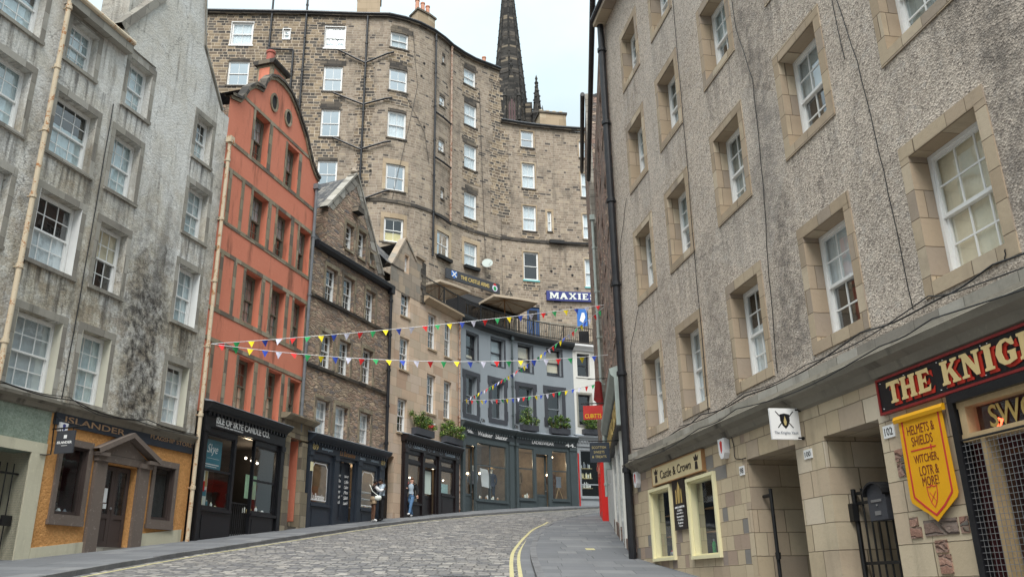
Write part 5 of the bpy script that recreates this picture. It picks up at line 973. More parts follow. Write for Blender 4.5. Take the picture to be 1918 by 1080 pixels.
def parasol(X, Y, zt, ze, hw, label, rot=0):
    root = thing('parasol', label, 'parasol', (X, Y, 13.35)); c, s_ = math.cos(rot), math.sin(rot); mb = MB(); R8 = [(hw*(c*a-s_*b), hw*(s_*a+c*b)) for a, b in ((1, 1), (0, 1.06), (-1, 1), (-1.06, 0), (-1, -1), (0, -1.06), (1, -1), (1.06, 0))]
    for i in range(8): a, b = R8[i], R8[(i+1) % 8]; mb.face([(X, Y, zt), (X+a[0], Y+a[1], ze), (X+b[0], Y+b[1], ze)]); mb.face([(X+a[0], Y+a[1], ze), (X+b[0], Y+b[1], ze), (X+b[0], Y+b[1], ze-.14), (X+a[0], Y+a[1], ze-.14)]); mb.face([(X, Y, zt-.03), (X+a[0], Y+a[1], ze-.03), (X+b[0], Y+b[1], ze-.03)])
    mb.build('canopy', 'canv', root)
    for a in R8: mb = MB(); mb.tube([(X, Y, zt-.12), (X+a[0]*.98, Y+a[1]*.98, ze-.07)], .018, 5); mb.build('rib', 'wood', root)
    mb = MB(); mb.tube([(X, Y, 13.35), (X, Y, zt+.1)], .035, 8); mb.build('pole', 'wood', root)
parasol(-.45, 46.7, 15.85, 15.45, 1.45, 'open beige square parasol on the terrace beside the blue door', .5)
parasol(-3.95, 43.0, 15.5, 15.15, 1.2, 'open beige parasol at the left end of the terrace under the pub sign', .9)
CH = [FB.P(16.87, 0, .3)[:2], FB.P(21.48, 0, .3)[:2]]; FP = Fac(CH)
aw = thing('awning', 'black canvas awning under the pub sign on the terrace', 'awning', FP.P(2.5, 15, 0)); mb = MB(); mb.face([FP.P(.4, 16.6, -.4), FP.P(4.9, 16.6, -.4), FP.P(4.9, 15.4, 1.3), FP.P(.4, 15.4, 1.3)]); mb.face([FP.P(.4, 15.4, 1.3), FP.P(4.9, 15.4, 1.3), FP.P(4.9, 15.15, 1.32), FP.P(.4, 15.15, 1.32)])
mb.face([FP.P(.4, 16.6, -.4), FP.P(.4, 15.4, 1.3), FP.P(.4, 13.4, 1.3), FP.P(.4, 13.4, -.4)]); mb.build('canopy', 'clbk', aw)
for x in (.6, 2.7, 4.8): mb = MB(); mb.tube([FP.P(x, 13.35, 1.28), FP.P(x, 15.4, 1.28)], .03, 6); mb.build('post', 'iron', aw)
L_ = FP.L[1]
o = thing('pub_sign', 'long dark sign with yellow lettering, blue saltire shield and green badge above the terrace', 'sign', FP.P(2.3, 17.3, 0)); mb = MB(); fbox(mb, FP, 0, L_, 16.98, 17.62, -.05, .05); mb.build('board', plain('charcoal_sign', (.05, .052, .06), .5, .1), o)
mb = MB(); ftext(mb, FP, 'THE CASTLE ARMS', 1.15, 3.5, 17.17, 17.42, .052, .01, 0, .015); mb.build('lettering', 'gold', o)
mb = MB(); poly_plate(mb, FP, [(.4, 17.55), (.85, 17.55), (.85, 17.25), (.62, 17.08), (.4, 17.25)], .052, .058); mb.build('shield', 'ltblue', o); mb = MB(); poly_plate(mb, FP, [(.42, 17.5), (.47, 17.54), (.84, 17.2), (.79, 17.16)], .06, .064); poly_plate(mb, FP, [(.83, 17.5), (.78, 17.54), (.43, 17.2), (.48, 17.16)], .066, .07); mb.build('saltire', 'white', o)
mb = MB(); poly_plate(mb, FP, [(3.98+.22*math.cos(t*.5236), 17.28+.22*math.sin(t*.5236)) for t in range(12)], .052, .058); mb.build('badge', 'fl', o); mb = MB(); poly_plate(mb, FP, [(3.98+.13*math.cos(t*.5236), 17.25+.13*math.sin(t*.5236)) for t in range(12)], .059, .064); mb.build('badge_centre', 'fg', o); mb = MB(); poly_plate(mb, FP, [(3.85, 17.45), (4.11, 17.45), (4.06, 17.56), (3.9, 17.56)], .059, .064); mb.build('crown', 'fr', o)
o = thing('restaurant_sign', 'long blue sign with large cream slab lettering on the terrace wall', 'sign', FB.P(26.5, 17.3, 0)); mb = MB(); fbox(mb, FB, 24.8, 29.2, 16.98, 17.62, .02, .14); mb.build('board', 'signblue', o)

o = thing('hanging_banner', 'bright blue banner with white emblem at the right end of the terrace', 'banner', (4.2, 49, 15)); mb = MB(); mb.box(3.95, 4.6, 49.0, 49.02, 14.75, 15.85); mb.build('cloth', 'ltblue', o); mb = MB(); mb.face([(4.1, 48.99, 15.1), (4.25, 48.99, 15.6), (4.4, 48.99, 15.6), (4.45, 48.99, 15.3), (4.3, 48.99, 14.95)]); mb.build('emblem', 'white', o); mb = MB(); mb.tube([(4.6, 49.01, 13.4), (4.6, 49.01, 15.95)], .03, 6); mb.build('pole', 'iron', o)
mb = MB(); mb.box(4.0, 4.6, 48.75, 48.95, 13.4, 14.35); tag(mb.build('menu_stand', 'clbk'), 'black box stand behind the railing under the blue banner', 'stand')
# ============ back terrace tenements
BK = thing('terrace_tenement', 'very tall sooty sandstone tenement curving behind the coloured houses', 'building', FB.P(12, 13.4, -1))
BR = thing('terrace_tenement', 'lower sandstone tenement on the right of the terrace in front of the spire', 'building', FB.P(25, 13.4, -1))
BW = [(3.08, 4.38, 31.25, 32.88), (3.12, 4.38, 28.4, 30.1), (6.22, 6.64, 31.75, 32.45), (8.77, 9.98, 31.15, 32.68), (8.83, 9.97, 28.1, 29.86), (8.85, 9.97, 25.0, 26.86), (8.84, 9.98, 21.7, 23.44), (3.1, 4.4, 25.3, 27.0),
      (12.78, 13.93, 31.38, 32.5), (12.78, 13.94, 28.32, 29.86), (12.79, 13.94, 25.1, 26.87), (12.8, 13.96, 21.65, 23.35), (12.8, 13.96, 18.4, 19.9),
      (16.44, 17.0, 28.55, 29.25), (16.42, 17.0, 25.3, 26.1), (16.66, 17.0, 22.15, 22.75), (16.66, 16.95, 31.8, 32.35),
      (18.88, 19.93, 31.4, 32.62), (18.93, 20.0, 28.35, 29.99), (18.93, 19.99, 25.2, 26.95), (18.94, 19.98, 21.72, 23.49), (18.95, 20.0, 18.5, 20.05), (16.4, 17.6, 18.4, 19.96)]
BW2 = [(23.35, 24.25, 27.85, 29.1), (23.37, 24.28, 24.78, 26.65), (23.37, 24.28, 21.71, 23.52), (23.35, 24.35, 18.3, 20.22), (25.06, 25.34, 21.8, 23.22), (27.45, 28.4, 27.42, 28.7), (27.47, 28.4, 24.45, 26.25), (27.46, 28.4, 21.4, 23.2), (27.45, 28.4, 18.05, 19.98)]
DOORB = (23.5, 24.35, 13.36, 16.5)
mb = MB(); wall(mb, FB, 0, 21.88, 12, [(0, 33.55), (21.88, 33.55)], BW, .2); mb.build('wall', 'ashB', BK)
mb = MB(); wall(mb, FB, 21.9, 32.4, 12, [(21.9, 29.55), (32.4, 29.3)], BW2+[DOORB], .2); mb.build('wall', 'ashB', BR)
body(FB, BK, 0, 21.87, 12, 33.5, 9, 'ashB2', 'slate', .2); body(FB, BR, 21.95, 32.4, 12, 29.2, 9, 'ashB2', 'slate', .2)
mb = MB(); wall(mb, FB, 0, 8.6, 24, [(0, 33.56), (8.6, 33.56)], [(q[0]-.02, q[1]+.02, q[2]-.02, q[3]+.02) for q in BW[:8]], .001, .012, False); mb.build('darker_stonework', 'ashB2', BK)
mb = MB(); random.seed(5)
def patch(F, s0, s1, z0, z1, holes, mat, par, d=.01):
    mb = MB(); wall(mb, F, s0, s1, z0, [(s0, z1), (s1, z1)], [(q[0]-.01, q[1]+.01, q[2]-.01, q[3]+.01) for q in holes], .001, d, False); mb.build('sooty_patch', mat, par)
def ragged(F, s0, s1, z0, z1, par, mat='ashB2', d=.009):
    mb = MB(); z = z0
    while z < z1-.05:
        h = .19*random.choice((1, 1, 2)); a = s0-random.uniform(-.1, .28); b = s1+random.uniform(-.1, .28); fbox(mb, F, a, b, z, min(z+h, z1)-.004, -.003, d+random.uniform(0, .006)); z += h
    mb.build('sooty_patch', mat, par)
ragged(FB, 11.0, 11.75, 21.8, 30.6, BK); ragged(FB, 21.2, 21.86, 22.5, 33.2, BK); ragged(FB, 21.95, 22.3, 22, 29, BR)
for q in (BW[3], BW[4], BW[5], BW[8], BW[9], BW[17], BW[18], BW[19], BW[20]): ragged(FB, q[0]-.02, q[1]+.04, q[3]+.02, q[3]+.5, BK, 'soot'); ragged(FB, q[0]-.05, q[1]+.1, q[2]-1.0, q[2]-.13, BK, d=.011)
for q in BW2[:4]: ragged(FB, q[0], q[1]+.05, q[2]-.7, q[2]-.12, BR, d=.011)
for q in BW:
    small = q[1]-q[0] < .7; z = q[2]; F_ = None
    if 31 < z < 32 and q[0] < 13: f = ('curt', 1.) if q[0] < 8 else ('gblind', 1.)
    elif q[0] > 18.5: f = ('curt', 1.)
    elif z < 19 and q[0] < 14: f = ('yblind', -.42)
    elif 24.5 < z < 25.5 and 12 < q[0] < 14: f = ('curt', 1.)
    else: f = None
    wm = 'dressB' if z < 19 or (21 < z < 22 and 12 < q[0] < 14) else None
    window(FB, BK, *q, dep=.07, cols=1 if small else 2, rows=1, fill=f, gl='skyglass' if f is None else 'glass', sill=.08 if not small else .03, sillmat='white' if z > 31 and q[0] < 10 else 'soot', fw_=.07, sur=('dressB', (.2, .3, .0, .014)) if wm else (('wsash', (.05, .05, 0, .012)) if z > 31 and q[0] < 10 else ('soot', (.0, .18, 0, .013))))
for i, q in enumerate(BW2):
    window(FB, BR, *q, dep=.07, cols=1 if i in (0, 3, 4) else 2, rows=1, fill=None if i in (0, 3, 5) else ('curt', 1.), gl='skyglass' if i in (0, 5) else 'glass', sill=.06, sillmat='tealsill' if i in (3, 8) else 'soot', fw_=.06, sur=('dressB', (.14, .18, .14, .014)) if i == 4 else ('dressB', (.08, .08, 0, .012)))
mb = MB()
for a, b in ((0, 21.86),): sweep(mb, FB, 11.5, b, [(-.003, 20.82), (.05, 20.84), (.06, 20.92), (.05, 21.06), (-.003, 21.08)])
mb.build('string_course', 'soot', BK); mb = MB(); sweep(mb, FB, 21.9, 32, [(-.003, 20.88), (.05, 20.9), (.06, 21.0), (.05, 21.12), (-.003, 21.14)]); mb.build('string_course', 'soot', BR)
soffit_gutter(FB, BK, .0, 21.9, 33.62, 'pipeblk', .11, .16, 'soot', .14); soffit_gutter(FB, BR, 21.9, 32, 29.6, 'pipeblk', .1, .16, 'soot', .14)
for sx, z0, z1, m_ in ((11.33, 19.0, 33.5, 'pipeblk'), (15.93, 18.1, 33.5, 'pipeblk'), (17.57, 20.9, 33.5, 'piperb'), (7.58, 26.5, 34.6, 'pipeblk'), (5.47, 30.7, 34.8, 'pipeblk'), (6.95, 26.5, 30.8, 'pipeblk')): pipe(FB, BK, sx, z0, z1, .065, .13, m_, 2.4, hopper=False)
for a, za, b, zb in ((9.64, 30.94, 11.3, 30.06), (13.0, 30.94, 11.3, 30.06), (9.5, 27.9, 11.3, 27.15), (13.0, 27.7, 11.3, 27.15), (9.6, 24.9, 11.33, 24.1), (13.0, 24.75, 11.33, 24.15), (13.0, 21.55, 11.6, 20.95), (15.93, 27.75, 17.57, 27.6), (15.93, 24.6, 17.57, 24.5), (15.93, 20.85, 17.57, 20.7), (5.5, 30.9, 6.95, 30.85)):
    mb = MB(); mb.tube([FB.P(a+(b-a)*t/4, za+(zb-za)*t/4, .14) for t in range(5)], .06, 8); mb.build('waste_pipe', 'pipeblk', BK)
for c in ([(13.9, 28), (15.2, 26), (15.6, 24)], [(14.2, 33), (14.6, 29), (13.2, 21)], [(20.2, 31.5), (20.4, 25), (20.6, 19.4)]): cable(FB, BK, c, .012, d=.04)
def chim(F, par, s0, s1, z0, z1, d0, d1, pots, pm='terra', mat='dressB', ph=.75):
    mb = MB(); fbox(mb, F, s0, s1, z0, z1, d0, d1); mb.build('chimney_stack', mat, par); mb = MB(); fbox(mb, F, s0-.08, s1+.08, z1, z1+.14, d0-.08, d1+.08); mb.build('chimney_cap', 'soot', par)
    for i in range(pots): x = s0+(s1-s0)*(i+.5)/pots; mb = MB(); mb.lathe(F.P(x, z1+.14, (d0+d1)/2), [(.17, 0), (.14, .06), (.13, ph-.12), (.16, ph-.08), (.16, ph), (.1, ph)], 12); mb.build('chimney_pot', pm, par)
chim(FB, BK, 10.6, 12.05, 33.4, 35.1, -1.0, -.1, 0); chim(FB, BK, 14.75, 16.3, 33.2, 35.0, -1.3, -.35, 3, ph=1.0); chim(FB, BK, 20.7, 21.5, 33.0, 33.75, -1.2, -.4, 1, ph=.9); chim(FB, BR, 24.9, 26.75, 29.2, 31.0, -1.7, -.5, 4, 'bufpot', ph=.4)
mb = MB(); [mb.tube([FB.P(10.2, 34.9-.35*i, -.6), FB.P(10.65, 34.9-.35*i, -.6)], .008, 4) for i in range(4)]; mb.build('aerial', 'steel', BK)
mb = MB(); fbox(mb, FB, 25.3, 28.6, 20.96, 21.06, .13, .2); fbox(mb, FB, 25.1, 26.1, 20.9, 21.12, .13, .3); tag(mb.build('floodlight', 'iron'), 'long black floodlight and conduit on the string course of the lower tenement', 'light')
mb = MB(); random.seed(9)
for a, z in ((15.1, 30.9), (15.2, 26.4), (7.4, 27.3), (7.6, 27.3), (17.2, 30.2), (25.2, 19.0), (26.6, 18.8), (26.5, 19.4), (26.9, 17.9), (11.9, 22.8), (14.9, 29.9)): mb = MB(); poly_plate(mb, FB, [(a+.09*math.cos(t), z+.1*math.sin(t)) for t in (0, 1, 2, 3, 4, 5)], .004, .014); mb.build('putlog_hole', 'dark', BK if a < 20 else BR)
mb = MB(); fbox(mb, FB, DOORB[0], DOORB[1], 13.36, 16.48, -.12, -.06); tag(mb.build('door', 'blued', BR)); mb = MB(); fbox(mb, FB, DOORB[0]+.15, DOORB[1]-.15, 15.6, 16.3, -.059, -.055); mb.build('door_glass', 'dark', BR)
ds = thing('satellite_dish', 'grey satellite dish on the tenement wall right of the pub sign', 'satellite dish', FB.P(20.54, 18.8, 0)); mb = MB(); Mx = Matrix.Rotation(R_(70), 3, 'X') @ Matrix.Rotation(R_(20), 3, 'Z'); mb.lathe(FB.P(20.54, 18.85, .35), [(.01, -.06), (.2, -.03), (.34, .04)], 16, Mx); mb.build('dish', 'pipegr', ds); mb = MB(); mb.tube([FB.P(20.54, 18.7, 0), FB.P(20.54, 18.75, .3)], .02, 6); mb.tube([FB.P(20.54, 18.6, .3), FB.P(20.6, 18.85, .7)], .012, 6); mb.build('arm', 'steel', ds)
for q in (BW[22], BW[21]): mb = MB(); fbox(mb, FB, q[0]-.05, q[1]+.1, q[2]-.22, q[2]-.02, .02, .24); tag(mb.build('window_box', 'iron'), 'dark empty window box under the %s low window of the tall tenement' % ('left' if q is BW[22] else 'right'), 'window box')
ld = thing('street_lantern', 'black glazed lantern on a bracket behind the beige parasol', 'lantern', FB.P(22.0, 16.5, .6)); Q = Vector(FB.P(22.0, 16.4, .7)); mb = MB()
for i in range(4):
    a = i*math.pi/2+.5; b = a+math.pi/2; p = lambda an, r, z: Q+Vector((r*math.cos(an), r*math.sin(an), z)); mb.tube([p(a, .12, .0), p(a, .24, .5)], .018, 5); mb.tube([p(a, .24, .5), p(b, .24, .5)], .018, 5); mb.tube([p(a, .12, 0), p(b, .12, 0)], .018, 5); mb.tube([p(a, .24, .5), p(a, .05, .78)], .018, 5)
mb.tube([Q+Vector((0, 0, .75)), Q+Vector((0, 0, 1.0))], .02, 5); mb.tube([Q, Q-Vector((0, 0, 3))], .04, 8); mb.build('frame', 'iron', ld); mb = MB()
for i in range(4): a = i*math.pi/2+.5; b = a+math.pi/2; mb.face([p(a, .11, .01), p(b, .11, .01), p(b, .23, .49), p(a, .23, .49)])
mb.build('pane', 'glass', ld)

# ============ spire behind
SP = thing('church', 'blackened octagonal Gothic stone spire with carved bands rising behind the terrace', 'church', (.12, 85, 30)); mb = MB(); rr = lambda z: .66+(67.35-z)*.081
mb.lathe((.12, 85, 0), [(rr(z)*1.04, z) for z in (30, 40, 46, 50, 54, 58, 62, 66, 70, 74, 75.4)], 8); o = mb.build('spire', 'spire', SP)
for z in (66.9, 61.7, 56.3): mb = MB(); mb.lathe((.12, 85, 0), [(rr(z-.35)*1.05, z-.35), (rr(z-.3)*1.08, z-.3), (rr(z+.3)*1.08, z+.3), (rr(z+.35)*1.05, z+.35)], 8); mb.build('carved_band', 'soot', SP)
mb = MB()
for i in range(8):
    a = i*math.pi/4; mb.tube([(.12+rr(z)*1.05*math.cos(a), 85+rr(z)*1.05*math.sin(a), z) for z in (40, 50, 60, 70, 75)], .11, 5); z = 40
    while z < 74: mb.lathe((.12+rr(z)*1.09*math.cos(a), 85+rr(z)*1.09*math.sin(a), z), [(.02, -.14), (.13, 0), (.02, .14)], 5); z += .95
mb.build('ribs', 'spire', SP)
mb = MB(); fr = lambda pts, y0, y1: None
yb = 85-rr(51)*1.0; P = [(-.35, 49), (1.05, 49), (1.05, 51.8), (.35, 56.2), (-.35, 51.8)]
for y in (yb-.55,): mb.face([(a, y, z) for a, z in P], P)
for a, b in zip(P, P[1:]+P[:1]): mb.face([(a[0], yb-.55, a[1]), (b[0], yb-.55, b[1]), (b[0], 85, b[1]), (a[0], 85, a[1])], [(0, 0), (1, 0), (1, 1), (0, 1)])
for x in (-.45, 1.15): mb.lathe((x, yb-.6, 49), [(.2, 0), (.2, 3), (.28, 3.1), (.14, 3.5), (.02, 5.0)], 6)
mb.lathe((.35, yb-.55, 55.8), [(.05, 0), (.2, .4), (.06, .8), (.16, 1.1), (.02, 1.5)], 6); mb.build('lucarne', 'spire', SP)
mb = MB(); mb.face([(a, yb-.6, z) for a, z in ((-.02, 49), (.72, 49), (.72, 51.0), (.58, 51.5), (.35, 51.8), (.12, 51.5), (-.02, 51.0))]); mb.build('lucarne_window', plain('dim_red_glass', (.05, .008, .012), .5, .2), SP); mb = MB(); [mb.tube([(x, yb-.65, 49), (x, yb-.65, 52)], .05, 5) for x in (-.1, .2, .5, .8)]; mb.build('tracery', 'soot', SP)
mb = MB(); X, Yp = 3.25, 84; mb.lathe((X, Yp, 0), [(.75, 40), (.72, 50.2), (.8, 50.5), (.5, 51.0), (.32, 53), (.16, 54.6), (.26, 54.8), (.08, 55.1), (.16, 55.4), (.01, 55.9)], 8)
for i in range(22): z = 50.8+i*.2; r = .62-(z-50.8)*.13; a = i*1.7; mb.lathe((X+r*math.cos(a), Yp+r*math.sin(a), z), [(.01, -.12), (.13, 0), (.01, .16)], 5)
for a in (0, 1.57, 3.14, 4.71): mb.lathe((X+.62*math.cos(a), Yp+.62*math.sin(a), 49.8), [(.14, 0), (.14, 1), (.02, 2)], 5)
mb.build('pinnacle', 'spire', SP); mb = MB(); mb.box(1.9, 2.7, 84.2, 86, 40, 52.4); mb.build('tower_wall', 'spire', SP)

# ============ row on the right beyond the roughcast tenement
W = thing('rubble_tenement', 'dark red rubble tenement with white ground floor beyond the black downpipe', 'building', FW.P(5, 0, -1))
WW_ = [(2.6, 3.6, 6.6, 8.4), (5.8, 6.8, 6.6, 8.4), (2.6, 3.6, 10.0, 11.8), (5.8, 6.8, 10.0, 11.8), (5.8, 6.8, 13.2, 14.8), (2.6, 3.6, 13.2, 14.8), (9.0, 10.0, 10, 11.8), (9.0, 10.0, 6.8, 8.4), (9.0, 10.0, 13.2, 14.8)]
mb = MB(); wall(mb, FW, -.2, 12, 4.95, [(-.2, 16.2), (12, 16.2)], WW_, .2); mb.build('wall', 'rubW', W); body(FW, W, -.2, 12, -1, 16.1, 8, 'rubW', 'slate', 2.5)
mb = MB(); wall(mb, FW, 12, 19, 4.95, [(12, 20.4), (19, 20.4)], [(13.5, 14.4, 7, 8.8), (13.5, 14.4, 10.5, 12.3)], .2, .16); fbox(mb, FW, 12, 12.02, 4.95, 20.4, -3, .158); mb.build('wall', 'rubW', W); body(FW, W, 12.0, 19, -1, 20.3, 7, 'rubW', 'slate', 1)
mb = MB(); z = 5
while z < 20.2: L = .35+.25*(int(z*7) % 2); fbox(mb, FW, 11.97, 12.0+L, z, z+.3, .0, .19); z += .315
mb.build('quoins', 'dressG', W)
mb = MB(); mb.tube([FW.P(11.8, 20.3, .3), FW.P(19.2, 20.3, .3)], .1, 8); mb.tube([FW.P(-.2, 16.2, .22), FW.P(12, 16.2, .22)], .09, 8); mb.build('gutter', 'pipeblk', W)
for q in WW_: window(FW, W, *q, dep=.12, cols=2, rows=2, sur=('rubW', (.15, .2, .12, .02)))
pipe(FW, W, 11.7, 3.0, 14.2, .06, .16, 'pipegr', 1.9)
mb = MB(); wall(mb, FW, -.2, 12, -.5, [(-.2, 4.96), (12, 4.96)], [(1.2, 2.2, .4, 3.4), (3.0, 4.6, 1.6, 3.5), (6.0, 7.2, 2.0, 3.8)], .18, .02); mb.build('ground_floor', 'harl_W', W)
mb = MB(); [fbox(mb, FW, a, b, c, e, -.2, -.17) for a, b, c, e in ((1.2, 2.2, .4, 3.4), (3.0, 4.6, 1.6, 3.5), (6.0, 7.2, 2.0, 3.8))]; mb.build('panelling', 'wwall', W)
for a in (.2, 2.4, 4.9, 7.6): mb = MB(); fbox(mb, FW, a, a+.16, -.2, 3.85, .01, .08); mb.build('pilaster', 'wwall', W)
mb = MB(); fbox(mb, FW, .1, 8.6, 3.85, 4.72, .0, .16); mb.build('fascia', 'iron', W); mb = MB(); sweep(mb, FW, .02, 8.8, [(.0, 4.72), (.2, 4.72), (.34, 4.86), (.36, 5.0), (.0, 5.12)]); mb.build('cornice', 'pipegr', W)
for a in (.0, 8.5): mb = MB(); fbox(mb, FW, a, a+.17, 3.6, 4.75, -.02, .25); mb.build('console', 'pipegr', W)
mb = MB(); ftext(mb, FW, 'SWEETS & TREATS', 8.1, .6, 4.02, 4.55, .162, .02, 0, .02); mb.build('lettering', 'gold', W)
mb = MB(); plinth(mb, FW, -.15, 3.2, .95, 1.1, .06); mb.build('plinth', 'rubW', W); mb = MB(); plinth(mb, FW, 4.8, 9, 1.5, 2.0, .06); mb.build('plinth', 'rubW', W)
mb = MB(); wall(mb, FW, 12, 19, -.5, [(12, 4.96), (19, 4.96)], [], 0, .012); mb.build('ground_floor', 'harl_W', W)
RSH = thing('red_shop', 'bright red painted shopfront just visible beyond the white ground floor', 'building', FW.P(16, 2, .2)); mb = MB(); wall(mb, FW, 14.8, 18.8, 0, [(14.8, 4.8), (18.8, 4.8)], [(15.2, 16.4, 2.8, 4.4), (16.8, 18, 2.8, 4.4)], .2, .26); fbox(mb, FW, 14.79, 14.81, 0, 4.8, .0, .26); mb.build('front', 'brightred', RSH)
mb = MB(); fbox(mb, FW, 14.75, 18.8, 4.8, 4.95, 0, .3); mb.build('cornice', 'brightred', RSH); mb = MB(); fpane(mb, FW, 15.2, 16.4, 2.8, 4.4, .15); fpane(mb, FW, 16.8, 18, 2.8, 4.4, .15); mb.build('pane', 'shopglass', RSH)
o = thing('hanging_sign', 'dark square hanging sign for Scottish sweets and treats in front of the white shop', 'sign', FW.P(3.7, 3.5, .5)); mb = MB(); perp(FW, 3.7, mb, .3, .86, 3.2, 3.76, .02); mb.build('board', 'navy', o)
for i, t_ in enumerate(('SCOTTISH', 'SWEETS', '& TREATS')): mb = MB(); wd = (.4, .3, .4)[i]; text_fn(mb, t_, lambda u, v, w_: FW.P(3.678-w_, 3.58-.13*i+.07*v, .6+wd/2-wd*u), .004, 0, 0); mb.build('lettering', 'gold2', o)
mb = MB(); [mb.tube([FW.P(3.7, 3.8, .0), FW.P(3.7, 3.8, .9)], .018, 6)]; mb.build('bracket', 'iron', o)
o = thing('hanging_banner', 'folded dark red cloth banner hanging from a rod above the red sign', 'banner', FW.P(9.7, 6.5, .4)); mb = MB(); P_ = FW.P; mb.face([P_(9.8, 6.95, .28), P_(9.8, 6.93, .44), P_(9.86, 6.25, .52), P_(9.9, 6.0, .24)]); mb.face([P_(9.8, 6.95, .28), P_(9.9, 6.9, .2), P_(9.96, 6.1, .16), P_(9.9, 6.0, .24)]); mb.build('cloth', 'dkred', o); mb = MB(); mb.tube([P_(9.85, 7.05, 0), P_(9.8, 7.02, .7)], .015, 5); mb.build('rod', 'iron', o)

# ============ right: roughcast tenement
RT = thing('roughcast_tenement', 'large grey-beige pebble-dashed tenement with sandstone window surrounds filling the right side', 'building', FR.P(12, 0, -1))
cols_ = [(5.35, 6.45), (8.01, 9.17), (10.59, 11.69), (13.19, 14.27), (15.71, 16.75), (17.89, 18.91)]; rows_ = [(3.15, 4.77), (6.25, 7.8), (9.12, 10.65), (12.0, 13.4)]
RW = [(*c, *r) for c in cols_ for r in rows_]
mb = MB(); wall(mb, FR, 0, 20.28, 2.78, [(0, 14.9), (20.28, 14.9)], RW, .34); mb.build('wall', 'harl_R', RT)
body(FR, RT, 0, 20.28, 2.9, 14.85, 9, 'harl_R', 'slate', 2.5)
mb = MB(); fbox(mb, FR, 0.01, 20.27, -4, 2.85, -9, -1.7); fbox(mb, FR, 20.25, 20.275, -4, 2.85, -1.7, -.01); mb.build('side_wall', 'harl_R', RT)
for c in cols_:
    for r in rows_:
        i = cols_.index(c); j = rows_.index(r)
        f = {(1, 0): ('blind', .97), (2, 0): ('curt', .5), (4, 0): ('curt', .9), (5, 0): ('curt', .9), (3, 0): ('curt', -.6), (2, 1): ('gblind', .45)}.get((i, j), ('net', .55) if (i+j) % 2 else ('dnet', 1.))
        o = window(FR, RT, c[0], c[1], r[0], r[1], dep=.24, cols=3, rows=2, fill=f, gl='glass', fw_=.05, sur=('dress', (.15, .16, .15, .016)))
        k = MB(); e = .004
        for q in ((c[0]+.0005, c[0]+.012, r[0], r[1]), (c[1]-.012, c[1]-.0005, r[0], r[1]), (c[0]+.012, c[1]-.012, r[1]-.012, r[1]-.0005), (c[0]+.012, c[1]-.012, r[0]+.0005, r[0]+.018)): fbox(k, FR, *q, -.236, .018)
        k.build('stone_reveal', 'dress', o)
mb = MB(); sweep(mb, FR, 0, 20.35, [(-.02, 2.3), (.06, 2.34), (.1, 2.44), (.19, 2.5), (.22, 2.58), (.18, 2.6), (.14, 2.62), (.1, 2.78), (-.02, 2.84)]); mb.build('string_course', 'gstone', RT); mb = MB(); fbox(mb, FR, 0, 20.33, 2.6, 2.79, .1, .125); mb.build('ashlar_band', 'dressG', RT)
soffit_gutter(FR, RT, 0, 20.3, 15.0, 'pipeblk', .1, .3, 'dress', .2); pipe(FR, RT, 20.2, -.3, 14.9, .09, .14, 'pipeblk', 2.3)
CC = [(15.68, 16.88, .44, 1.8), (17.88, 19.04, .46, 1.82)]
mb = MB(); wall(mb, FR, 14.33, 20.28, -3, [(14.33, 2.32), (20.28, 2.32)], CC, .26); mb.build('lower_wall', 'ashRm', RT)
mb = MB(); wall(mb, FR, 9.26, 14.33, -4, [(9.26, 2.32), (14.33, 2.32)], [(12.7, 14.33, -4, 1.88), (10.6, 11.9, -4, 1.86)], 1.3); mb.build('lower_wall', 'ashR', RT)
mb = MB(); wall(mb, FR, 0, 9.26, -4, [(0, 2.32), (9.26, 2.32)], [(5.6, 9.24, -4, 1.82)], .2, 0, False); mb.build('lower_wall', 'ashR', RT)
mb = MB(); fbox(mb, FR, 14.33, 14.5, -3, 1.2, -.01, .004); mb.build('pier_edge', 'ashR', RT)
mb = MB(); random.seed(21)
for a, b, z, h in ((10.17, 10.37, 1.3, .14), (10.17, 10.36, 1.12, .16), (9.72, 9.92, .25, .13), (9.7, 9.9, .03, .2), (9.6, 9.85, -.22, .2), (9.88, 10.1, -.2, .18), (10.16, 10.3, .55, .1), (10.12, 10.32, .42, .12)): mb = MB(); fbox(mb, FR, a, b, z, z+h, -.01, .014); mb.build('rough_block', 'rubSp', RT)
mb = MB()
for z, h, a, b in ((.43, .17, 9.33, 9.46),): fbox(mb, FR, a, b, z, z+h, -.01, .012)
mb.build('rough_block', 'rubSp', RT)
mb = MB(); fbox(mb, FR, 9.5, 10.06, .43, .6, -.01, .012); mb.build('dark_block', 'rubW', RT)
mb = MB(); fbox(mb, FR, 12.7, 14.33, -4, 1.9, -1.32, -1.3); fbox(mb, FR, 10.6, 11.9, -4, 1.9, -.92, -.9); fbox(mb, FR, 13.7, 14.33, -4, 1.87, -.96, -.94); mb.build('doorway_recess', 'dark', RT)
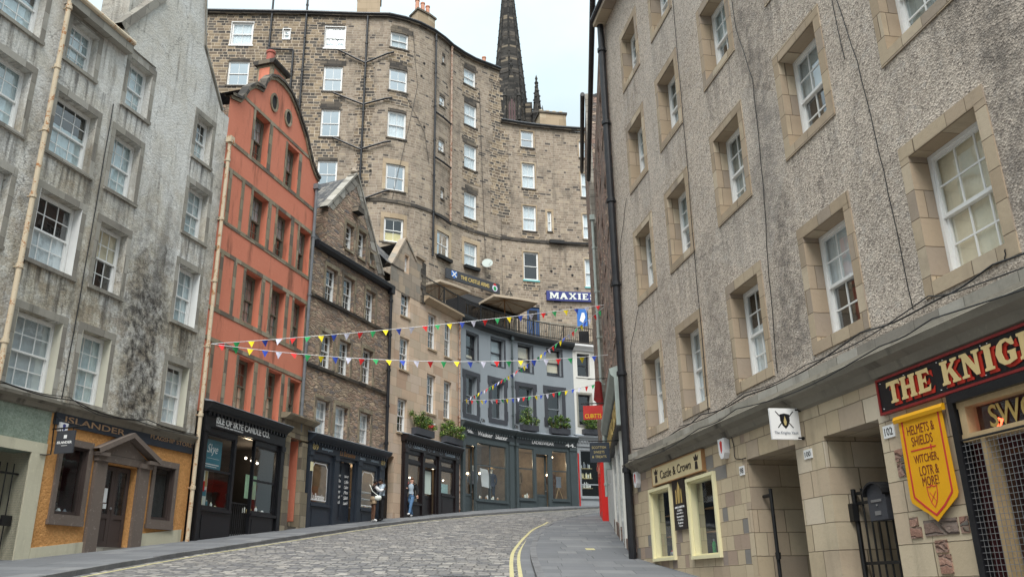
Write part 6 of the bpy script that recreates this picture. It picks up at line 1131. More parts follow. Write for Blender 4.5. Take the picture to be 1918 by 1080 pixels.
# doors 98 and 100
door(FR, RT, 12.75, 13.6, -.9, 1.55, -.85, 'blk', 1, .01); mb = MB(); fbox(mb, FR, 12.72, 13.65, 1.55, 1.62, -.95, -.82); fbox(mb, FR, 13.62, 13.7, -1, 1.6, -.95, -.82); mb.build('door_frame', 'pipegr', RT)
mb = MB(); fbox(mb, FR, 12.85, 12.95, 1.05, 1.3, -.79, -.78); tag(mb.build('notice', 'signred'), 'small red notice inside the dark doorway beside number 98', 'notice')
gt = thing('iron_gate', 'black iron bar gate standing open in the doorway by number 98', 'gate', FR.P(14.1, -.5, -.3)); mb = MB(); mb.tube([FR.P(14.05, -1.2, -.22), FR.P(14.05, 1.38, -.22)], .03, 8); mb.tube([FR.P(14.05, 1.28, -.22), FR.P(14.3, 1.28, -.22)], .03, 8); mb.build('bars', 'iron', gt); mb = MB(); mb.lathe(FR.P(14.0, .35, -.2), [(.04, -.05), (.045, .05)], 8); mb.build('ring', 'iron', gt)
gt = thing('iron_gate', 'black iron bar gate carrying the letterbox in the doorway by number 102', 'gate', FR.P(11, -.5, -.3)); mb = MB()
for i in range(9): x = 10.68+i*.15; mb.tube([FR.P(x, -2, -.34), FR.P(x, 1.14, -.34)], .014, 6)
mb.build('bars', 'iron', gt); mb = MB(); [fbox(mb, FR, 10.62, 11.88, z-.02, z+.02, -.36, -.32) for z in (1.08, .18, .95)]; mb.build('cross_rail', 'iron', gt); mb = MB(); mb.tube([FR.P(11.86, -2, -.3), FR.P(11.86, 1.14, -.3)], .03, 8); fbox(mb, FR, 11.8, 11.9, .72, .95, -.3, -.22); mb.build('latch', 'iron', gt)
mx_ = thing('letterbox', 'dark grey arched letterbox hung on the gate by number 102', 'letterbox', FR.P(11.1, .8, -.3)); a, b = 10.86, 11.24; mb = MB(); pts = [(a, .68), (b, .68), (b, 1.02)]+[((a+b)/2+.19*math.cos(t*math.pi/8), 1.02+.1*math.sin(t*math.pi/8)) for t in range(1, 8)]+[(a, 1.02)]; poly_plate(mb, FR, pts, -.3, -.1); mb.build('case', 'dsash', mx_)
mb = MB(); pts = [((a+b)/2+.22*math.cos(t*math.pi/8), 1.0+.15*math.sin(t*math.pi/8)) for t in range(0, 9)]; pts += [(p[0]*.94+(a+b)/2*.06, p[1]-.025) for p in pts[::-1]]; poly_plate(mb, FR, pts, -.31, -.05); mb.build('lid', 'iron', mx_); mb = MB(); fbox(mb, FR, a+.08, b-.08, .9, .93, -.099, -.09); fbox(mb, FR, a+.13, b-.13, .74, .79, -.099, -.092); mb.lathe(FR.P((a+b)/2, .86, -.095), [(.012, -.01), (.012, .01)], 8); mb.build('slot', 'steel', mx_)
# castle & crown window shop
for a, b, c_, e_ in CC:
    mb = MB(); surround(mb, FR, a, b, c_, e_, .065, .06, .06, .06, -.02); o = mb.build('window', 'yellowpaint', RT)
    mb = MB(); [fbox(mb, FR, *q, -.13, .0) for q in ((a, a+.03, c_, e_), (b-.03, b, c_, e_), (a+.03, b-.03, e_-.03, e_), (a+.03, b-.03, c_, c_+.03))]; mb.build('frame', 'yellowpaint', o)
    mb = MB(); fpane(mb, FR, a+.03, b-.03, c_+.03, e_-.03, -.1); mb.build('pane', 'shopglass', o)
    mb = MB(); fbox(mb, FR, a-.1, b+.1, c_-.3, e_+.3, -1.4, -1.3); fbox(mb, FR, a-.1, a, c_-.3, e_+.3, -1.3, -.27); fbox(mb, FR, b, b+.1, c_-.3, e_+.3, -1.3, -.27); fbox(mb, FR, a, b, e_, e_+.1, -1.3, -.27); mb.build('interior', 'dark', o)
    mb = MB(); [fbox(mb, FR, a+.02, b-.02, z, z+.02, -.7, -.26) for z in (c_+.0, c_+.42, c_+.85)]; mb.build('display_shelf', 'wood', o)
    lab = 'right' if a < 17 else 'left'
    goods(FR, a+.1, b-.1, c_+.03, -.4, 6, ['steel', 'clgr', 'fr', 'fg', 'white'], 'small ornament on the bottom shelf of the %s Castle and Crown window' % lab, 'ornament', 'ornaments on the bottom shelf of the %s yellow framed window' % lab, .12, .3, 'ornament')
    goods(FR, a+.1, b-.1, c_+.45, -.4, 6, ['gold2', 'fg', 'fr', 'white', 'steel'], 'small ornament on the middle shelf of the %s Castle and Crown window' % lab, 'ornament', 'ornaments on the middle shelf of the %s yellow framed window' % lab, .08, .15, 'ornament')
    goods(FR, a+.1, b-.1, c_+.88, -.4, 6, ['steel', 'clgb', 'white'], 'small bottle on the top shelf of the %s Castle and Crown window' % lab, 'bottle', 'bottles on the top shelf of the %s yellow framed window' % lab, .1, .2, 'bottle')
o = thing('shop_sign', 'cream shop sign with crowns and dark lettering above the two yellow framed windows', 'sign', FR.P(17.4, 2, 0)); mb = MB(); fbox(mb, FR, 16.02, 18.74, 1.93, 2.29, .02, .07); mb.build('board', plain('cream_sign', (.6, .5, .3), .6, .05), o)
mb = MB(); ftext(mb, FR, 'Castle & Crown', 18.25, 16.55, 2.02, 2.19, .071, .006, 0, 0); mb.build('lettering', 'brn', o)
for x in (18.5, 16.28):
    mb = MB(); k = 1; poly_plate(mb, FR, [(x-.07, 1.98), (x+.07, 1.98), (x+.05, 2.12), (x-.05, 2.12)], .071, .077); poly_plate(mb, FR, [(x-.08, 2.14), (x+.08, 2.14), (x+.11, 2.23), (x+.05, 2.19), (x, 2.26), (x-.05, 2.19), (x-.11, 2.23)], .071, .077); mb.build('crown', 'brn', o)
mb = MB(); surround(mb, FR, 16.02, 18.74, 1.93, 2.29, .02, .02, .02, .075, .0); mb.build('frame', 'wood', o)
o = thing('menu_board', 'narrow black board with small white lines between the yellow framed windows', 'sign', FR.P(17.3, 1, 0)); mb = MB(); fbox(mb, FR, 17.02, 17.68, .95, 1.92, .02, .05); mb.build('board', 'brn', o); mb = MB(); poly_plate(mb, FR, [(17.3, 1.45), (17.4, 1.45), (17.42, 1.7), (17.35, 1.86), (17.28, 1.7)], .051, .056); poly_plate(mb, FR, [(17.18, 1.45), (17.24, 1.45), (17.24, 1.66), (17.2, 1.72)], .051, .056); poly_plate(mb, FR, [(17.46, 1.45), (17.52, 1.45), (17.5, 1.72), (17.46, 1.66)], .051, .056); mb.build('castle_emblem', 'gold', o); mb = MB()
for i, (t_, w_) in enumerate((('ARMS & ARMOUR', .5), ('Gifts', .26), ('Jewellery', .36), ('Souvenirs', .36), ('Crafts', .3), ('Knives', .26), ('Open', .2))): z = 1.36-.06*i; ftext(mb, FR, t_, 17.35+w_/2, 17.35-w_/2, z, z+.038, .051, .004, 0, .01)
mb.build('lettering', 'white', o)
alarm(FR, 15.05, 2.0, 'white alarm box with red emblem between the shop sign and number 98'); alarm(FR, 19.82, 2.02, 'white alarm box with red emblem next to the black downpipe', .24, .34)
def plate(F, st, s_, z, w_=.2, h=.14, lab=''):
    o = thing('number_plate', lab, 'number plate', F.P(s_, z, 0)); mb = MB(); fbox(mb, F, s_-w_/2, s_+w_/2, z, z+h, .0, .015); mb.build('plate', 'white', o); mb = MB(); ftext(mb, F, st, s_+w_*.36, s_-w_*.36, z+.03, z+h-.03, .016, .003, 0, 0); mb.build('lettering', 'iron', o)
plate(FR, '102', 10.41, 1.6, .22, .15, 'white number plate reading 102 left of the yellow banner'); plate(FR, '100', 12.35, 1.62, .22, .13, 'white number plate reading 100 high on the square stone pier'); plate(FR, '98', 14.52, 1.65, .18, .15, 'white number plate reading 98 between the alarm box and the dark doorway')
# perpendicular square sign
o = thing('hanging_sign', 'white square hanging sign with black shield and crossed swords', 'sign', FR.P(12.4, 2, .3)); mb = MB(); perp(FR, 12.42, mb, .0+.05, .5, 1.9, 2.35, .02); mb.build('board', 'white', o); y_ = 12.398
pp = lambda pts, mb, k=0: [mb.face([FR.P(y_-k*.001, z, d) for d, z in pts])]
mb = MB(); pp([(.2, 2.26), (.275, 2.275), (.35, 2.26), (.35, 2.17), (.32, 2.1), (.275, 2.05), (.23, 2.1), (.2, 2.17)], mb); mb.build('shield', 'blk', o); mb = MB(); pp([(.25, 2.15), (.275, 2.24), (.3, 2.15), (.285, 2.1), (.265, 2.1)], mb, 2); mb.build('thistle', 'gold2', o)
mb = MB(); [pp(q, mb, 1) for q in ([(.13, 2.3), (.14, 2.31), (.21, 2.235), (.2, 2.225)], [(.42, 2.3), (.41, 2.31), (.34, 2.235), (.35, 2.225)], [(.15, 2.07), (.16, 2.06), (.22, 2.13), (.21, 2.14)], [(.4, 2.07), (.39, 2.06), (.33, 2.13), (.34, 2.14)])]; mb.build('crossed_swords', 'blk', o)
mb = MB(); text_fn(mb, 'The Knights Vault', lambda u, v, w_: FR.P(y_-.002-w_, 1.965+.05*v, .46-.37*u), .003, .2, 0); mb.build('lettering', 'clgr', o); mb = MB(); mb.tube([FR.P(12.42, 2.33, -.02), FR.P(12.42, 2.33, .1)], .025, 8); mb.tube([FR.P(12.42, 1.92, -.02), FR.P(12.42, 1.92, .1)], .025, 8); mb.build('bracket', 'iron', o)
# big sign
o = thing('shop_sign', 'large black fascia sign with gold and red serif lettering and crimson edge', 'sign', FR.P(8, 2, 0)); mb = MB(); fbox(mb, FR, 3.2, 10.42, 1.9, 2.28, .0, .05); mb.build('board', 'blk', o); mb = MB(); [fbox(mb, FR, *q, -.01, .065) for q in ((10.42, 10.45, 1.87, 2.31), (3.2, 10.42, 1.87, 1.9), (3.2, 10.42, 2.28, 2.31))]; mb.build('border', 'crimson', o)
G_ = {'T': ([[(0, .75), (.05, 1), (.95, 1), (1, .75), (.86, .82), (.64, .82), (.64, .14), (.76, .1), (.76, 0), (.24, 0), (.24, .1), (.36, .14), (.36, .82), (.14, .82)]], 1.0),
      'H': ([[(0, 0), (.42, 0), (.42, .1), (.35, .14), (.35, .42), (.65, .42), (.65, .14), (.58, .1), (.58, 0), (1, 0), (1, .1), (.92, .14), (.92, .86), (1, .9), (1, 1), (.58, 1), (.58, .9), (.65, .86), (.65, .58), (.35, .58), (.35, .86), (.42, .9), (.42, 1), (0, 1), (0, .9), (.08, .86), (.08, .14), (0, .1)]], 1.05),
      'E': ([[(0, 0), (.92, 0), (1, .3), (.86, .18), (.42, .16), (.42, .43), (.6, .43), (.68, .34), (.68, .68), (.6, .58), (.42, .58), (.42, .84), (.8, .82), (.94, .7), (.9, 1), (0, 1), (0, .9), (.1, .86), (.1, .14), (0, .1)]], .85),
      'K': ([[(0, 0), (.44, 0), (.44, .1), (.36, .14), (.36, .4), (.46, .5), (.66, .14), (.6, .1), (.6, 0), (1.04, 0), (1.04, .1), (.94, .14), (.64, .62), (.84, .86), (.98, .9), (.98, 1), (.62, 1), (.62, .9), (.68, .86), (.36, .56), (.36, .86), (.44, .9), (.44, 1), (0, 1), (0, .9), (.09, .86), (.09, .14), (0, .1)]], 1.05),
      'N': ([[(0, 0), (.36, 0), (.36, .1), (.26, .14), (.26, .66), (.7, 0), (.88, 0), (.88, .86), (1, .9), (1, 1), (.62, 1), (.62, .9), (.72, .86), (.72, .38), (.34, 1), (0, 1), (0, .9), (.12, .86), (.12, .14), (0, .1)]], 1.1),
      'I': ([[(0, 0), (1, 0), (1, .1), (.8, .14), (.8, .86), (1, .9), (1, 1), (0, 1), (0, .9), (.2, .86), (.2, .14), (0, .1)]], .48),
      'G': ([[(.98, .68), (.9, 1), (.82, .92), (.6, 1), (.36, .98), (.12, .82), (0, .5), (.1, .18), (.34, .01), (.6, 0), (.98, .1), (.98, .42), (1.02, .5), (.6, .5), (.6, .42), (.68, .38), (.68, .18), (.54, .14), (.4, .2), (.32, .5), (.4, .82), (.6, .88), (.82, .68)]], 1.0)}
G_['S'] = ([[(.1, .02), (.2, .1), (.5, 0), (.82, .06), (.95, .28), (.82, .5), (.45, .64), (.38, .76), (.5, .86), (.7, .82), (.82, .66), (.9, .98), (.82, .92), (.5, 1), (.18, .92), (.08, .7), (.22, .48), (.58, .36), (.64, .24), (.5, .13), (.28, .18), (.1, .4)]], .85)
def serif(F, st, s_start, z, h, d, par, adv=.06, slope=0.):
    face, sh = MB(), MB(); x = s_start
    for c_, x, w_ in st:
        polys, wr = G_[c_]
        for P in polys:
            poly_plate(face, F, [(x-p[0]*w_, z+p[1]*h) for p in P], d+.03, d+.036)
            poly_plate(sh, F, [(x-p[0]*w_-.028, z+p[1]*h-.03) for p in P], d+.001, d+.012)
    face.build('lettering', plain('sign_gold', (.66, .5, .24), .45, .1, 5, 0), par); sh.build('letter_shadow', plain('letter_red', (.5, .035, .02), .5, .1, 5, 0), par)
serif(FR, (('T', 10.22, .26), ('H', 9.95, .28), ('E', 9.64, .23), ('K', 9.22, .28), ('N', 8.9, .3), ('I', 8.56, .14), ('G', 8.38, .27), ('H', 8.07, .28), ('T', 7.75, .26), ('S', 7.45, .22)), 0, 1.965, .26, .05, o)
mb = MB(); [mb.lathe(FR.P(x, z, .052), [(.008, -.004), (.008, .004)], 6) for x in (10.37, 9.9, 9.3, 9.2, 8.6, 8.5) for z in (1.94, 2.25)]; mb.build('screw', 'white', o)
# yellow banner
o = thing('hanging_banner', 'yellow pointed shop banner with red border advertising helmets and shields', 'banner', FR.P(9.7, 1, .05)); mb = MB(); OUT = [(10.14, 1.74), (9.36, 1.74), (9.335, .84), (9.36, .8), (9.53, .7), (9.6, .66), (9.74, .57), (9.88, .67), (9.95, .7), (10.13, .8), (10.15, .86)]; poly_plate(mb, FR, OUT, .05, .058); mb.build('cloth', 'ban', o)
mb = MB(); sweep(mb, FR, 9.31, 10.2, [(.04, 1.73), (.08, 1.72), (.09, 1.76), (.07, 1.8), (.04, 1.8)]); mb.build('top_hem', 'ban', o)
mb = MB(); IN = [(10.07, 1.78), (10.07, .86), (9.9, .74), (9.74, .64), (9.58, .73), (9.42, .86), (9.42, 1.78)]
for a, b in zip(IN, IN[1:]):
    v = Vector((b[0]-a[0], b[1]-a[1])).normalized()*.0; n_ = Vector((-(b[1]-a[1]), b[0]-a[0])).normalized()*.013; poly_plate(mb, FR, [(a[0]+n_.x, a[1]+n_.y), (b[0]+n_.x, b[1]+n_.y), (b[0]-n_.x, b[1]-n_.y), (a[0]-n_.x, a[1]-n_.y)], .0585, .061)
poly_plate(mb, FR, [(9.99, 1.362), (9.55, 1.362), (9.55, 1.378), (9.99, 1.378)], .0585, .061); poly_plate(mb, FR, [(9.62, 1.34), (9.64, 1.34), (9.64, 1.4), (9.62, 1.4)], .0612, .063)
sh_ = [(9.74+.1*x, .84+.13*z) for x, z in ((0, 1), (.35, .85), (.9, .9), (.85, .2), (.5, -.5), (0, -.95), (-.5, -.5), (-.85, .2), (-.9, .9), (-.35, .85))]; ring(mb, FR, sh_, .014, .0585, .061)
for q in (((9.69, .89), (9.79, .78)), ((9.79, .89), (9.69, .78))): n_ = .004; poly_plate(mb, FR, [(q[0][0]-n_, q[0][1]), (q[0][0]+n_, q[0][1]), (q[1][0]+n_, q[1][1]), (q[1][0]-n_, q[1][1])], .0585, .061+n_*.1)
mb.build('border', 'signred', o); mb = MB()
for t_, a, b, z, h in (('HELMETS &', 10.0, 9.52, 1.55, .105), ('SHIELDS', 9.95, 9.58, 1.42, .105), ('WITCHER,', 9.96, 9.54, 1.21, .105), ('LOTR &', 9.9, 9.57, 1.08, .105), ('MORE!', 9.88, 9.6, .965, .1)): ftext(mb, FR, t_, a, b, z, z+h, .0585, .003, 0, .0)
mb.build('lettering', plain('dark_red_ink', (.16, .02, .01), .6, 0, 5, 0), o)
# swords shop window
mb = MB(); [fbox(mb, FR, *q, -.12, .02) for q in ((9.04, 9.14, 1.42, 1.7), (5.6, 9.16, 1.34, 1.42), (5.6, 9.16, 1.7, 1.76), (8.83, 8.9, -3, 1.34), (6.6, 6.7, -3, 1.34))]; o = mb.build('shop_window_frame', 'palewood', RT)
mb = MB(); fbox(mb, FR, 9.16, 9.25, -3, 1.86, -.05, .06); fbox(mb, FR, 5.6, 9.16, 1.76, 1.86, -.1, .08); mb.build('shop_window_trim', 'blk', RT)
mb = MB(); fpane(mb, FR, 5.6, 9.04, 1.42, 1.7, -.08); fpane(mb, FR, 5.6, 9.2, -3, 1.34, -.1); mb.build('pane', 'shopglass', o)
mb = MB(); fbox(mb, FR, 5.6, 9.2, -3, 1.8, -1.2, -1.15); fbox(mb, FR, 9.2, 9.24, -3, 1.8, -1.15, -.13); fbox(mb, FR, 5.6, 9.2, 1.8, 1.84, -1.15, -.13); mb.build('shop_interior', 'redin', RT)
mb = MB(); n = 30
for i in range(n): xa, xb = 7.2+1.5*i/n, 7.2+1.5*(i+1)/n; f_ = lambda x: -.55+.05*math.sin(x*31); mb.face([FR.P(xa, -3, f_(xa)), FR.P(xb, -3, f_(xb)), FR.P(xb, 1.3, f_(xb)), FR.P(xa, 1.3, f_(xa))])
tag(mb.build('curtain', plain('plum_curtain', (.12, .02, .07), .85, .3, 5, .1)), 'plum coloured curtain hanging inside the grilled shop window', 'curtain')
for a, b, z0, z1, m_, lb in ((8.0, 8.4, .7, 1.05, 'signred', 'red'), (7.7, 8.25, .2, .7, 'ltblue', 'blue')): mb = MB(); poly_plate(mb, FR, [(a, z0), (b, z0), (b+.03, z1), (a+.05, z1+.02)], -.42, -.36); tag(mb.build('garment', m_), '%s cloth garment hanging behind the grille of the corner shop window' % lb, 'garment')
root = thing('dried_shrub', 'dry grey-green shrub standing behind the grille at the bottom right corner', 'plant', FR.P(8.0, -.3, -.3)); ndfoliage(root, FR.P(8.05, .0, -.35), .38, .15, .35, 500, 77, .05)
root = thing('window_lettering', 'gold swords lettering on the dark fanlight below the black fascia sign', 'lettering', FR.P(8.3, 1.5, -.05)); mb = MB(); ftext(mb, FR, 'SWORDS', 8.82, 7.6, 1.44, 1.67, -.07, .004, 0, .012); mb.build('lettering', 'gold', root)
mb = MB(); mb.tube([FR.P(8.86-.04*math.cos(t*.7), 1.5+.05*math.sin(t*.9), -.2-.004*t) for t in range(9)], .009, 6); tag(mb.build('neon_light', 'neon'), 'small red neon light glowing behind the fanlight', 'light')
gr = thing('window_grille', 'fine steel mesh grille over the lower shop window at the bottom right', 'grille', FR.P(7.5, 0, .05)); mb = MB(); x = 5.7
while x < 9.22: mb.tube([FR.P(x, -2, .035), FR.P(x, 1.33, .035)], .0035, 4, False); x += .06
z = -1.4
while z < 1.33: mb.tube([FR.P(5.7, z, .042), FR.P(9.22, z, .042)], .0035, 4, False); z += .06
mb.build('mesh', 'steel', gr); mb = MB(); mb.tube([FR.P(9.22, -2, .04), FR.P(9.22, 1.36, .04)], .012, 6); mb.tube([FR.P(9.22, 1.36, .04), FR.P(5.7, 1.36, .04)], .012, 6); mb.build('frame', 'iron', gr)
# cables on the right front
cable(FR, RT, [(0, 2.9), (5, 2.95), (8.2, 3.0), (9.2, 2.92), (10.6, 2.98), (14, 2.88), (15.9, 2.93), (17, 2.86), (20, 2.9)], .011, d=.05); cable(FR, RT, [(0, 2.66), (9, 2.66), (10, 2.62), (14, 2.66), (15.6, 2.62), (20, 2.64)], .009, d=.24); cable(FR, RT, [(3, 2.93), (8.8, 2.9), (9.2, 3.0), (12, 2.9), (14, 2.93), (17, 2.9)], .008, d=.07)
for c_ in ([(9.55, 2.95), (9.62, 4.8), (9.75, 6.5), (10.05, 8.2), (10.2, 10.9), (10.2, 14.8)], [(12.9, 3.0), (12.75, 4.9), (12.6, 6.0), (12.5, 8.0), (12.85, 9.3), (12.9, 12)], [(15.6, 2.9), (15.55, 6), (15.45, 9.5), (15.4, 14.7)], [(10.0, 6.7), (10.15, 9.4), (10.9, 12.8)], [(19.0, 6.0), (19.7, 5.3), (19.9, 3.4)], [(19.3, 9), (20.0, 8.0), (20.1, 7.0)], [(8.05, 3.0), (8.02, 3.1)]): cable(FR, RT, c_, .007, n=6)
cable(FR, RT, [(14.75, 2.4), (14.7, 1.95), (14.3, 1.9)], .008, d=.02)

# ============ bunting
FLC = ['fr', 'fg', 'fy', 'fb', 'fl']
def bunting(A, B, sag, label, step=.43, first=.3, c0=0, w_=.2, h=.22, seed=1):
    A, B = Vector(A), Vector(B); L = (B-A).length; rnd = random.Random(seed); pt = lambda t: A+(B-A)*t-Vector((0, 0, sag*4*t*(1-t)))
    root = thing('bunting', label, 'bunting', (A+B)/2, 'strings of bunting across the street'); mb = MB(); mb.tube([pt(i/24) for i in range(25)], .009, 5); mb.build('cord', 'clwh', root)
    t = first/L; i = c0
    while t < 1-.15/L:
        p, q = pt(t-w_/2/L), pt(t+w_/2/L); ax = (q-p).normalized(); sw = rnd.uniform(-.9, .9)*.55; nrm = ax.cross(Vector((0, 0, 1))).normalized(); dn = (Vector((0, 0, -1))*math.cos(sw)+nrm*math.sin(sw)).normalized(); tip = (p+q)/2+dn*h+ax*rnd.uniform(-.05, .05)
        m1 = (p+tip)/2+nrm*.012; m2 = (q+tip)/2-nrm*.012; mb = MB(); mb.face([p, (p+q)/2, m1]); mb.face([(p+q)/2, m2, m1]); mb.face([(p+q)/2, q, m2]); mb.face([m1, m2, tip]); mb.build('flag', FLC[i % 5], root); i += 1; t += step*rnd.uniform(.94, 1.06)/L
a1 = FG.P(12.12, 7.0, .26)
bunting(a1, (3.3, 28.7, 9.42), .12, 'upper bunting string from the cream drainpipe rising to the rubble tenement', seed=1)
bunting(a1, (3.28, 28.0, 7.38), .38, 'lower bunting string running level from the cream drainpipe to the right', seed=2)
c1 = FC.P(.36, 8.85, .12)
bunting(c1, (3.75, 33.6, 7.72), .22, 'low bunting string in front of the grey-blue upper windows', seed=3, c0=4)
bunting(c1, (3.3, 28.75, 9.35), .25, 'steep bunting string climbing from the grey-blue building towards the camera side', seed=4, c0=2, step=.36)

# ============ what stands round the camera (seen only in window reflections)
FN = Fac([(-18, -8), (-12.7, 12.75)]); NB = thing('tenement', 'grey tenement on the near left beyond the picture edge', 'building', FN.P(5, -1, -1))
mb = MB(); hs = [(1.5+3*i, 2.7+3*i, z, z+1.7) for i in range(6) for z in (3.5, 6.5, 9.5, 12.5)]; wall(mb, FN, 0, 21, -2.5, [(0, 17), (21, 17)], hs, .3); mb.build('wall', 'harl_G', NB); body(FN, NB, 0, 21, -2.5, 17, 8, 'harl_G', pitch=2)
for i, (yy, x0_, x1_, h_) in enumerate(((-52, -45, -14, 13), (-54, -14, 12, 16), (-52, 12, 40, 14))):
    FQ = Fac([(x1_, yy), (x0_, yy)]); QB = thing('tenement', ('stone tenement across the square behind the camera, ' + ('left', 'middle', 'right')[i] + ' block'), 'building', FQ.P(5, -5, -1))
    hs = [(1.5+3.2*k, 2.7+3.2*k, z, z+1.7) for k in range(int((x1_-x0_)/3.2)-1) for z in range(-2, int(h_)-3, 3)]; mb = MB(); wall(mb, FQ, 0, x1_-x0_, -7, [(0, h_), (x1_-x0_, h_)], hs, .3); mb.build('wall', 'ashB', QB); body(FQ, QB, 0, x1_-x0_, -7, h_, 9, 'ashB', pitch=4, front=.35)

# ============ people
def skinm(verts, edges, radii, name, mat, parent, sub=2, extra=None):
    me = bpy.data.meshes.new(name); me.from_pydata([tuple(v) for v in verts], edges, []); o = bpy.data.objects.new(name, me); COL.objects.link(o)
    m = o.modifiers.new('s', 'SKIN'); m.use_smooth_shade = True
    for i, r in enumerate(radii): me.skin_vertices[0].data[i].radius = (r, r) if not isinstance(r, tuple) else r; me.skin_vertices[0].data[i].use_root = i == 0
    o.modifiers.new('u', 'SUBSURF').levels = sub; bpy.context.view_layer.update()
    m2 = bpy.data.meshes.new_from_object(o.evaluated_get(bpy.context.evaluated_depsgraph_get())); bpy.data.objects.remove(o); bpy.data.meshes.remove(me); m2.name = name
    if extra:
        bm = bmesh.new(); bm.from_mesh(m2); k = bpy.data.meshes.new('x'); k.from_pydata(extra.v, [], extra.f); bm.from_mesh(k); bm.to_mesh(m2); bm.free(); bpy.data.meshes.remove(k)
    if not m2.uv_layers: m2.uv_layers.new(name='UVMap')
    m2.materials.clear(); m2.materials.append(M[mat]); m2.polygons.foreach_set('use_smooth', [True]*len(m2.polygons)); q = bpy.data.objects.new(name, m2); COL.objects.link(q); q.parent = parent; return q
def hand(mb, wr, dr, side, k):      # palm and five fingers as tubes ending in the wrist
    wr, dr, side = Vector(wr), Vector(dr).normalized(), Vector(side).normalized(); n = dr.cross(side).normalized()
    mb.tube([wr-dr*.01, wr+dr*.04*k, wr+dr*.085*k], [.024*k, .036*k, .034*k], 8)
    for i, L in enumerate((.07, .08, .075, .058)): b = wr+dr*.08*k+side*(i-1.5)*.017*k; mb.tube([b, b+dr*L*.45*k+n*.008*k, b+dr*L*.8*k+n*.026*k, b+dr*L*.9*k+n*.045*k], [.0095*k, .009*k, .008*k, .006*k], 6)
    b = wr+dr*.02*k-side*.03*k; mb.tube([b, b-side*.02*k+dr*.025*k, b-side*.022*k+dr*.055*k+n*.01], [.012*k, .011*k, .008*k], 6)
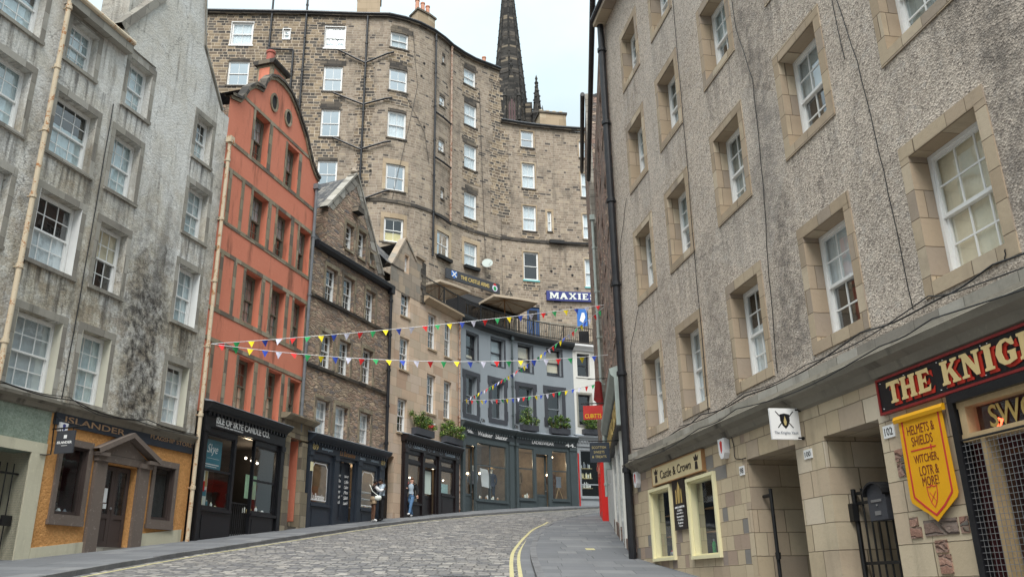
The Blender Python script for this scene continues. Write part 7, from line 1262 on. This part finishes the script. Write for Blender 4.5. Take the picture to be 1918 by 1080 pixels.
def person(base, yaw, H, sk, hair, J, label, parts, hairlen=0, face=0.):
    """J: joints in a body frame (x right of the person, y forward, z up) for H = 1.7"""
    k = H/1.7; root = thing('person', label, 'person', base); root.rotation_euler = (0, 0, yaw); root['_o'] = (0, 0, 0)
    g = lambda n_: Vector(J[n_])*k
    names = ['pelvis', 'waist', 'chest', 'neck', 'head0', 'head1', 'shL', 'elL', 'wrL', 'shR', 'elR', 'wrR', 'hipL', 'knL', 'anL', 'toL', 'hipR', 'knR', 'anR', 'toR']
    V = [g(n_) for n_ in names]; I = {n_: i for i, n_ in enumerate(names)}
    E_ = [('pelvis', 'waist'), ('waist', 'chest'), ('chest', 'neck'), ('neck', 'head0'), ('head0', 'head1'), ('chest', 'shL'), ('shL', 'elL'), ('elL', 'wrL'), ('chest', 'shR'), ('shR', 'elR'), ('elR', 'wrR'), ('pelvis', 'hipL'), ('hipL', 'knL'), ('knL', 'anL'), ('anL', 'toL'), ('pelvis', 'hipR'), ('hipR', 'knR'), ('knR', 'anR'), ('anR', 'toR')]
    Rr = dict(pelvis=.1, waist=.1, chest=.11, neck=.05, head0=(.07, .085), head1=(.072, .09), shL=.055, elL=.042, wrL=.027, shR=.055, elR=.042, wrR=.027, hipL=.075, knL=.055, anL=.036, toL=.032, hipR=.075, knR=.055, anR=.036, toR=.032)
    ex = MB()
    for s_, sg in (('L', -1), ('R', 1)): w_ = g('wr'+s_); d_ = (w_-g('el'+s_)).normalized(); sd = d_.cross(Vector((0, 0, 1))); sd = sd if sd.length > .2 else Vector((1, 0, 0)); hand(ex, w_, d_, sd*sg, k)
    hd = (g('head0')+g('head1'))/2; q = Matrix.Rotation(face, 3, 'Z')
    fp = lambda x, y, z: hd+q @ Vector((x, y, z))*k
    ex.tube([fp(0, .075, .025), fp(0, .1, -.005), fp(0, .09, -.02)], [.009*k, .014*k, .012*k], 6)
    for sx in (-1, 1): ex.lathe(fp(sx*.075, 0, -.01), [(.005, -.03), (.014, -.015), (.016, .015), (.005, .03)], 6)
    b = skinm(V, [(I[a], I[c]) for a, c in E_], [tuple(x*k for x in Rr[n_]) if isinstance(Rr[n_], tuple) else Rr[n_]*k for n_ in names], 'body', sk, root, 2, ex)
    mb = MB()
    for sx in (-1, 1): mb.lathe(fp(sx*.028, .084, .018), [(.001, -.004), (.006, 0), (.001, .004)], 6)
    mb.build('eyes', 'hairbk', root); mb = MB(); mb.tube([fp(-.022, .088, -.045), fp(0, .094, -.047), fp(.022, .088, -.045)], .005, 5); mb.build('mouth', 'signred', root)
    mb = MB(); S_ = 10
    for i in range(S_+1):
        for j in range(16):
            def hp(a, c_): th = min(a, S_)/S_*math.pi*(.56); ph = c_/16*2*math.pi; fr = math.sin(ph); th *= .6+.6*min(1, max(0, (.45-fr)/.9)); r = .098 if a <= S_ else .075; return fp(r*.92*math.sin(th)*math.cos(ph), r*1.0*math.sin(th)*math.sin(ph)-.014, .03+r*1.05*math.cos(th))
            mb.face([hp(i, j), hp(i, j+1), hp(i+1, j+1), hp(i+1, j)])
    if hairlen: mb.tube([fp(0, -.07, .05), fp(0, -.1, -.05), fp(0, -.09, -.05-hairlen)], [.06*k, .075*k, .05*k], 8)
    mb.build('hair', hair, root, True)
    def jp(n_):
        if n_ in J: return g(n_)
        a, b_, t_ = n_.split(':'); return g(a)+(g(b_)-g(a))*float(t_)
    for nm, mat, lofts, tubes in parts:
        mb = MB()
        for L in lofts:
            n = 16; b0 = len(mb.v); R_s = []
            for q0, q1 in zip(L, L[1:]):
                for u in (0, .25, .5, .75): R_s.append([a+(c_-a)*u for a, c_ in zip(q0, q1)])
            R_s.append(list(L[-1]))
            for (cx, cy, cz, rx, ry) in R_s:
                for m_ in range(n): an = 2*math.pi*m_/n; wv = 1+.035*math.sin(an*3+cz*23); mb.v.append(((cx+rx*wv*math.cos(an))*k, (cy+ry*wv*math.sin(an))*k, cz*k))
            for r_ in range(len(R_s)-1):
                for m_ in range(n): mb.f.append([b0+r_*n+m_, b0+r_*n+(m_+1) % n, b0+(r_+1)*n+(m_+1) % n, b0+(r_+1)*n+m_]); mb.uv.append([(0, 0)]*4)
            for r_ in (0, len(R_s)-1): mb.f.append([b0+r_*n+m_ for m_ in range(n)]); mb.uv.append([(0, 0)]*n)
        for ch_, rd in tubes:
            P = [jp(n_) for n_ in ch_]; PP, RR = [], []
            for i_ in range(len(P)-1):
                for u in (0, .2, .4, .6, .8):
                    t0_ = P[max(0, i_-1)]; t3 = P[min(len(P)-1, i_+2)]; a, c_ = P[i_], P[i_+1]
                    PP.append(.5*((2*a)+(-t0_+c_)*u+(2*t0_-5*a+4*c_-t3)*u*u+(-t0_+3*a-3*c_+t3)*u**3)); RR.append((rd[i_]+(rd[i_+1]-rd[i_])*u)*k*(1+.05*math.sin(len(PP)*2.1)))
            PP.append(P[-1]); RR.append(rd[-1]*k); mb.tube(PP, RR, 12)
        mb.build(nm, mat, root, True)
    return root
def joints(**o):
    J = dict(pelvis=(0, 0, .93), waist=(0, 0, 1.08), chest=(0, 0, 1.28), neck=(0, 0, 1.43), head0=(0, .01, 1.53), head1=(0, .015, 1.61), shL=(-.17, 0, 1.38), elL=(-.22, -.02, 1.1), wrL=(-.22, .06, .88), shR=(.17, 0, 1.38), elR=(.22, -.02, 1.1), wrR=(.22, .06, .88),
             hipL=(-.09, 0, .86), knL=(-.1, .02, .48), anL=(-.1, 0, .08), toL=(-.11, .13, .035), hipR=(.09, 0, .86), knR=(.1, .02, .48), anR=(.1, 0, .08), toR=(.11, .13, .035)); J.update(o); return J
HIP = [(0, 0, 1.04, .125, .095), (0, -.01, .96, .155, .115), (0, -.01, .88, .165, .12), (0, 0, .82, .14, .1)]
TOR = [(0, 0, .98, .15, .11), (0, 0, 1.1, .135, .1), (0, .005, 1.25, .165, .115), (0, 0, 1.36, .165, .1), (0, 0, 1.42, .08, .07)]
LEG = lambda s_: (['hip'+s_, 'kn'+s_, 'an'+s_], [.095, .068, .055])
ARM = lambda s_, r=1.0: (['sh'+s_, 'el'+s_, 'el%s:wr%s:.88' % (s_, s_)], [.068*r, .052*r, .04*r])
YOKE = (['shL', 'chest:neck:.6', 'shR'], [.07, .085, .07])
SHOE = [('shoe', None, [], [(['anL', 'toL'], [.045, .04])]), ('shoe', None, [], [(['anR', 'toR'], [.045, .04])])]
shoes = lambda m_: [(a, m_, b, c) for a, _, b, c in SHOE]
def px_base(X, Y): return (X, Y, gz(X, Y)+.012)
B1 = px_base(-5.62, 34.0)
person(B1, R_(-60), 1.64, 'skin2', 'hairbk', joints(head0=(.02, .04, 1.53), head1=(.03, .06, 1.6), elL=(-.2, .2, 1.25), wrL=(-.05, .36, 1.3), elR=(.22, .18, 1.22), wrR=(.12, .38, 1.3)), 'woman in black waistcoat over white sleeves and beige shorts hugging a man by the passage',
       [('shorts', 'clbe', [HIP], [(['hipL', 'hipL:knL:.42'], [.1, .105]), (['hipR', 'hipR:knR:.42'], [.1, .105])]), ('sleeves', 'clwh', [], [ARM('L', 1.1), ARM('R', 1.1)]), ('waistcoat', 'clbk', [TOR], [YOKE])]+shoes('white'), .0, .2)
bg_ = thing('handbag', 'small cream shoulder bag hanging at the hugging woman\'s hip', 'handbag', (B1[0]+.16, B1[1]-.14, B1[2]+.86)); mb = MB(); cc = Vector(B1)+Vector((.2, -.16, .9)); mb.lathe(cc, [(.02, -.1), (.12, -.08), (.14, 0), (.12, .07), (.02, .09)], 12, Matrix.Diagonal((1, .5, 1)).to_3x3()); mb.build('bag', 'offw', bg_, True); mb = MB(); mb.tube([cc+Vector((0, 0, .08)), Vector(B1)+Vector((-.02, -.2, 1.15)), Vector(B1)+Vector((-.16, -.08, 1.42)), Vector(B1)+Vector((-.12, .06, 1.36))], .014, 6); mb.build('strap', 'offw', bg_)
B2 = px_base(-5.33, 34.28)
person(B2, R_(118), 1.7, 'skin2', 'hairbk', joints(head0=(0, .07, 1.5), head1=(0, .1, 1.57), elL=(-.24, .14, 1.16), wrL=(-.12, .32, 1.2), elR=(.24, .14, 1.18), wrR=(.1, .34, 1.25), anR=(.14, .02, .08), toR=(.17, .15, .035)), 'man in pale blue-grey top and black trousers leaning into a hug by the passage',
       [('trousers', 'clbk', [HIP], [LEG('L'), LEG('R')]), ('top', 'clgb', [TOR], [YOKE, ARM('L', 1.1), ARM('R', 1.1)])]+shoes('clbk'))
B3 = px_base(-4.55, 37.6)
person(B3, R_(152), 1.67, 'skin1', 'hairbr', joints(elR=(.24, .02, 1.12), wrR=(.1, .24, 1.2), elL=(-.26, -.06, 1.12), wrL=(-.3, -.02, .9), hipL=(-.09, .02, .86), knL=(-.08, .16, .5), anL=(-.06, .22, .12), toL=(-.05, .34, .09), knR=(.09, -.02, .48), anR=(.1, -.2, .1), toR=(.1, -.09, .035)), 'woman in blue jeans and open black jacket walking past the black-brown shop',
       [('jeans', 'denim', [HIP], [LEG('L'), LEG('R')]), ('top', 'clgb', [[(a, b+.035, c, d*.86, e_*1.02) for a, b, c, d, e_ in TOR]], []), ('jacket', 'clbk', [[(a, b-.02, c, d*1.12, e_*.98) for a, b, c, d, e_ in [(0, -.02, .78, .185, .12)]+TOR]], [YOKE, ARM('L', 1.35), ARM('R', 1.35)])]+shoes('white'), .12, .3)
# slab letters of the restaurant sign
SLAB = {'M': ([[(0, 0), (.3, 0), (.3, .12), (.22, .14), (.22, .62), (.44, .1), (.56, .1), (.78, .62), (.78, .14), (.7, .12), (.7, 0), (1, 0), (1, .12), (.96, .14), (.96, .86), (1, .88), (1, 1), (.72, 1), (.5, .5), (.28, 1), (0, 1), (0, .88), (.06, .86), (.06, .14), (0, .12)]], 1.25),
        'A': ([[(0, 0), (.34, 0), (.34, .12), (.28, .14), (.32, .28), (.6, .28), (.66, .14), (.6, .12), (.6, 0), (1, 0), (1, .12), (.93, .14), (.6, 1), (.36, 1), (.08, .14), (0, .12)]], 1.1),
        'X': ([[(0, 0), (.36, 0), (.36, .12), (.3, .14), (.48, .38), (.66, .14), (.6, .12), (.6, 0), (1, 0), (1, .12), (.92, .14), (.62, .52), (.88, .86), (.96, .88), (.96, 1), (.62, 1), (.62, .88), (.66, .86), (.5, .64), (.34, .86), (.4, .88), (.4, 1), (0, 1), (0, .88), (.08, .86), (.36, .5), (.08, .14), (0, .12)]], 1.05), 'I': G_['I'], 'E': G_['E'], 'S': G_['S']}
o = [x for x in COL.objects if x.name == 'restaurant_sign'][0]; mb = MB(); x = 25.0
for c_ in 'MAXIES':
    P, wr = SLAB[c_]; w_ = .42*wr*1.15; poly_plate(mb, FB, [(x+p[0]*w_, 17.1+p[1]*.42) for p in P[0]], .142, .155); x += w_+.07
mb.build('lettering', 'offw', o)
for o in COL.objects:
    if '_o' in o: del o['_o']
